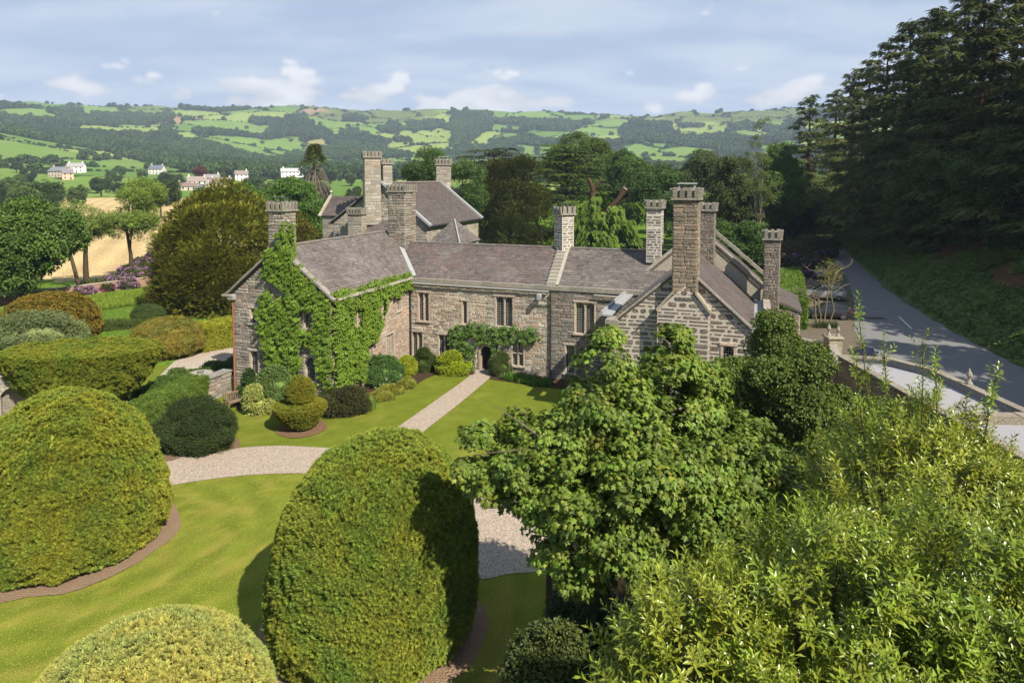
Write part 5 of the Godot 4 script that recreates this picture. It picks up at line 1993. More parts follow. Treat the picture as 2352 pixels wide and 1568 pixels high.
func build_climbers() -> void:
	var g := Transform3D(Basis(Vector3.UP, -TURN), Vector3(HOUSE_X, 0, -HOUSE_D))
	var where := []
	var cols := PackedColorArray()
	var green := Color(0.15, 0.245, 0.024)
	var gaps := [[-12.14, -11.48, 4.62, 5.62], [-8.1, -7.15, 4.55, 5.7], [-12.22, -11.38, 1.3, 2.85], [-8.05, -7.0, 1.1, 2.9]]
	var fr := [front_px([[320, 440], [350, 335], [420, 390], [530, 470], [640, 560], [650, 700], [640, 1010], [560, 1020], [330, 930], [350, 860], [310, 640]]),
		front_px([[365, 170], [370, 250], [480, 320], [545, 400], [530, 480], [640, 640], [655, 540], [740, 470], [880, 620], [890, 385], [800, 350], [720, 260], [620, 120], [590, 0], [430, 0], [385, 60]]),
		front_px([[740, 500], [890, 380], [890, 1110], [780, 1100], [770, 880], [690, 740], [660, 690], [740, 640]])]
	creep(where, cols, g, P(0, 0, -9.77), Vector3.RIGHT, fr, gaps, Vector2(-13.4, -0.2), Vector2(-5.8, 9.6), 95.0, 0.2, green)
	var sd := [side_px([[870, 380], [1040, 335], [1180, 285], [1340, 245], [1480, 225], [1600, 250], [1560, 320], [1440, 360], [1290, 420], [1240, 600], [1200, 740], [1140, 800], [1130, 1000], [1060, 1090], [870, 1110]])]
	var sgaps := [[-6.21, -5.07, 1.23, 2.87], [-3.49, -2.27, 1.22, 2.9], [-1.95, -1.2, 4.3, 5.45], [-4.5, -3.9, 4.3, 5.45], [-7.65, -6.95, 4.35, 5.5]]
	creep(where, cols, g, P(-5.9, 0, 0), Vector3.FORWARD, sd, sgaps, Vector2(-9.9, -0.1), Vector2(1.6, 7.0), 95.0, 0.2, green)
	# over the eave and up the stack
	var stack := [PackedVector2Array([Vector2(-9.35, 8.6), Vector2(-9.0, 9.0), Vector2(-8.9, 10.4), Vector2(-9.3, 11.3), Vector2(-9.7, 9.8), Vector2(-10.5, 9.2), Vector2(-10.5, 8.2)])]
	creep(where, cols, g, P(0, 0, -9.82), Vector3.RIGHT, stack, [], Vector2(-10.6, 8.0), Vector2(-8.8, 11.5), 70.0, 0.18, green)
	creep(where, cols, g, P(-9.3, 0, 0), Vector3.FORWARD, [PackedVector2Array([Vector2(-9.8, 8.4), Vector2(-8.9, 8.6), Vector2(-9.2, 11.2), Vector2(-9.8, 11.0)])], [], Vector2(-9.9, 8.2), Vector2(-8.7, 11.3), 60.0, 0.18, green)
	var iv := thing("creeper", "bright green creeper covering the gabled wing from the ground to its chimney", "climbing plant")
	var wood := Shape.new()
	for q in [[-6.4, 0.0, -6.6, 5.6], [-8.4, 0.0, -8.9, 6.4], [-9.9, 0.0, -10.6, 6.0], [-10.8, 0.0, -11.2, 4.4]]:
		limb(wood, g * P(q[0], q[1], -9.86), g * P(q[2], q[3], -9.86), 0.05, 0.015, 5, Color(0.16, 0.12, 0.08), 0.02)
	limb(wood, g * P(-5.82, 0, -8.4), g * P(-5.82, 6.0, -6.0), 0.05, 0.015, 5, Color(0.16, 0.12, 0.08), 0.02)
	part(iv, "stems", wood, M.bark)
	scatter(iv, "foliage", cluster.ivy, M.leaf, where, cols)
	# rose over the doorway
	where = []
	cols = PackedColorArray()
	var dg := [[-0.1, 0.75, -0.2, 1.9]]
	var rs := [main_px([[640, 900], [760, 860], [1000, 865], [1250, 880], [1450, 880], [1500, 960], [1400, 1020], [1180, 1040], [1090, 1060], [1080, 1180], [1010, 1180], [930, 1050], [850, 1000], [720, 1010], [620, 1070], [600, 1030]]),
		main_px([[600, 1020], [720, 1010], [840, 1100], [860, 1360], [790, 1360], [700, 1170], [590, 1080]])]
	creep(where, cols, g, P(0, 0, 0), Vector3.RIGHT, rs, dg, Vector2(-3.0, -0.1), Vector2(4.8, 3.8), 80.0, 0.17, Color(0.09, 0.17, 0.03))
	var ro := thing("climbing_rose", "climbing rose trained along the stone wall over the front doorway", "climbing plant")
	wood = Shape.new()
	limb(wood, g * P(1.25, 0, -0.12), g * P(1.1, 2.6, -0.1), 0.045, 0.03, 5, Color(0.14, 0.1, 0.07), 0.03)
	for e in [[-2.2, 3.0], [-0.6, 3.2], [3.2, 3.2], [4.2, 3.0], [2.4, 3.4]]:
		limb(wood, g * P(1.12, 2.4, -0.1), g * P(e[0], e[1], -0.08), 0.03, 0.008, 5, Color(0.14, 0.1, 0.07), 0.06)
	part(ro, "stems", wood, M.bark)
	scatter(ro, "foliage", cluster.ivy, M.leaf, where, cols)
	var fw := []
	var fc := PackedColorArray()
	for i in range(0, where.size(), 16):
		var t: Transform3D = where[i]
		fw.append(Transform3D(t.basis.orthonormalized() * Basis.from_scale(Vector3.ONE * 0.055), t.origin + t.basis.y.normalized() * 0.07))
		fc.append(Color(0.7, 0.68, 0.6))
	scatter(ro, "blossoms", cluster.flower, M.petal, fw, fc)


func build_garden() -> void:
	build_climbers()
	var yew := Color(0.105, 0.125, 0.018)
	# bell-shaped yews of the court
	var t := thing("clipped_yew", "great dome of clipped yew standing in front of the door path", "topiary", Vector3(-4.35, 0, -20.2), 0.0, "clipped yews of the court")
	topiary(t, [Vector2(2.5, 0.05), Vector2(2.95, 0.3), Vector2(3.12, 1.0), Vector2(3.12, 2.0), Vector2(2.98, 3.2), Vector2(2.66, 4.3), Vector2(2.1, 5.2), Vector2(1.35, 5.85), Vector2(0.6, 6.15), Vector2(0.0, 6.22)], 46000, 0.115, Color(0.22, 0.27, 0.042), Vector3(0.08, 0, 0), "yew", "needle", 0.12, 1.0, 1.0, 0.36)
	t = thing("clipped_yew", "olive dome of clipped yew with black pits in its side, ringed by bare earth", "topiary", Vector3(-17.05, 0, -25.4), 0.0, "clipped yews of the court")
	topiary(t, [Vector2(2.8, 0.05), Vector2(3.3, 0.25), Vector2(3.5, 0.9), Vector2(3.42, 1.9), Vector2(3.1, 3.2), Vector2(2.65, 4.2), Vector2(2.0, 5.0), Vector2(1.2, 5.55), Vector2(0.5, 5.8), Vector2(0.0, 5.86)], 44000, 0.125, Color(0.23, 0.265, 0.038), Vector3.ZERO, "yew", "needle", 0.2, 1.0, 1.0, 0.36)
	t = thing("clipped_yew", "smooth pale yellow-green clipped yew, finer and paler than the other two domes", "topiary", Vector3(-7.25, 0, -12.9), 0.0, "clipped yews of the court")
	topiary(t, [Vector2(2.2, 0.05), Vector2(2.55, 0.6), Vector2(2.55, 2.6), Vector2(2.35, 3.6), Vector2(1.9, 4.3), Vector2(1.2, 4.78), Vector2(0.5, 4.98), Vector2(0.0, 5.02)], 34000, 0.1, Color(0.33, 0.345, 0.1), Vector3.ZERO, "yew", "needle", 0.04)
	# two-tiered cake-stand yew
	t = plant("tiered_yew", "small two-tiered clipped yew, a ball set on a bowl, before the wing", "topiary", 690, 983)
	topiary(t, [Vector2(0.3, 0.1), Vector2(0.85, 0.25), Vector2(1.15, 0.7), Vector2(1.42, 1.12), Vector2(1.44, 1.3), Vector2(1.2, 1.42), Vector2(0.7, 1.48), Vector2(0.62, 1.6), Vector2(0.78, 1.75), Vector2(0.82, 2.1), Vector2(0.78, 2.35), Vector2(0.55, 2.7), Vector2(0.2, 2.92), Vector2(0.0, 2.95)], 11000, 0.1, Color(0.2, 0.21, 0.028), Vector3.ZERO, "yew", "needle", 0.05)
	var tk := Shape.new()
	tk.tube(PackedVector3Array([Vector3(0, -0.1, 0), Vector3(0, 0.5, 0)]), PackedFloat32Array([0.14, 0.1]), 7, Color(0.15, 0.1, 0.07))
	part(t, "trunk", tk, M.bark)
	# broad flat-topped yew on trunks
	t = thing("flat_topped_yew", "broad clipped yew with a level top spreading on bare trunks over the old wall", "topiary", Vector3(-24.9, 0, -38.9), 0.14)
	topiary(t, [Vector2(1.4, 1.15), Vector2(2.3, 1.25), Vector2(3.1, 1.8), Vector2(3.75, 2.7), Vector2(4.25, 3.8), Vector2(4.25, 4.05), Vector2(3.6, 4.12), Vector2(2.0, 4.05), Vector2(0.0, 4.02)], 40000, 0.12, Color(0.2, 0.235, 0.032), Vector3.ZERO, "yew", "needle", 0.22, 1.0, 0.62)
	tk = Shape.new()
	for q in [[1.4, 0.4, 0.24], [2.6, -0.2, 0.16], [-1.8, 0.2, 0.22]]:
		limb(tk, Vector3(q[0], -0.2, q[1]), Vector3(q[0] * 0.7, 1.8, q[1]), q[2] * 1.2, q[2], 8, Color(0.17, 0.11, 0.08), 0.03)
	part(t, "trunk", tk, M.bark)
	# hedges and bushes beyond the low wall
	t = thing("hedge", "leafy mid-green hedge running back beside the dark shaggy shrub", "hedge")
	hedge(t, [Vector3(-20.1, 0, -34.9), Vector3(-19.3, 0, -41.0)], 1.7, 1.9, 150.0, 0.14, Color(0.125, 0.2, 0.028), "box", "leaf", 0.5)
	t = plant("shaggy_shrub", "dark shaggy evergreen shrub with brown tips on the gravel's edge", "shrub", 452, 1026)
	shrub(t, 2.3, 2.7, 1.8, 5200, 0.22, Color(0.04, 0.06, 0.018), "fine", "needle", 16, 0.3)
	t = thing("golden_hedge", "clipped golden-yellow hedge along the terrace path", "hedge")
	hedge(t, [Vector3(-25.2, 0, -54.0), Vector3(-19.5, 0, -60.6)], 2.2, 2.1, 110.0, 0.19, Color(0.29, 0.3, 0.025), "box", "leaf", 0.3)
	t = thing("golden_bush", "rounded clipped golden-leaved bush at the end of the yellow hedge", "bush", Vector3(-27.0, 0, -52.8))
	topiary(t, [Vector2(1.8, 0.1), Vector2(2.3, 0.6), Vector2(2.45, 1.4), Vector2(2.1, 2.2), Vector2(1.3, 2.75), Vector2(0.4, 2.95), Vector2(0.0, 2.97)], 3600, 0.19, Color(0.235, 0.21, 0.035), Vector3.ZERO, "box", "leaf", 0.2, 1.15, 1.0, 0.3)
	t = thing("domed_yew", "large rust-tinged dome of clipped yew beyond the flat-topped yew", "topiary", Vector3(-40.0, 0, -58.5))
	topiary(t, [Vector2(3.4, 0.1), Vector2(3.8, 0.8), Vector2(3.7, 1.8), Vector2(3.2, 2.8), Vector2(2.3, 3.5), Vector2(1.0, 3.85), Vector2(0.0, 3.9)], 7000, 0.2, Color(0.2, 0.15, 0.025), Vector3.ZERO, "yew", "needle", 0.25)
	t = thing("silver_shrub", "loose grey-green variegated shrub leaning on the rust-tinged dome", "shrub", Vector3(-38.3, 0, -54.6))
	shrub(t, 4.4, 3.4, 2.2, 3200, 0.3, Color(0.17, 0.21, 0.085), "loose", "leaf", 14)
	t = thing("box_hedge", "low dark clipped box hedge on the far lawn", "hedge")
	hedge(t, [Vector3(-38.6, 0, -61.0), Vector3(-33.6, 0, -62.8)], 1.3, 0.8, 120.0, 0.16, Color(0.085, 0.125, 0.02), "box", "leaf", 0.2)
	t = thing("clipped_ball", "dark green clipped ball bush on the far lawn", "topiary", Vector3(-34.4, 0, -63.8))
	topiary(t, [Vector2(0.8, 0.1), Vector2(1.35, 0.5), Vector2(1.5, 1.0), Vector2(1.2, 1.55), Vector2(0.6, 1.85), Vector2(0.0, 1.92)], 2400, 0.16, Color(0.06, 0.1, 0.018), Vector3.ZERO, "box", "leaf", 0.1)
	var beds := [[-22.6, 46.6, 1.3, 0.8], [-21.0, 48.4, 1.5, 0.9], [-19.4, 49.8, 1.6, 1.0], [-20.8, 46.0, 1.2, 0.5], [-18.6, 47.6, 1.5, 0.9], [-23.2, 45.0, 0.9, 0.6]]
	var bed_names := ["leafy low bush at the edge of the terrace bed near the yellow hedge", "dense low bush in the middle of the terrace bed", "dark low bush of the terrace bed close under the wing", "flat mat of green beside the stone table", "dark low bush between stone table and wing", "small sprawling bush at the corner of the terrace bed"]
	for i in beds.size():
		var b: Array = beds[i]
		t = thing("low_bush", bed_names[i], "bush", Vector3(b[0], 0, -b[1]), 0, "low bushes of the terrace bed")
		shrub(t, b[2], b[3], b[2] * 0.8, 650, 0.2, Color(0.06, 0.115, 0.02) if i % 2 else Color(0.085, 0.14, 0.03), "broad", "leaf", 7)
	t = thing("small_hedge", "short clipped green hedge behind the trunks of the flat-topped yew", "hedge")
	hedge(t, [Vector3(-22.9, 0, -40.9), Vector3(-21.0, 0, -43.8)], 1.1, 1.1, 130.0, 0.15, Color(0.07, 0.13, 0.02), "box", "leaf", 0.2)
	# border against the house
	t = plant("golden_shrub", "bright yellow-green rounded shrub beside the front door path", "shrub", 1040, 858)
	shrub(t, 1.45, 1.75, 1.0, 2300, 0.19, Color(0.3, 0.37, 0.02), "broad", "leaf", 12, 0.2)
	t = plant("dark_shrub", "small dark upright conifer shrub under the ground-floor windows", "shrub", 972, 852)
	shrub(t, 0.95, 1.9, 0.8, 1200, 0.17, Color(0.05, 0.075, 0.018), "fine", "needle", 8)
	t = plant("door_shrub", "dull green shrub growing against the jamb of the front door", "shrub", 1150, 862)
	shrub(t, 0.95, 1.75, 0.7, 1300, 0.17, Color(0.07, 0.105, 0.025), "fine", "leaf", 8)
	for q in [[1185, 873, "tuft of strappy green leaves beside the dull green door shrub"], [1212, 878, "tall tuft of strappy green leaves under the mullioned window"], [1240, 884, "wide tuft of strappy leaves at the end of the door border"]]:
		t = plant("day_lily", q[2], "plant", q[0], q[1], "day lilies along the door border")
		tufts(t, 0.75, 60, 0.8, Color(0.1, 0.2, 0.03))
	t = plant("white_shrub", "green shrub dotted with white flowers under the wing's sandstone windows", "shrub", 882, 884)
	shrub(t, 1.45, 2.2, 1.2, 2300, 0.18, Color(0.075, 0.15, 0.035), "broad", "leaf", 11, 0.22, 40, Color(0.65, 0.68, 0.6))
	t = plant("lime_shrub", "small lime-yellow shrub in the corner of the two ranges", "shrub", 934, 862)
	shrub(t, 0.8, 1.5, 0.7, 1000, 0.17, Color(0.27, 0.31, 0.02), "broad", "leaf", 7)
	for q in [[872, 917, "clump of yellow-edged ground cover at the tip of the border"], [900, 903, "clump of yellow-edged ground cover halfway along the border"], [927, 890, "clump of yellow-edged ground cover nearest the lime shrub"]]:
		t = plant("ground_cover", q[2], "plant", q[0], q[1], "yellow-edged ground cover of the border")
		shrub(t, 0.85, 0.65, 0.65, 700, 0.16, Color(0.24, 0.25, 0.04), "broad", "leaf", 8)
	t = plant("spiky_shrub", "dark bronze-green spiky shrub at the foot of the creeper", "shrub", 783, 948)
	shrub(t, 1.75, 2.1, 1.3, 2600, 0.2, Color(0.05, 0.055, 0.02), "loose", "needle", 12, 0.3)
	t = plant("iris_clump", "clump of pale sword-shaped iris leaves in front of the bronze shrub", "plant", 832, 940)
	tufts(t, 0.9, 90, 0.75, Color(0.17, 0.27, 0.05))
	t = plant("variegated_shrub", "cream-edged variegated shrub at the wing's corner", "shrub", 596, 946)
	shrub(t, 1.1, 1.9, 0.9, 1700, 0.18, Color(0.33, 0.36, 0.1), "broad", "leaf", 9)
	t = plant("tall_shrub", "tall pale green flowering shrub between creeper and variegated shrub", "shrub", 640, 935)
	shrub(t, 1.7, 2.9, 1.1, 2600, 0.18, Color(0.12, 0.19, 0.05), "broad", "leaf", 13, 0.22, 60, Color(0.7, 0.7, 0.64))
	t = plant("corner_ivy", "dark ivy bush climbing the wing's outer corner", "shrub", 569, 925)
	shrub(t, 0.65, 2.2, 0.6, 1100, 0.17, Color(0.045, 0.09, 0.02), "broad", "gloss", 8)
	# rough grass and flowers before the brick wall
	var where := []
	var cols := PackedColorArray()
	for i in 15000:
		var k := rng.randf()
		var p := Vector2(-57.0, 66.0).lerp(Vector2(-36.0, 96.0), k) + Vector2(0.84, -0.54) * rnd(0.3, 9.0)
		where.append(Transform3D(Basis(Vector3.UP, rnd(0, TAU)) * Basis.from_scale(Vector3(0.4, rnd(0.35, 0.8), 0.4)), Vector3(p.x, 0, -p.y)))
		cols.append(tint(Color(0.15, 0.21, 0.03), 0.3))
	var mg := scatter(self, "meadow_grass", cluster.tuft, M.far_leaf, where, cols)
	mg.set_meta("label", "tall unmown grass in front of the pinkish brick wall")
	mg.set_meta("category", "grass")


func tufts(o: Node3D, tall: float, count: int, spread: float, col: Color) -> void:
	var where := []
	var cols := PackedColorArray()
	for i in count:
		var a := rnd(0, TAU)
		var r := spread * sqrt(rng.randf())
		where.append(Transform3D(Basis(Vector3.UP, rnd(0, TAU)) * Basis.from_scale(Vector3(tall * 0.5, tall * rnd(0.7, 1.1), tall * 0.5)), Vector3(cos(a) * r, 0, sin(a) * r * 0.6)))
		cols.append(tint(col, 0.22))
	scatter(o, "foliage", cluster.tuft, M.leaf, where, cols)


# ---- trees ------------------------------------------------------------------------------------
# where a tree stands that shows at px and is d metres away
func tree_at(called: String, label: String, px: float, d: float, group := "") -> Node3D:
	var p := depth_at(px, 600, d)
	return thing(called, label, "tree", Vector3(p.x, land_height(p.x, d), -d), 0, group)


# its height from the picture row of its top
func top_at(px: float, py: float, d: float) -> float:
	var p := depth_at(px, py, d)
	return p.y - land_height(p.x, d)


# upright shoots with long shining leaves, on many stems
func laurel(o: Node3D, tall: float, low: float, r: float, count: int, size: float, col: Color, stems := 5) -> void:
	var wood := Shape.new()
	var tips := []
	for i in stems * 3:
		var a := rnd(0, TAU)
		var q := r * sqrt(rng.randf())
		var y := low + (tall - low) * (1.0 - 0.55 * pow(q / r, 2.0)) * rnd(0.8, 1.0)
		var tip := Vector3(cos(a) * q, y, sin(a) * q)
		tips.append(tip)
		var root := Vector3(rnd(-0.4, 0.4), 0, rnd(-0.4, 0.4))
		limb(wood, root.lerp(tip, 0.0 if i < stems else rnd(0.3, 0.6)) , tip, 0.07 if i < stems else 0.04, 0.012, 5, Color(0.2, 0.16, 0.1), 0.05)
	var core := Shape.new()
	core.lathe(Vector3.ZERO, [Vector2(0.3, low * 0.5), Vector2(r * 0.5, low * 0.8), Vector2(r * 0.5, low + (tall - low) * 0.2), Vector2(r * 0.3, low + (tall - low) * 0.42), Vector2(0, low + (tall - low) * 0.5)], 12, col)
	part(o, "inner_foliage", core, M.far_leaf)
	var where := []
	var cols := PackedColorArray()
	for i in count:
		var a := rnd(0, TAU)
		var q := r * pow(rng.randf(), 0.55)
		var dome := 1.0 - 0.5 * pow(q / r, 2.2) + 0.16 * noise_a.get_noise_2d(cos(a) * q * 0.7 + o.position.x, sin(a) * q * 0.7)
		var depth := pow(rng.randf(), 1.6)
		var y := low + (tall - low) * dome * (1.0 - depth * 0.6)
		var g := noise_b.get_noise_3d(cos(a) * q * 1.1 + o.position.x, y * 1.1, sin(a) * q * 1.1)
		if g < -0.03:
			continue
		var out := Vector3(cos(a) * q / r * 0.9, 1.0, sin(a) * q / r * 0.9) + ball() * 0.45
		where.append(Transform3D(basis_y(out, rnd(0, TAU), size * rnd(0.65, 1.25)), Vector3(cos(a) * q, y, sin(a) * q)))
		cols.append(tint(col, 0.25) * (1.0 + g * 0.5))
	part(o, "trunk", wood, M.bark)
	scatter(o, "crown", cluster.laurel, M.gloss, where, cols)


func build_near_trees() -> void:
	# sycamore in the court
	var t := thing("maple_tree", "full maple with star-shaped leaves and leaning trunks hiding the kitchen wing's foot", "tree", Vector3(3.75, 0, -16.9))
	maple(t)
	var lg := "tall laurels massed beside the court"
	var names := ["tall glossy laurel with bare shoots rising above the outbuilding roof", "glossy laurel next to the flat-roofed outbuilding's cross parapet", "yellow-green glossy laurel in front of the tallest laurel", "glossy laurel standing before the maple's leaning trunk", "broad glossy laurel between the two yellow-green laurels", "low glossy laurel below the maple trunk", "glossy laurel crowding the foot of the laurel mass", "glossy laurel at the outer end of the laurel mass", "dark-hearted glossy laurel in the middle of the laurel mass"]
	var spots := [[8.8, 14.2, 8.9, 5.2, 2.3, 2900], [11.3, 13.6, 7.75, 4.2, 2.3, 2600], [4.6, 9.6, 8.9, 5.2, 1.75, 2100], [2.6, 9.3, 8.35, 5.0, 1.25, 1300], [6.9, 9.8, 8.9, 5.0, 1.8, 2100], [1.75, 8.3, 7.0, 4.6, 1.0, 900], [4.3, 7.6, 7.7, 4.4, 1.7, 1600], [7.4, 7.8, 7.9, 4.8, 1.7, 1600], [6.6, 12.6, 6.9, 4.6, 1.7, 1600]]
	for i in spots.size():
		var q: Array = spots[i]
		t = thing("laurel_tree", names[i], "tree", Vector3(q[0], 0, -q[1]), 0, lg)
		laurel(t, q[2], q[3], q[4], q[5], 0.42 if i else 0.4, [Color(0.21, 0.255, 0.028), Color(0.155, 0.215, 0.022), Color(0.18, 0.24, 0.024)][i % 3])
		if i == 0:
			var w := []
			var c := PackedColorArray()
			var wood := Shape.new()
			for e in [[-1.35, 11.3], [-0.3, 10.6], [0.25, 10.1], [-0.9, 10.4], [1.3, 9.9], [-1.7, 10.2]]:
				var a := Vector3(e[0] * 0.8, 8.2, 0.2)
				var b := Vector3(e[0], e[1], rnd(-0.4, 0.4))
				limb(wood, a, b, 0.016, 0.007, 5, Color(0.2, 0.15, 0.1), 0.03)
				for k in 14:
					var f := k / 13.0
					w.append(Transform3D(basis_y(Vector3(rnd(-0.8, 0.8), 1.0, rnd(-0.8, 0.8)), rnd(0, TAU), 0.38), a.lerp(b, f * 0.9 + 0.05)))
					c.append(tint(Color(0.16, 0.23, 0.025), 0.15))
			part(t, "shoot", wood, M.bark)
			scatter(t, "shoot_leaves", cluster.laurel, M.gloss, w, c)
	# evergreen against the kitchen gable and its companions
	t = thing("holly_tree", "dark conical holly standing against the kitchen gable corner", "tree", Vector3(10.9, 0, -28.0))
	broad_tree(t, 8.8, 0.6, 3.0, 2.6, 44, 0.8, 6800, 0.27, Color(0.095, 0.14, 0.02), "box", "leaf", 0.2, 0.25, Color(0.12, 0.1, 0.08), 0.6)
	t = thing("holly_tree", "lower spreading holly beside the finialled pier", "tree", Vector3(13.6, 0, -27.0))
	broad_tree(t, 5.9, 0.4, 2.6, 2.3, 26, 0.8, 4200, 0.27, Color(0.1, 0.145, 0.022), "box", "leaf", 0.18, 0.25, Color(0.12, 0.1, 0.08), 0.6)
	t = thing("young_maple", "thin young maple with yellowish leaves between holly and laurels", "tree", Vector3(9.2, 0, -20.0))
	broad_tree(t, 7.2, 2.4, 1.4, 1.3, 14, 0.5, 950, 0.24, Color(0.155, 0.2, 0.025), "maple", "leaf", 0.09, 0.2, Color(0.22, 0.15, 0.1))
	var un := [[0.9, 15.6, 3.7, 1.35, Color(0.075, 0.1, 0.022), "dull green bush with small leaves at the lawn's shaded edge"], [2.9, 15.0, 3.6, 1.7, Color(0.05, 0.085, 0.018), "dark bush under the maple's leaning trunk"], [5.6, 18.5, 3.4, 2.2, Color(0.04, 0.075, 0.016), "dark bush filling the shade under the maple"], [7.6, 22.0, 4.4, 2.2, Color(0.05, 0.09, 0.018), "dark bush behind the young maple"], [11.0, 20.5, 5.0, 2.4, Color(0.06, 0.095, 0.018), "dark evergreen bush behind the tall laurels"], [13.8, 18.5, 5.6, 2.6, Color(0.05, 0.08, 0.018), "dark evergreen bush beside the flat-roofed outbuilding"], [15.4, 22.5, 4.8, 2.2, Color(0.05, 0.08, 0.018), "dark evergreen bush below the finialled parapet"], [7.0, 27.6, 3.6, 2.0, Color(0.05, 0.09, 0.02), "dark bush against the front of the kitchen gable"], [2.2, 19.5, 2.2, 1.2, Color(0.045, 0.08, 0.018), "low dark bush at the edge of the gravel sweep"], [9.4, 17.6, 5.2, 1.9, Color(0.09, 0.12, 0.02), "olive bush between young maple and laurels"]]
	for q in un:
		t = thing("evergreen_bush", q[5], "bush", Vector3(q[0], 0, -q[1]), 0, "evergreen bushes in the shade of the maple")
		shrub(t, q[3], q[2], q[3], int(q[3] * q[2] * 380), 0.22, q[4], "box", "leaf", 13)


func maple(o: Node3D) -> void:
	var wood := Shape.new()
	var bark := Color(0.2, 0.16, 0.11)
	var stems := [[Vector3(-0.2, -0.1, 0.1), Vector3(-1.0, 2.6, 0.4), Vector3(-2.4, 6.0, 0.3)], [Vector3(0.3, -0.1, 0), Vector3(0.3, 3.4, 0.3), Vector3(-0.9, 7.2, 0.1)], [Vector3(0.5, -0.1, -0.1), Vector3(0.7, 3.4, -0.4), Vector3(0.6, 7.2, -0.8)], [Vector3(0.1, -0.1, -0.3), Vector3(-0.5, 3.4, -1.2), Vector3(-1.6, 6.6, -1.5)]]
	for s in stems:
		wood.tube(PackedVector3Array([s[0], s[0].lerp(s[1], 0.5) + Vector3(rnd(-0.1, 0.1), 0, 0), s[1], s[2]]), PackedFloat32Array([0.17, 0.14, 0.12, 0.06]), 8, bark)
	# lobes of the crown: centre, radius
	var lobes := []
	var core := [[Vector3(-1.0, 7.9, 0.0), 1.35], [Vector3(0.4, 7.7, -0.4), 1.3], [Vector3(-1.35, 9.2, -0.2), 0.6], [Vector3(-1.3, 9.9, -0.2), 0.3], [Vector3(0.3, 9.1, -0.3), 0.65], [Vector3(0.4, 9.9, -0.3), 0.32], [Vector3(1.2, 8.7, -0.4), 0.55], [Vector3(-2.4, 7.2, 0.1), 1.1], [Vector3(1.7, 7.0, 0.1), 1.2], [Vector3(-3.5, 6.5, 0.0), 1.0], [Vector3(-4.3, 6.2, -0.3), 0.6], [Vector3(-2.6, 6.0, 0.5), 0.9], [Vector3(2.2, 5.9, 0.2), 1.1], [Vector3(-0.5, 6.9, 1.2), 1.2], [Vector3(-1.7, 6.2, 1.2), 1.1], [Vector3(0.9, 6.2, 1.2), 1.1], [Vector3(-2.2, 4.9, 0.9), 0.8], [Vector3(-0.9, 5.3, 1.3), 0.8], [Vector3(1.5, 4.9, 0.9), 0.8], [Vector3(-0.5, 7.0, -1.5), 1.3], [Vector3(-2.3, 6.2, -1.4), 1.2], [Vector3(1.4, 6.3, -1.4), 1.2], [Vector3(2.4, 4.6, -0.2), 0.8], [Vector3(-0.2, 4.4, 1.0), 0.5], [Vector3(-2.0, 4.2, 0.5), 0.6], [Vector3(1.9, 3.6, -0.5), 0.9], [Vector3(-4.9, 6.6, 0.0), 0.35], [Vector3(-4.6, 7.3, -0.3), 0.4], [Vector3(-3.4, 7.7, 0.0), 0.5]]
	for c in core:
		lobes.append(c)
		limb(wood, (stems[rng.randi() % 4][1] as Vector3).lerp(stems[rng.randi() % 4][2], 0.5), c[0], 0.055, 0.014, 5, bark, 0.08)
		for k in 4:
			var e: Vector3 = c[0] + ball() * float(c[1]) * 0.8
			limb(wood, c[0], e, 0.018, 0.006, 4, bark, 0.1)
	for e in [[Vector3(-2.6, 7.4, 0.9), Vector3(-4.7, 7.2, 0.6)], [Vector3(-3.0, 7.6, 0.6), Vector3(-4.2, 8.3, 0.2)], [Vector3(1.4, 5.6, 1.7), Vector3(2.9, 4.9, 1.5)], [Vector3(-3.4, 6.2, 0.9), Vector3(-4.5, 5.9, 0.7)]]:
		limb(wood, e[0], e[1], 0.03, 0.008, 5, Color(0.33, 0.28, 0.2), 0.06)
	var where := []
	var cols := PackedColorArray()
	for i in 22000:
		var l: Array = lobes[i % lobes.size()]
		if rng.randf() > pow(float(l[1]) / 1.35, 1.6) + 0.06:
			continue
		var d := ball()
		if d.y < -0.2 and rng.randf() < 0.6:
			d.y = -d.y
		var p: Vector3 = l[0] + d * Vector3(1.12, 0.8, 1.12) * float(l[1]) * (pow(rnd(0.25, 1.0), 0.5) * 1.12 + 0.3 * noise_a.get_noise_3d(d.x * 2.0 + l[0].x, d.y * 2.0 + l[0].y, d.z * 2.0))
		if noise_b.get_noise_3d(p.x * 0.8, p.y * 0.8, p.z * 0.8) < -0.12:
			continue
		where.append(Transform3D(basis_y((d * 0.5 + Vector3(0, 0.8, 0)), rnd(0, TAU), rnd(0.15, 0.26)), p))
		var g := 1.0 + 0.3 * noise_a.get_noise_3d(p.x * 0.6, p.y * 0.6, p.z * 0.6)
		cols.append(tint(Color(0.135, 0.2, 0.026).lerp(Color(0.2, 0.23, 0.03), pow(rng.randf(), 4.0)), 0.32) * g)
	part(o, "trunk", wood, M.bark)
	scatter(o, "crown", cluster.maple, M.leaf, where, cols)


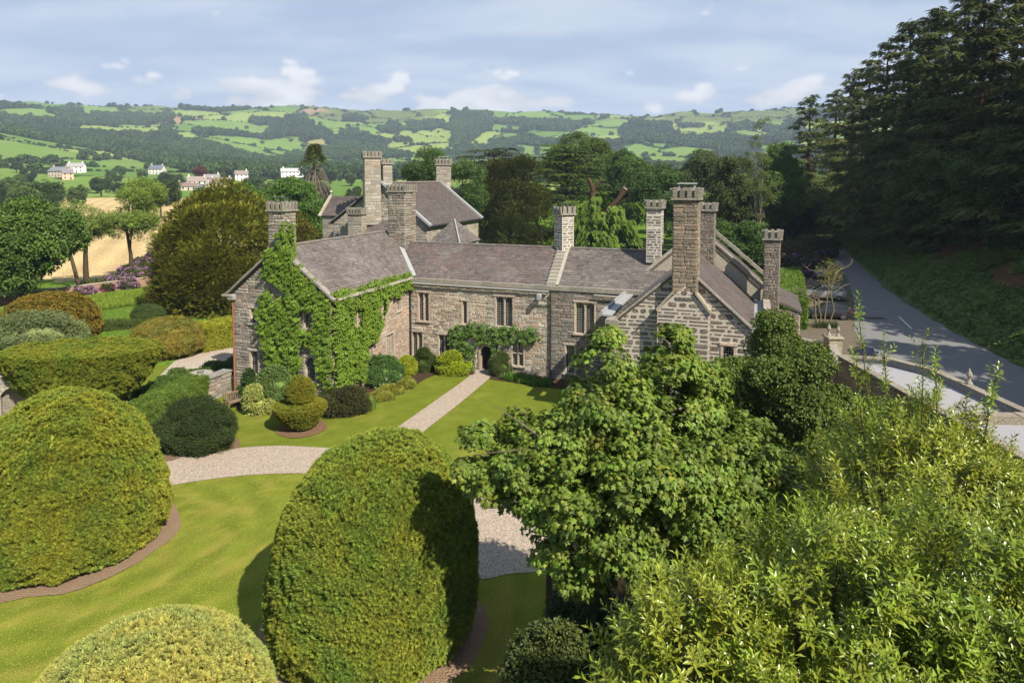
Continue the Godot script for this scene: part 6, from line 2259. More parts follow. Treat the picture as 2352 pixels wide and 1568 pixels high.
func build_mid_trees() -> void:
	var gr := "trees beyond the manor garden"
	# [label, px, distance, top row, crown low share, half width m, colour, clump size, count, leaf, material]
	var rows := [
		["dark full-crowned tree overhanging the brick wall's near end", 52, 74, 452, 0.06, 6.2, Color(0.085, 0.155, 0.024), 0.6, 3600, "broad"],
		["twin-stemmed sparse tree with bare lower trunk at the hay field's edge", 196, 86, 462, 0.42, 4.2, Color(0.18, 0.24, 0.05), 0.45, 700, "loose"],
		["tall open-crowned ash in front of the hay field", 300, 88, 372, 0.22, 4.8, Color(0.17, 0.24, 0.045), 0.42, 2300, "loose"],
		["rounded dark tree at the village edge of the hay field", 372, 215, 398, 0.05, 7.0, Color(0.045, 0.085, 0.02), 0.9, 1300, "broad"],
		["mid-green tree behind the golden yew", 470, 118, 425, 0.1, 4.0, Color(0.06, 0.11, 0.02), 0.6, 1300, "broad"],
		["bright green tree between golden yew and broken redwood", 575, 112, 398, 0.1, 5.8, Color(0.085, 0.17, 0.02), 0.6, 2300, "broad"],
		["bright green tree under the broken redwood", 668, 108, 402, 0.1, 6.2, Color(0.075, 0.155, 0.02), 0.6, 2500, "broad"],
		["bright green tree touching the hall's little gabled wing", 752, 104, 412, 0.1, 5.0, Color(0.08, 0.16, 0.022), 0.6, 2000, "broad"],
		["green tree seen between the tallest stack and the corner stack", 905, 130, 430, 0.1, 5.5, Color(0.075, 0.13, 0.022), 0.65, 1500, "broad"],
		["tall feathery tree beside the hall's rear stack", 985, 118, 330, 0.1, 5.2, Color(0.075, 0.135, 0.03), 0.6, 2200, "loose"],
		["tall feathery tree rising right behind the rear stack", 1062, 122, 325, 0.1, 5.0, Color(0.07, 0.13, 0.03), 0.6, 2100, "loose"],
		["large oak-like tree topping the grove behind the cedar", 1330, 165, 283, 0.12, 10.5, Color(0.085, 0.135, 0.025), 0.75, 3800, "broad"],
		["mid-green tree next to the grove's tallest crown", 1440, 155, 318, 0.04, 8.0, Color(0.075, 0.14, 0.028), 0.65, 2600, "broad"],
		["mid-green tree behind the twin-flued ridge stack", 1520, 140, 340, 0.03, 7.2, Color(0.065, 0.13, 0.025), 0.65, 2300, "broad"],
		["dull olive tree behind the great kitchen stack", 1600, 140, 335, 0.03, 7.0, Color(0.07, 0.1, 0.024), 0.65, 2200, "broad"],
		["olive tree with bronze new growth beyond the drive", 1680, 124, 335, 0.06, 5.6, Color(0.08, 0.105, 0.022), 0.65, 2200, "broad"],
		["bright green tree at the bend of the drive", 1790, 130, 328, 0.06, 5.8, Color(0.09, 0.17, 0.024), 0.65, 2300, "broad"],
		["dark green tree low behind the drive hedge", 1690, 92, 480, 0.05, 4.2, Color(0.06, 0.12, 0.022), 0.55, 1700, "broad"],
		["dark shaded tree at the mouth of the wood", 1800, 145, 400, 0.02, 7.0, Color(0.035, 0.065, 0.016), 0.8, 2200, "broad"],
		["dark tree closing the far end of the road", 1868, 172, 440, 0.0, 9.0, Color(0.04, 0.065, 0.018), 0.9, 2600, "broad"],
		["dark spreading tree before the far end of the road", 1835, 150, 452, 0.0, 7.0, Color(0.045, 0.075, 0.018), 0.8, 2300, "broad"],
		["deep green tree beside the wood's mouth", 1905, 165, 420, 0.0, 9.0, Color(0.035, 0.06, 0.016), 0.9, 2300, "broad"],
		["grey-green willow-like tree above the drive hedge", 1620, 88, 500, 0.05, 3.2, Color(0.08, 0.14, 0.04), 0.45, 1500, "loose"]]
	for r in rows:
		var t := tree_at("broadleaf_tree", r[0], r[1], r[2], gr)
		var h := top_at(r[1], r[3], r[2])
		var w: float = r[5]
		broad_tree(t, h, h * float(r[4]), w, w * 0.85, 22 if r[8] > 1000 else 12, w * 0.36, r[8], r[7], r[6], r[9], "leaf", 0.3 if r[8] > 1000 else 0.36, 0.22, Color(0.17, 0.13, 0.09) if r[9] == "loose" else Color(0.1, 0.08, 0.055), 0.42)
	# second stem of the sparse tree
	var tw := thing("broadleaf_tree", "leaning companion stem of the sparse tree beside the rhododendrons", "tree", depth_at(178, 600, 84) * Vector3(1, 0, 1), 0, gr)
	broad_tree(tw, 11.0, 6.0, 3.0, 3.0, 10, 1.1, 420, 0.45, Color(0.13, 0.19, 0.04), "loose", "leaf", 0.24, 0.2, Color(0.2, 0.15, 0.1), 0.5, Vector3(-3.0, 0, 0))
	# golden yews: broad masses of fine sprays
	for q in [["huge golden-olive yew spreading to the ground behind the wing", 515, 73, 436, 7.0, 26000, Color(0.155, 0.16, 0.02)], ["smaller golden-olive yew between the wing chimney and the hall", 672, 82, 470, 3.6, 9000, Color(0.15, 0.125, 0.016)], ["broad dark olive yew between hall and cedar", 1172, 132, 362, 8.6, 24000, Color(0.075, 0.085, 0.014)]]:
		var t := tree_at("yew_tree", q[0], q[1], q[2])
		yew_mass(t, top_at(q[1], q[3], q[2]), q[4], q[5], q[6])
	# cedars with level plates
	for q in [["spreading cedar with level plates of foliage at the heart of the grove", 1300, 146, 325, 10.5, 13, Color(0.08, 0.125, 0.025), 2], ["dark flat-topped cedar behind the olive yew", 1135, 150, 332, 8.0, 9, Color(0.045, 0.06, 0.02), 1]]:
		var t := tree_at("cedar_tree", q[0], q[1], q[2])
		cedar(t, top_at(q[1], q[3], q[2]), q[4], q[5], q[6])
	# weeping conifer with a sawn trunk
	var wp := tree_at("weeping_conifer", "weeping light-green conifer whose sprays pour down below a sawn trunk", 1365, 128)
	weeping(wp, top_at(1365, 425, 128) / 1.5)
	wp.scale = Vector3.ONE * 1.5
	# broken redwood with dead skirts
	var rd := tree_at("broken_redwood", "broken redwood with a green tuft above a skirt of bare grey branches", 726, 150)
	redwood(rd, top_at(726, 330, 150))
	# birch standing clear of the drive trees
	var bi := tree_at("birch_tree", "slender thin-crowned birch standing above the drive trees", 1742, 100, gr)
	broad_tree(bi, top_at(1742, 252, 100), 5.0, 2.6, 2.4, 46, 0.55, 900, 0.3, Color(0.13, 0.17, 0.05), "loose", "leaf", 0.16, 0.2, Color(0.4, 0.36, 0.28), 0.5)
	# rhododendrons
	for q in [["mauve rhododendron in full flower against the brick wall", 312, 652, 3.2, 2.7, 10, Color(0.46, 0.24, 0.5)], ["pink rhododendron beside the ash trunk", 268, 662, 2.6, 1.7, 9, Color(0.5, 0.28, 0.5)], ["magenta rhododendron next to the twin-stemmed tree", 225, 668, 2.2, 1.4, 16, Color(0.45, 0.1, 0.25)], ["small pink rhododendron at the foot of the dark tree", 178, 676, 1.8, 1.2, 10, Color(0.5, 0.28, 0.45)], ["tall lilac rhododendron near the golden yew", 345, 646, 2.6, 4.2, 14, Color(0.5, 0.3, 0.52)]]:
		var t := plant("rhododendron", q[0], "shrub", q[1], q[2], "rhododendrons along the brick wall")
		shrub(t, q[3], q[4], q[3] * 0.7, 900, 0.36, Color(0.07, 0.09, 0.025), "broad", "leaf", 9, 0.22, int(q[5]) / 4, q[6])
	for q in [[1788, 104, 7.0, 4.6, "brownish rhododendron bank beside the end of the drive", Color(0.09, 0.075, 0.03), 0], [1842, 96, 4.0, 3.2, "purple-flowered rhododendron overhanging the farthest parked car", Color(0.06, 0.06, 0.025), 7], [1868, 118, 4.5, 4.4, "brown-green rhododendron at the far end of the parking row", Color(0.08, 0.08, 0.03), 12], [1798, 84, 2.0, 4.6, "purple rhododendron behind the roadside stack", Color(0.07, 0.06, 0.03), 6]]:
		var p := depth_at(q[0], 600, q[1])
		var t := thing("rhododendron", q[4], "shrub", Vector3(p.x, 0, p.z), 0, "rhododendrons by the drive")
		shrub(t, q[2], q[3], q[2] * 0.8, 1700, 0.42, q[5], "broad", "leaf", 12, 0.25, q[6], Color(0.33, 0.16, 0.42))
	# bright hedge along the car park, and lawn hedge behind the main roof
	var hd := thing("drive_hedge", "bright clipped hedge along the car park beside the kitchen wing", "hedge")
	hedge(hd, [Vector3(25.4, 0, -62.0), Vector3(34.2, 0, -84.0)], 3.0, 2.8, 40.0, 0.3, Color(0.13, 0.22, 0.025), "box", "leaf", 0.4)
	for q in [[1312, 124.0], [1462, 122.0]]:
		var p := depth_at(q[0], 600, q[1])
		var t := thing("rhododendron", "pink rhododendron in flower %s" % ("under the weeping conifer" if q[0] < 1400 else "between ridge stacks behind the main roof"), "shrub", Vector3(p.x, 0, p.z - 2.0), 0, "rhododendrons behind the main range")
		shrub(t, 2.6, 2.6, 2.0, 700, 0.36, Color(0.06, 0.09, 0.025), "broad", "leaf", 8, 0.2, 4, Color(0.6, 0.3, 0.42))
	# trees of the valley floor, between hay field and village
	var vg := "hedgerow trees round the village"
	var kinds := ["round dark tree standing in the village hedgerows", "pale green tree standing in the village hedgerows", "dark conifer-like tree standing in the village hedgerows"]
	var proto := []
	for k in 3:
		var t := thing("hedgerow_tree", kinds[k], "tree", Vector3(-200 + k * 9, land_height(-200, 380), -380), 0, vg)
		broad_tree(t, [10.0, 9.0, 11.0][k], 0.4, [4.8, 4.2, 3.0][k], [4.8, 4.2, 3.0][k], 14, 1.8, 420, 1.0, [Color(0.045, 0.085, 0.02), Color(0.085, 0.14, 0.035), Color(0.035, 0.06, 0.018)][k], "broad", "leaf", 0.35)
		proto.append(t)
	for i in 150:
		var px := rnd(-20, 830) if i < 105 else rnd(830, 1850)
		var d := rnd(225, 560) if i < 105 else rnd(150, 560)
		if px > 205 and px < 480 and d < 352:
			d = rnd(360, 560)
		if i < 30:
			px = rnd(-20, 200)
			d = rnd(185, 330)
		var p := depth_at(px, 600, d)
		if p.x > along(ROAD_LEFT, d) - 4.0:
			continue
		var clear := false
		for h in VILLAGE:
			var hp := depth_at(h[0], 440, h[1])
			clear = clear or (absf(px - h[0]) < 20.0 and d < h[1] + 12.0)
		if clear:
			continue
		var k := i % 3
		var c: Node3D = proto[k].duplicate()
		c.name = numbered("hedgerow_tree")
		add_child(c)
		c.position = Vector3(p.x, land_height(p.x, d), -d)
		c.rotation.y = rnd(0, TAU)
		c.scale = Vector3.ONE * rnd(0.6, 1.25)
	for k in 3:   # the first of each kind stands in the row too
		var p := depth_at([120, 180, 560][k], 600, [250.0, 262.0, 300.0][k])
		proto[k].position = Vector3(p.x, land_height(p.x, -p.z), p.z)
	var cb := tree_at("copper_beech", "single copper-red beech standing over the village roofs", 466, 520)
	broad_tree(cb, 13.0, 1.0, 6.0, 6.0, 14, 2.2, 420, 1.2, Color(0.1, 0.035, 0.025), "broad", "leaf", 0.4)


func yew_mass(o: Node3D, tall: float, r: float, count: int, col: Color) -> void:
	var wood := Shape.new()
	wood.tube(PackedVector3Array([Vector3(0, -0.3, 0), Vector3(0, tall * 0.7, 0)]), PackedFloat32Array([0.5, 0.15]), 8, Color(0.12, 0.08, 0.06))
	var where := []
	var cols := PackedColorArray()
	var lobes := []
	for i in 52:
		var a := rnd(0, TAU)
		var f := pow(rng.randf(), 1.25)
		var q := r * 0.72 * sqrt(maxf(0.0, 1.0 - pow(f, 2.4)))
		lobes.append([Vector3(cos(a) * q, 0.6 + f * (tall - 2.2), sin(a) * q), r * rnd(0.28, 0.44), rnd(0.8, 1.2)])
		limb(wood, Vector3(0, tall * 0.3 * f + 0.5, 0), lobes[i][0], 0.09, 0.02, 5, Color(0.12, 0.08, 0.06))
	for i in count:
		var l: Array = lobes[i % 52]
		var d := ball()
		if d.y < -0.1 and rng.randf() < 0.6:
			d.y = -d.y
		var p: Vector3 = l[0] + d * float(l[1]) * pow(rnd(0.4, 1.0), 0.35)
		p.y = maxf(p.y, 0.2)
		var dir := (d + Vector3(0, 0.5, 0)).normalized()
		where.append(Transform3D(basis_x(dir + Vector3(0, 0.15, 0) + ball() * 0.35, rnd(0.34, 0.58) * (r / 7.5)), p))
		cols.append(tint(col, 0.25) * float(l[2]))
	part(o, "trunk", wood, M.bark)
	scatter(o, "crown", cluster.spray, M.needle, where, cols)


func cedar(o: Node3D, tall: float, r: float, plates: int, col: Color) -> void:
	var wood := Shape.new()
	var bark := Color(0.14, 0.09, 0.07)
	wood.tube(PackedVector3Array([Vector3(0, -0.3, 0), Vector3(0.2, tall * 0.5, 0), Vector3(0, tall * 0.93, 0)]), PackedFloat32Array([0.7, 0.45, 0.12]), 9, bark)
	var where := []
	var cols := PackedColorArray()
	for i in plates * 3:
		var f := (i + 0.5) / (plates * 3)
		var a := i * 2.4
		var q := r * (0.75 if f < 0.85 else 0.35) * rnd(0.4, 1.0)
		var c := Vector3(cos(a) * q, tall * (0.38 + 0.6 * f), sin(a) * q)
		limb(wood, Vector3(0, c.y - 0.9, 0), c, 0.14, 0.03, 5, bark, 0.05)
		var pr := r * rnd(0.28, 0.46)
		var g := rnd(0.8, 1.2)
		for k in 95:
			var t := rnd(0, TAU)
			var s := sqrt(rng.randf())
			var p := c + Vector3(cos(t) * pr * s, rnd(-0.12, 0.16) - 0.35 * s * s, sin(t) * pr * s)
			where.append(Transform3D(basis_x(Vector3(cos(t), rnd(-0.35, 0.15), sin(t)), rnd(0.6, 1.0)), p))
			cols.append(tint(col, 0.22) * g)
	part(o, "trunk", wood, M.bark)
	scatter(o, "crown", cluster.spray, M.needle, where, cols)


func weeping(o: Node3D, tall: float) -> void:
	var wood := Shape.new()
	var bark := Color(0.2, 0.12, 0.09)
	limb(wood, Vector3(0, -0.3, 0), Vector3(-0.3, tall, 0), 0.5, 0.28, 9, bark, 0.04)
	limb(wood, Vector3(0.6, tall * 0.45, 0.6), Vector3(3.6, tall * 0.95, 1.4), 0.3, 0.28, 9, bark, 0.04)
	var cut := Shape.new()
	cut.tube(PackedVector3Array([Vector3(3.55, tall * 0.945, 1.39), Vector3(3.64, tall * 0.96, 1.41)]), PackedFloat32Array([0.325, 0.32]), 10, Color(0.62, 0.5, 0.36))
	part(o, "sawn_end", cut, M.wood)
	limb(wood, Vector3(-0.2, tall * 0.9, 0), Vector3(-0.9, tall + 0.9, 0.3), 0.3, 0.16, 8, bark, 0.06)
	limb(wood, Vector3(-0.2, tall * 0.9, 0), Vector3(0.7, tall + 0.7, 0.3), 0.25, 0.16, 8, bark, 0.06)
	var where := []
	var cols := PackedColorArray()
	for i in 64:
		var a := rnd(0, TAU)
		var q := rnd(1.0, 5.4)
		var c := Vector3(cos(a) * q + 0.5, tall * rnd(0.3, 0.98) * (1.0 - q * 0.05), sin(a) * q * 0.8)
		var g := rnd(0.75, 1.25)
		for k in 46:   # each spray stream falls and spreads
			var f := rng.randf()
			var p := c + Vector3(cos(a) * f * 1.6 + rnd(-0.8, 0.8), -f * f * 2.6, sin(a) * f * 1.6 + rnd(-0.8, 0.8))
			if p.y < 0.2:
				continue
			where.append(Transform3D(basis_x(Vector3(cos(a) + rnd(-0.5, 0.5), -0.5 - f * 0.8, sin(a) + rnd(-0.5, 0.5)), rnd(0.5, 0.85)), p))
			cols.append(tint(Color(0.1, 0.165, 0.022), 0.2) * g)
	part(o, "trunk", wood, M.bark)
	scatter(o, "crown", cluster.spray, M.needle, where, cols)


# a big ragged conifer: layered drooping masses of sprays on a straight trunk
func hemlock(o: Node3D, tall: float, reach: float, col: Color) -> void:
	var wood := Shape.new()
	var bark := Color(0.12, 0.07, 0.05)
	wood.tube(PackedVector3Array([Vector3(0, -1.0, 0), Vector3(0, tall * 0.5, 0), Vector3(rnd(-0.5, 0.5), tall * 0.96, 0)]), PackedFloat32Array([tall * 0.018 + 0.12, tall * 0.012 + 0.06, 0.05]), 9, bark)
	var where := []
	var cols := PackedColorArray()
	var n := 74
	for i in n:
		var f := (i + rnd(0.0, 1.0)) / n
		var y := lerpf(2.0, tall, f)
		var a := i * 2.4 + rnd(-0.5, 0.5)
		var most := reach * (1.0 - 0.82 * pow(f, 1.7))
		var q := most * rnd(0.25, 0.95)
		var out := Vector3(cos(a), 0, sin(a))
		var c := Vector3(0, y, 0) + out * q - Vector3(0, q * rnd(0.0, 0.28), 0)
		limb(wood, Vector3(0, y, 0), c, 0.04 + q * 0.012, 0.02, 4, bark, 0.05)
		var pr := clampf(most * rnd(0.22, 0.42), 0.7, 3.2)
		var g := rnd(0.7, 1.3)
		for k in int(20 + pr * 26):
			var t := rnd(0, TAU)
			var s := sqrt(rng.randf())
			var p := c + Vector3(cos(t) * pr * s, rnd(-0.3, 0.35) - 0.5 * s * s * pr * 0.5, sin(t) * pr * s)
			where.append(Transform3D(basis_x(Vector3(cos(t), rnd(-0.7, 0.1), sin(t)) + out * 0.5, rnd(0.6, 1.1)), p))
			cols.append(tint(col, 0.25) * g)
	part(o, "trunk", wood, M.bark)
	scatter(o, "crown", cluster.spray, M.needle, where, cols)


func redwood(o: Node3D, tall: float) -> void:
	var wood := Shape.new()
	var grey := Color(0.33, 0.28, 0.23)
	wood.tube(PackedVector3Array([Vector3(0, -0.5, 0), Vector3(0, tall * 0.6, 0), Vector3(0, tall * 0.96, 0)]), PackedFloat32Array([0.75, 0.5, 0.12]), 9, grey)
	for i in 70:
		var a := rnd(0, TAU)
		var y := tall * rnd(0.5, 0.8)
		var o1 := Vector3(cos(a), 0, sin(a))
		var l := rnd(2.2, 4.6)
		wood.tube(PackedVector3Array([Vector3(0, y, 0), Vector3(0, y - 0.6, 0) + o1 * l * 0.4, Vector3(0, y - l * 0.8, 0) + o1 * l * 0.75, Vector3(0, maxf(0.3, y - l * 1.5), 0) + o1 * l]), PackedFloat32Array([0.09, 0.07, 0.05, 0.02]), 4, grey, false)
	var where := []
	var cols := PackedColorArray()
	for i in 620:
		var f := pow(rng.randf(), 0.8)
		var y := tall * (0.78 + 0.22 * f)
		var r := lerpf(3.6, 0.5, pow(f, 0.6)) * rnd(0.3, 1.0)
		var a := rnd(0, TAU)
		where.append(Transform3D(basis_x(Vector3(cos(a), rnd(-0.3, 0.3), sin(a)), rnd(0.7, 1.1)), Vector3(cos(a) * r, y, sin(a) * r)))
		cols.append(tint(Color(0.1, 0.13, 0.02), 0.25))
	part(o, "trunk", wood, M.bark)
	scatter(o, "crown", cluster.spray, M.needle, where, cols)


# ---- the wooded bank over the road ----------------------------------------------------------------
func build_bank() -> void:
	# [x, d, height, reach, label, kind]
	var dark := Color(0.1, 0.122, 0.034)
	var firs := [[72.0, 166, 34, 8.0, "fir closing the far end of the road"], [81.0, 172, 36, 8.0, "fir behind the one that closes the road's end"], [73.5, 148, 36, 8.0, "ragged fir with boughs reaching over the road's bend"], [68.0, 131, 35, 8.0, "ragged fir just this side of the road's bend"], [63.0, 116, 36, 8.0, "fir with level ragged boughs on the road's edge"], [60.0, 104, 36, 8.0, "fir on the road's edge beyond the farthest parked car"], [57.5, 93, 35, 8.0, "fir above the farthest parked car's stretch of road"], [56.0, 82, 33, 8.0, "tall fir across the road from the blue cars"], [57.0, 71, 33, 8.0, "tall fir across the road from the silver estate"], [54.0, 61, 30, 7.5, "fir above the painted road dash"], [76.0, 124, 38, 9.0, "very tall fir behind the level-boughed fir"], [70.0, 106, 38, 9.0, "very tall fir in the second row of the bank"], [67.0, 92, 38, 9.0, "very tall fir upslope of the farthest parked car"], [68.0, 78, 38, 9.0, "very tall fir high over the blue cars"], [66.0, 64, 36, 8.5, "very tall fir high over the painted road dash"], [80.0, 95, 40, 9.0, "tallest fir on the crest of the bank"], [79.0, 72, 38, 9.0, "very tall fir on the crest of the bank"], [88.0, 115, 40, 9.0, "fir on the crest behind the road's bend"], [62.0, 50, 33, 8.0, "tall fir upslope of the outbuilding's bend"], [53.0, 47, 27, 6.8, "fir casting its shade over the road opposite the outbuilding"], [48.5, 35, 25, 6.2, "fir shading the road past the outbuilding"], [46.0, 26, 23, 5.5, "fir at the road edge past the outbuilding"]]
	for q in firs:
		var t := thing("fir_tree", q[4], "tree", Vector3(q[0], bank_height(q[0], q[1]) - 0.3, -q[1]), rnd(0, TAU), "firs on the bank over the road")
		hemlock(t, q[2] - bank_height(q[0], q[1]) * 0.5, q[3] * 1.1, tint(dark, 0.22))
	var under := [[64.5, 112, 12, 5.0, "dark broadleaf filling the bank at the road's bend"], [57.0, 96, 13, 5.0, "dark broadleaf under the level-boughed fir"], [54.0, 86, 12, 4.6, "dark broadleaf above the silver car's stretch of road"], [52.0, 74, 11, 4.6, "dark broadleaf over the bank's bare red earth"], [56.5, 65, 12, 5.0, "dark broadleaf above the bank ferns"], [62.0, 77, 14, 5.5, "dark broadleaf between two very tall firs"], [68.0, 104, 15, 6.0, "dark broadleaf behind the outermost fir"], [50.5, 55, 10, 4.0, "brownish thin broadleaf by the road opposite the pier"], [61.0, 52, 15, 5.0, "bronze-tinged broadleaf high over the road"], [72.0, 114, 18, 7.0, "dark broadleaf topping the bend of the bank"]]
	for i in under.size():
		var q: Array = under[i]
		var t := thing("bank_tree", q[4], "tree", Vector3(q[0], bank_height(q[0], q[1]) - 0.2, -q[1]), 0, "broadleaf trees on the bank")
		broad_tree(t, q[2] * 1.3, 0.8, q[3] * 1.2, q[3] * 1.2, 22, q[3] * 0.4, 2300, 0.62, Color(0.105, 0.085, 0.03) if i in [7, 8] else Color(0.055, 0.092, 0.02), "broad" if i != 7 else "loose", "leaf", 0.25)
	# ferns, bramble and saplings over the slope
	var where := []
	var cols := PackedColorArray()
	var w2 := []
	var c2 := PackedColorArray()
	for i in 26000:
		var d := 36.0 + pow(rng.randf(), 1.3) * 110.0
		var off := rnd(0.25, 14.0) * pow(rng.randf(), 0.7) + 0.2
		var x := along(ROAD_RIGHT, d) + off
		var n := noise_b.get_noise_2d(x * 0.12, d * 0.12)
		if off > 5.0 and n < -0.05:
			continue
		var p := Vector3(x, bank_height(x, d), -d)
		if i % 3:
			where.append(Transform3D(basis_y(Vector3(-0.4, 1, 0.1) + ball() * 0.3, rnd(0, TAU), rnd(0.5, 1.0)), p))
			cols.append(tint(Color(0.1, 0.165, 0.025), 0.3))
		else:
			w2.append(Transform3D(basis_y(Vector3(-0.4, 1, 0) + ball() * 0.4, rnd(0, TAU), rnd(0.3, 0.6)), p + Vector3(0, rnd(0.1, 0.5), 0)))
			c2.append(tint(Color(0.085, 0.13, 0.022), 0.3))
	var u := scatter(self, "fern_undergrowth", cluster.fern, M.leaf, where, cols)
	u.set_meta("label", "ferns carpeting the bank above the road")
	u.set_meta("category", "ferns")
	u = scatter(self, "bramble_undergrowth", cluster.broad, M.leaf, w2, c2)
	u.set_meta("label", "bramble and ivy tangled over the bank above the road")
	u.set_meta("category", "undergrowth")
	# half-dead lichened tree by the cars
	var g := ground_at(1892, 752)
	var t := thing("bare_tree", "half-bare lichened tree with twisted pale branches beside the parked cars", "tree", Vector3(g.x, 0, g.z))
	var wood := Shape.new()
	var pale := Color(0.4, 0.35, 0.22)
	var stems := [[Vector3(0, 0, 0), Vector3(0.3, 5.6, 0)], [Vector3(-0.5, 0, 0.1), Vector3(-1.2, 3.4, 0)], [Vector3(0.35, 0, 0.1), Vector3(0.9, 5.0, 0)], [Vector3(-0.3, 0, 0), Vector3(-0.5, 3.0, 0)]]
	for s in stems:
		limb(wood, s[0] - Vector3(0, 0.1, 0), s[1], 0.085, 0.04, 7, pale, 0.07)
	var tips := []
	for i in 26:
		var s: Array = stems[i % 4]
		var a: Vector3 = s[0].lerp(s[1], rnd(0.6, 1.0))
		var b := a + Vector3(rnd(-1.9, 2.2), rnd(0.0, 1.4), rnd(-0.8, 0.8))
		limb(wood, a, b, 0.05, 0.016, 5, pale, 0.16)
		tips.append(b)
		for k in 3:
			limb(wood, b, b + Vector3(rnd(-0.8, 0.9), rnd(-0.2, 0.7), rnd(-0.5, 0.5)), 0.016, 0.005, 4, Color(0.42, 0.36, 0.26), 0.15)
	part(t, "trunk", wood, M.bark)
	where = []
	cols = PackedColorArray()
	for i in 260:
		var p := Vector3(0.4, 5.0, 0) + ball() * Vector3(1.3, 1.5, 0.9) * pow(rng.randf(), 0.6)
		where.append(Transform3D(basis_y(ball() + Vector3.UP, rnd(0, TAU), 0.13), p))
		cols.append(tint(Color(0.24, 0.22, 0.06), 0.25))
	for i in 130:
		where.append(Transform3D(basis_y(ball() + Vector3.UP, rnd(0, TAU), 0.22), Vector3(rnd(-0.9, 1.2), rnd(0.05, 0.5), rnd(-0.5, 0.6))))
		cols.append(tint(Color(0.05, 0.085, 0.02), 0.25))
	scatter(t, "crown", cluster.fine, M.leaf, where, cols)


# ---- village ----------------------------------------------------------------------------------
# [px, distance, width, depth, eave, ridge, turn, wall colour, roof colour, label]
const VILLAGE := [
	[452, 455.0, 12.0, 8.0, 5.2, 8.2, 0.5, Color(0.78, 0.77, 0.73), Color(0.205, 0.167, 0.149), "white gabled house with two end chimneys in the village"],
	[431, 440.0, 13.0, 7.0, 2.8, 5.0, 0.1, Color(0.5, 0.42, 0.36), Color(0.167, 0.112, 0.093), "long low brown-roofed bungalow below the white gabled house"],
	[470, 425.0, 8.0, 7.0, 3.0, 5.4, -0.5, Color(0.62, 0.52, 0.33), Color(0.124, 0.124, 0.130), "cream gabled bungalow beside the brown-roofed one"],
	[508, 470.0, 14.0, 9.0, 3.4, 7.0, 0.2, Color(0.6, 0.55, 0.45), Color(0.161, 0.124, 0.112), "wide brown-roofed house at the village edge"],
	[490, 500.0, 9.0, 7.0, 4.8, 7.4, 0.3, Color(0.72, 0.7, 0.66), Color(0.186, 0.180, 0.180), "pale house behind the wide brown-roofed one"],
	[140, 520.0, 16.0, 8.0, 5.0, 8.0, -0.3, Color(0.5, 0.4, 0.33), Color(0.149, 0.155, 0.174), "grey-slated brick house among the hedgerow trees"],
	[156, 500.0, 7.0, 9.0, 5.0, 8.0, 0.6, Color(0.6, 0.36, 0.25), Color(0.155, 0.149, 0.155), "orange brick gabled house beside the grey-slated one"],
	[176, 590.0, 13.0, 8.0, 5.2, 8.4, 0.2, Color(0.8, 0.79, 0.76), Color(0.248, 0.248, 0.254), "white house below the meadow hill"],
	[672, 640.0, 20.0, 9.0, 5.4, 8.6, 0.3, Color(0.82, 0.81, 0.78), Color(0.310, 0.310, 0.310), "long white house under the broken redwood"],
	[700, 655.0, 12.0, 8.0, 4.0, 6.4, 0.1, Color(0.8, 0.79, 0.76), Color(0.279, 0.279, 0.279), "white outbuilding next to the long white house"],
	[362, 620.0, 12.0, 8.0, 5.0, 8.2, 0.0, Color(0.55, 0.52, 0.48), Color(0.099, 0.112, 0.149), "dark blue-slated house behind the ash"],
	[555, 560.0, 10.0, 8.0, 5.0, 8.0, 0.4, Color(0.78, 0.76, 0.72), Color(0.186, 0.155, 0.143), "white house among trees right of the copper beech"],
	[965, 300.0, 14.0, 8.0, 5.0, 8.0, 0.2, Color(0.5, 0.45, 0.4), Color(0.149, 0.130, 0.124), "brown-roofed house seen past the corner stack"]]


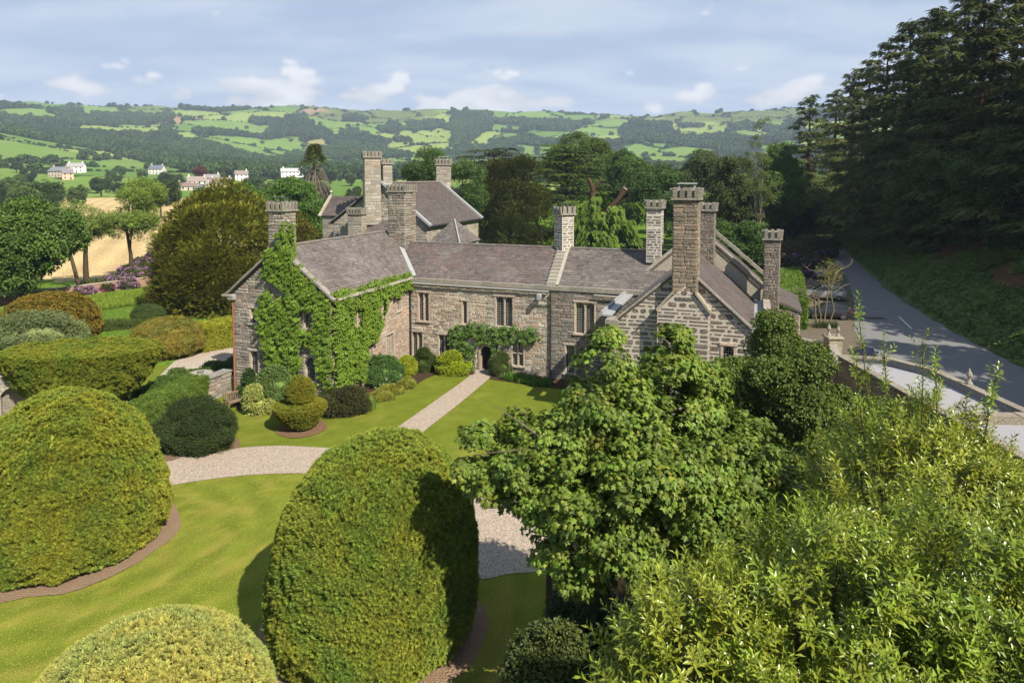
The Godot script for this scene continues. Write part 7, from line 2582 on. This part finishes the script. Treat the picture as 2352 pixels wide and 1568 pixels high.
func build_village() -> void:
	for h in VILLAGE:
		var p := depth_at(h[0], 440, h[1])
		var o := thing("village_house", str(h[9]).replace(" right of ", " beyond "), "house", Vector3(p.x, land_height(p.x, h[1]) - 0.2, -h[1]), h[6], "houses of the village")
		var w: float = h[2] / 2.0
		var d: float = h[3] / 2.0
		var s := Shape.new()
		s.block(Vector3(-w, 0, -d), Vector3(w, h[4], d), h[7])
		for e in [-w, w]:
			var a := Vector3(e, h[4], d)
			var b := Vector3(e, h[4], -d)
			var c := Vector3(e, h[5], 0)
			if e > 0:
				s.tri(a, b, c, h[7])
			else:
				s.tri(b, a, c, h[7])
		part(o, "wall", s, M.paint)
		var r := Shape.new()
		for sg in [-1.0, 1.0]:
			var e0 := Vector3(-w * 1.05, h[4] - 0.15, sg * d * 1.12)
			var e1 := Vector3(w * 1.05, h[4] - 0.15, sg * d * 1.12)
			var r0 := Vector3(-w * 1.05, h[5] + 0.15, 0)
			var r1 := Vector3(w * 1.05, h[5] + 0.15, 0)
			if sg > 0:
				r.quad(e0, e1, r1, r0, h[8])
			else:
				r.quad(e1, e0, r0, r1, h[8])
		var roof := part(o, "roof", r, M.paint)
		for x in ([-0.8, 0.8] if h[2] > 11.0 else [0.75]):
			var c := Shape.new()
			c.block(Vector3(x * w - 0.45, h[5] - 0.6, -0.4), Vector3(x * w + 0.45, h[5] + 1.3, 0.4), h[7] * 0.85)
			c.block(Vector3(x * w - 0.2, h[5] + 1.3, -0.2), Vector3(x * w + 0.2, h[5] + 1.7, 0.2), Color(0.4, 0.22, 0.15))
			part(roof, "chimney", c, M.paint)
		var floors := 2 if h[4] > 4.0 else 1
		for f in floors:
			var k := int(h[2] / 3.0)
			for i in k:
				var x: float = -w + (i + 0.5) * h[2] / k
				var door := f == 0 and i == k / 2
				var win := Node3D.new()
				win.name = "door" if door else "window"
				o.add_child(win, true)
				var y0 := 0.1 if door else 1.0 + f * 2.5
				var y1 := 2.1 if door else y0 + 1.2
				var fr := Shape.new()
				fr.block(Vector3(x - 0.62, y0 - 0.08, d - 0.02), Vector3(x + 0.62, y1 + 0.08, d + 0.05), Color(0.75, 0.74, 0.7))
				part(win, "frame", fr, M.paint)
				var gl := Shape.new()
				gl.quad(Vector3(x - 0.5, y0, d + 0.06), Vector3(x + 0.5, y0, d + 0.06), Vector3(x + 0.5, y1, d + 0.06), Vector3(x - 0.5, y1, d + 0.06), Color.WHITE)
				part(win, "panel" if door else "pane", gl, M.iron if door else M.glass)


# ---- cars -------------------------------------------------------------------------------------
# nose towards +X. kind 0 hatchback, 1 tall estate
func car(called_label: String, at: Vector3, turn: float, col: Color, kind: int) -> void:
	var o := thing("parked_car", called_label, "car", at, turn, "cars parked by the manor wall")
	var L := 4.2 if kind == 0 else 4.55
	var W := 0.87 if kind == 0 else 0.92
	var H := 1.46 if kind == 0 else 1.62
	# body sections from tail to nose: [x, sill, belt, half width]
	var sec := [[-0.5, 0.42, 0.78, 0.80], [-0.485, 0.3, 0.92, 0.93], [-0.40, 0.24, 0.98, 1.0], [-0.2, 0.22, 0.97, 1.0], [0.1, 0.22, 0.95, 1.0], [0.24, 0.23, 0.94, 1.0], [0.36, 0.24, 0.88, 0.98], [0.45, 0.27, 0.78, 0.93], [0.49, 0.34, 0.66, 0.82], [0.5, 0.42, 0.56, 0.7]]
	var s := Shape.new()
	var k := H / 1.46
	var rings := []
	for e in sec:
		var x: float = e[0] * L
		var y0: float = e[1]
		var y1: float = e[2] * k
		var w: float = e[3] * W
		var m := lerpf(y0, y1, 0.55)
		rings.append([Vector3(x, y0, w * 0.9), Vector3(x, lerpf(y0, y1, 0.2), w), Vector3(x, m, w * 1.01), Vector3(x, lerpf(y0, y1, 0.9), w * 0.96), Vector3(x, y1, w * 0.86), Vector3(x, y1 + 0.02, 0), Vector3(x, y1, -w * 0.86), Vector3(x, lerpf(y0, y1, 0.9), -w * 0.96), Vector3(x, m, -w * 1.01), Vector3(x, lerpf(y0, y1, 0.2), -w), Vector3(x, y0, -w * 0.9)])
	for i in rings.size() - 1:
		for j in 11:
			var j2 := (j + 1) % 11
			s.quad(rings[i][j], rings[i + 1][j], rings[i + 1][j2], rings[i][j2], col)
	for j in range(1, 10):
		s.tri(rings[0][0], rings[0][j], rings[0][j + 1], col)
		s.tri(rings[-1][0], rings[-1][j + 1], rings[-1][j], col)
	part(o, "body", s, M.coat)
	# cabin
	var base := 0.95 * k
	var cab := [[-0.47 if kind == 1 else -0.45, 0.27], [-0.36, 0.0], [0.05, 0.0], [0.25, 0.0]]
	var x0: float = (-0.475 if kind == 1 else -0.46) * L
	var x1: float = -0.36 * L
	var x2: float = 0.06 * L
	var x3: float = 0.25 * L
	var wb := W * 0.86
	var wt := W * 0.68
	var roof := Shape.new()
	roof.quad(Vector3(x1, H - 0.02, wt), Vector3(x2, H, wt), Vector3(x2, H, -wt), Vector3(x1, H - 0.02, -wt), col)
	for sg in [1.0, -1.0]:
		var a := Vector3(x1, H - 0.02, wt * sg)
		var b := Vector3(x2, H, wt * sg)
		var c := Vector3(x2 - 0.02, H - 0.08, (wt + 0.03) * sg)
		var d := Vector3(x1 + 0.0, H - 0.1, (wt + 0.03) * sg)
		if sg > 0:
			roof.quad(d, c, b, a, col)
		else:
			roof.quad(a, b, c, d, col)
	# pillars
	for sg in [1.0, -1.0]:
		for q in [[x0, x1, -0.05], [x3, x2, 0.05], [lerpf(x1, x2, 0.5), lerpf(x1, x2, 0.5), 0.04]]:
			roof.box((Vector3(q[0], base, wb * sg) + Vector3(q[1], H - 0.06, (wt + 0.02) * sg)) / 2.0, Vector3(0.05, 0, 0), (Vector3(q[1], H - 0.06, (wt + 0.02) * sg) - Vector3(q[0], base, wb * sg)) / 2.0, Vector3(0, 0, 0.02 * sg), col)
	part(o, "cabin", roof, M.coat)
	var g := Shape.new()
	g.quad(Vector3(x3, base, wb), Vector3(x3, base, -wb), Vector3(x2, H - 0.03, -wt), Vector3(x2, H - 0.03, wt), Color.WHITE)
	part(o, "windscreen", g, M.glass)
	g = Shape.new()
	g.quad(Vector3(x0, base, -wb), Vector3(x0, base, wb), Vector3(x1, H - 0.04, wt), Vector3(x1, H - 0.04, -wt), Color.WHITE)
	part(o, "rear_window", g, M.glass)
	for sg in [1.0, -1.0]:
		g = Shape.new()
		var pts := [Vector3(x0, base, wb * sg), Vector3(x3, base, wb * sg), Vector3(x2, H - 0.06, (wt + 0.02) * sg), Vector3(x1, H - 0.08, (wt + 0.02) * sg)]
		if sg > 0:
			g.quad(pts[0], pts[1], pts[2], pts[3], Color.WHITE)
		else:
			g.quad(pts[1], pts[0], pts[3], pts[2], Color.WHITE)
		part(o, "side_window", g, M.glass)
		var mi := Shape.new()
		mi.bevel(Vector3(x3 - 0.18, base - 0.02, minf(sg * (W - 0.02), sg * (W + 0.16))), Vector3(x3 - 0.06, base + 0.13, maxf(sg * (W - 0.02), sg * (W + 0.16))), 0.03, col)
		part(o, "mirror", mi, M.coat)
		for x in [-0.31 * L, 0.31 * L]:
			var wh := Node3D.new()
			wh.name = "wheel"
			o.add_child(wh, true)
			wh.position = Vector3(x, 0.32, sg * (W - 0.1))
			var ty := Shape.new()
			ty.tube(PackedVector3Array([Vector3(0, 0, -0.11), Vector3(0, 0, -0.08), Vector3(0, 0, 0.08), Vector3(0, 0, 0.125 * sg)]) if sg > 0 else PackedVector3Array([Vector3(0, 0, 0.11), Vector3(0, 0, 0.08), Vector3(0, 0, -0.08), Vector3(0, 0, -0.125)]), PackedFloat32Array([0.29, 0.32, 0.32, 0.28]), 20, Color.WHITE)
			part(wh, "tyre", ty, M.tyre)
			var ri := Shape.new()
			for q in 5:
				var t := TAU * q / 5.0
				ri.box(Vector3(cos(t) * 0.11, sin(t) * 0.11, 0.13 * sg), Vector3(cos(t), sin(t), 0) * 0.11, Vector3(-sin(t), cos(t), 0) * 0.025, Vector3(0, 0, 0.012), Color.WHITE)
			ri.tube(PackedVector3Array([Vector3(0, 0, 0.115 * sg), Vector3(0, 0, 0.14 * sg)]), PackedFloat32Array([0.05, 0.045]), 8, Color.WHITE)
			part(wh, "rim", ri, M.rim)
		var tl := Shape.new()
		tl.box(Vector3(-0.488 * L, 0.82 * k, sg * W * 0.76), Vector3(0.04, 0, 0), Vector3(0, 0.1, 0), Vector3(0, 0, 0.14), Color.WHITE)
		part(o, "tail_light", tl, M.tail)
		var hl := Shape.new()
		hl.box(Vector3(0.462 * L, 0.66 * k, sg * W * 0.74), Vector3(0.06, -0.02, -0.04 * sg), Vector3(0, 0.07, 0), Vector3(-0.04, 0, 0.15 * sg), Color.WHITE)
		part(o, "headlight", hl, M.head)
	var pl := Shape.new()
	pl.box(Vector3(-0.497 * L, 0.62 * k, 0), Vector3(0.02, 0, 0), Vector3(0, 0.07, 0), Vector3(0, 0, 0.27), Color.WHITE)
	part(o, "number_plate", pl, M.plate)
	var bp := Shape.new()
	bp.box(Vector3(-0.487 * L, 0.36, 0), Vector3(0.05, 0, 0), Vector3(0, 0.08, 0), Vector3(0, 0, W * 0.8), Color.WHITE)
	part(o, "bumper", bp, M.tyre)


func build_cars() -> void:
	var ps := [
		[1900, 731, PI - 0.25, Color(0.012, 0.012, 0.014), 0, "black hatchback parked behind the half-bare tree"],
		[1893, 688, PI - 0.3, Color(0.3, 0.29, 0.27), 1, "silver-beige estate car parked next to the black hatchback"],
		[1884, 638, 1.15, Color(0.02, 0.055, 0.16), 0, "dark blue car parked nose-on beyond the silver estate"],
		[1877, 611, 1.2, Color(0.03, 0.07, 0.17), 0, "blue car at the far end of the parked row"],
		[1985, 846, 1.2, Color(0.012, 0.016, 0.045), 0, "navy blue car half hidden by the finialled pier"]]
	for p in ps:
		var g := ground_at(p[0], p[1])
		car(p[5], Vector3(g.x, 0.055, g.z), p[2], p[3], p[4])
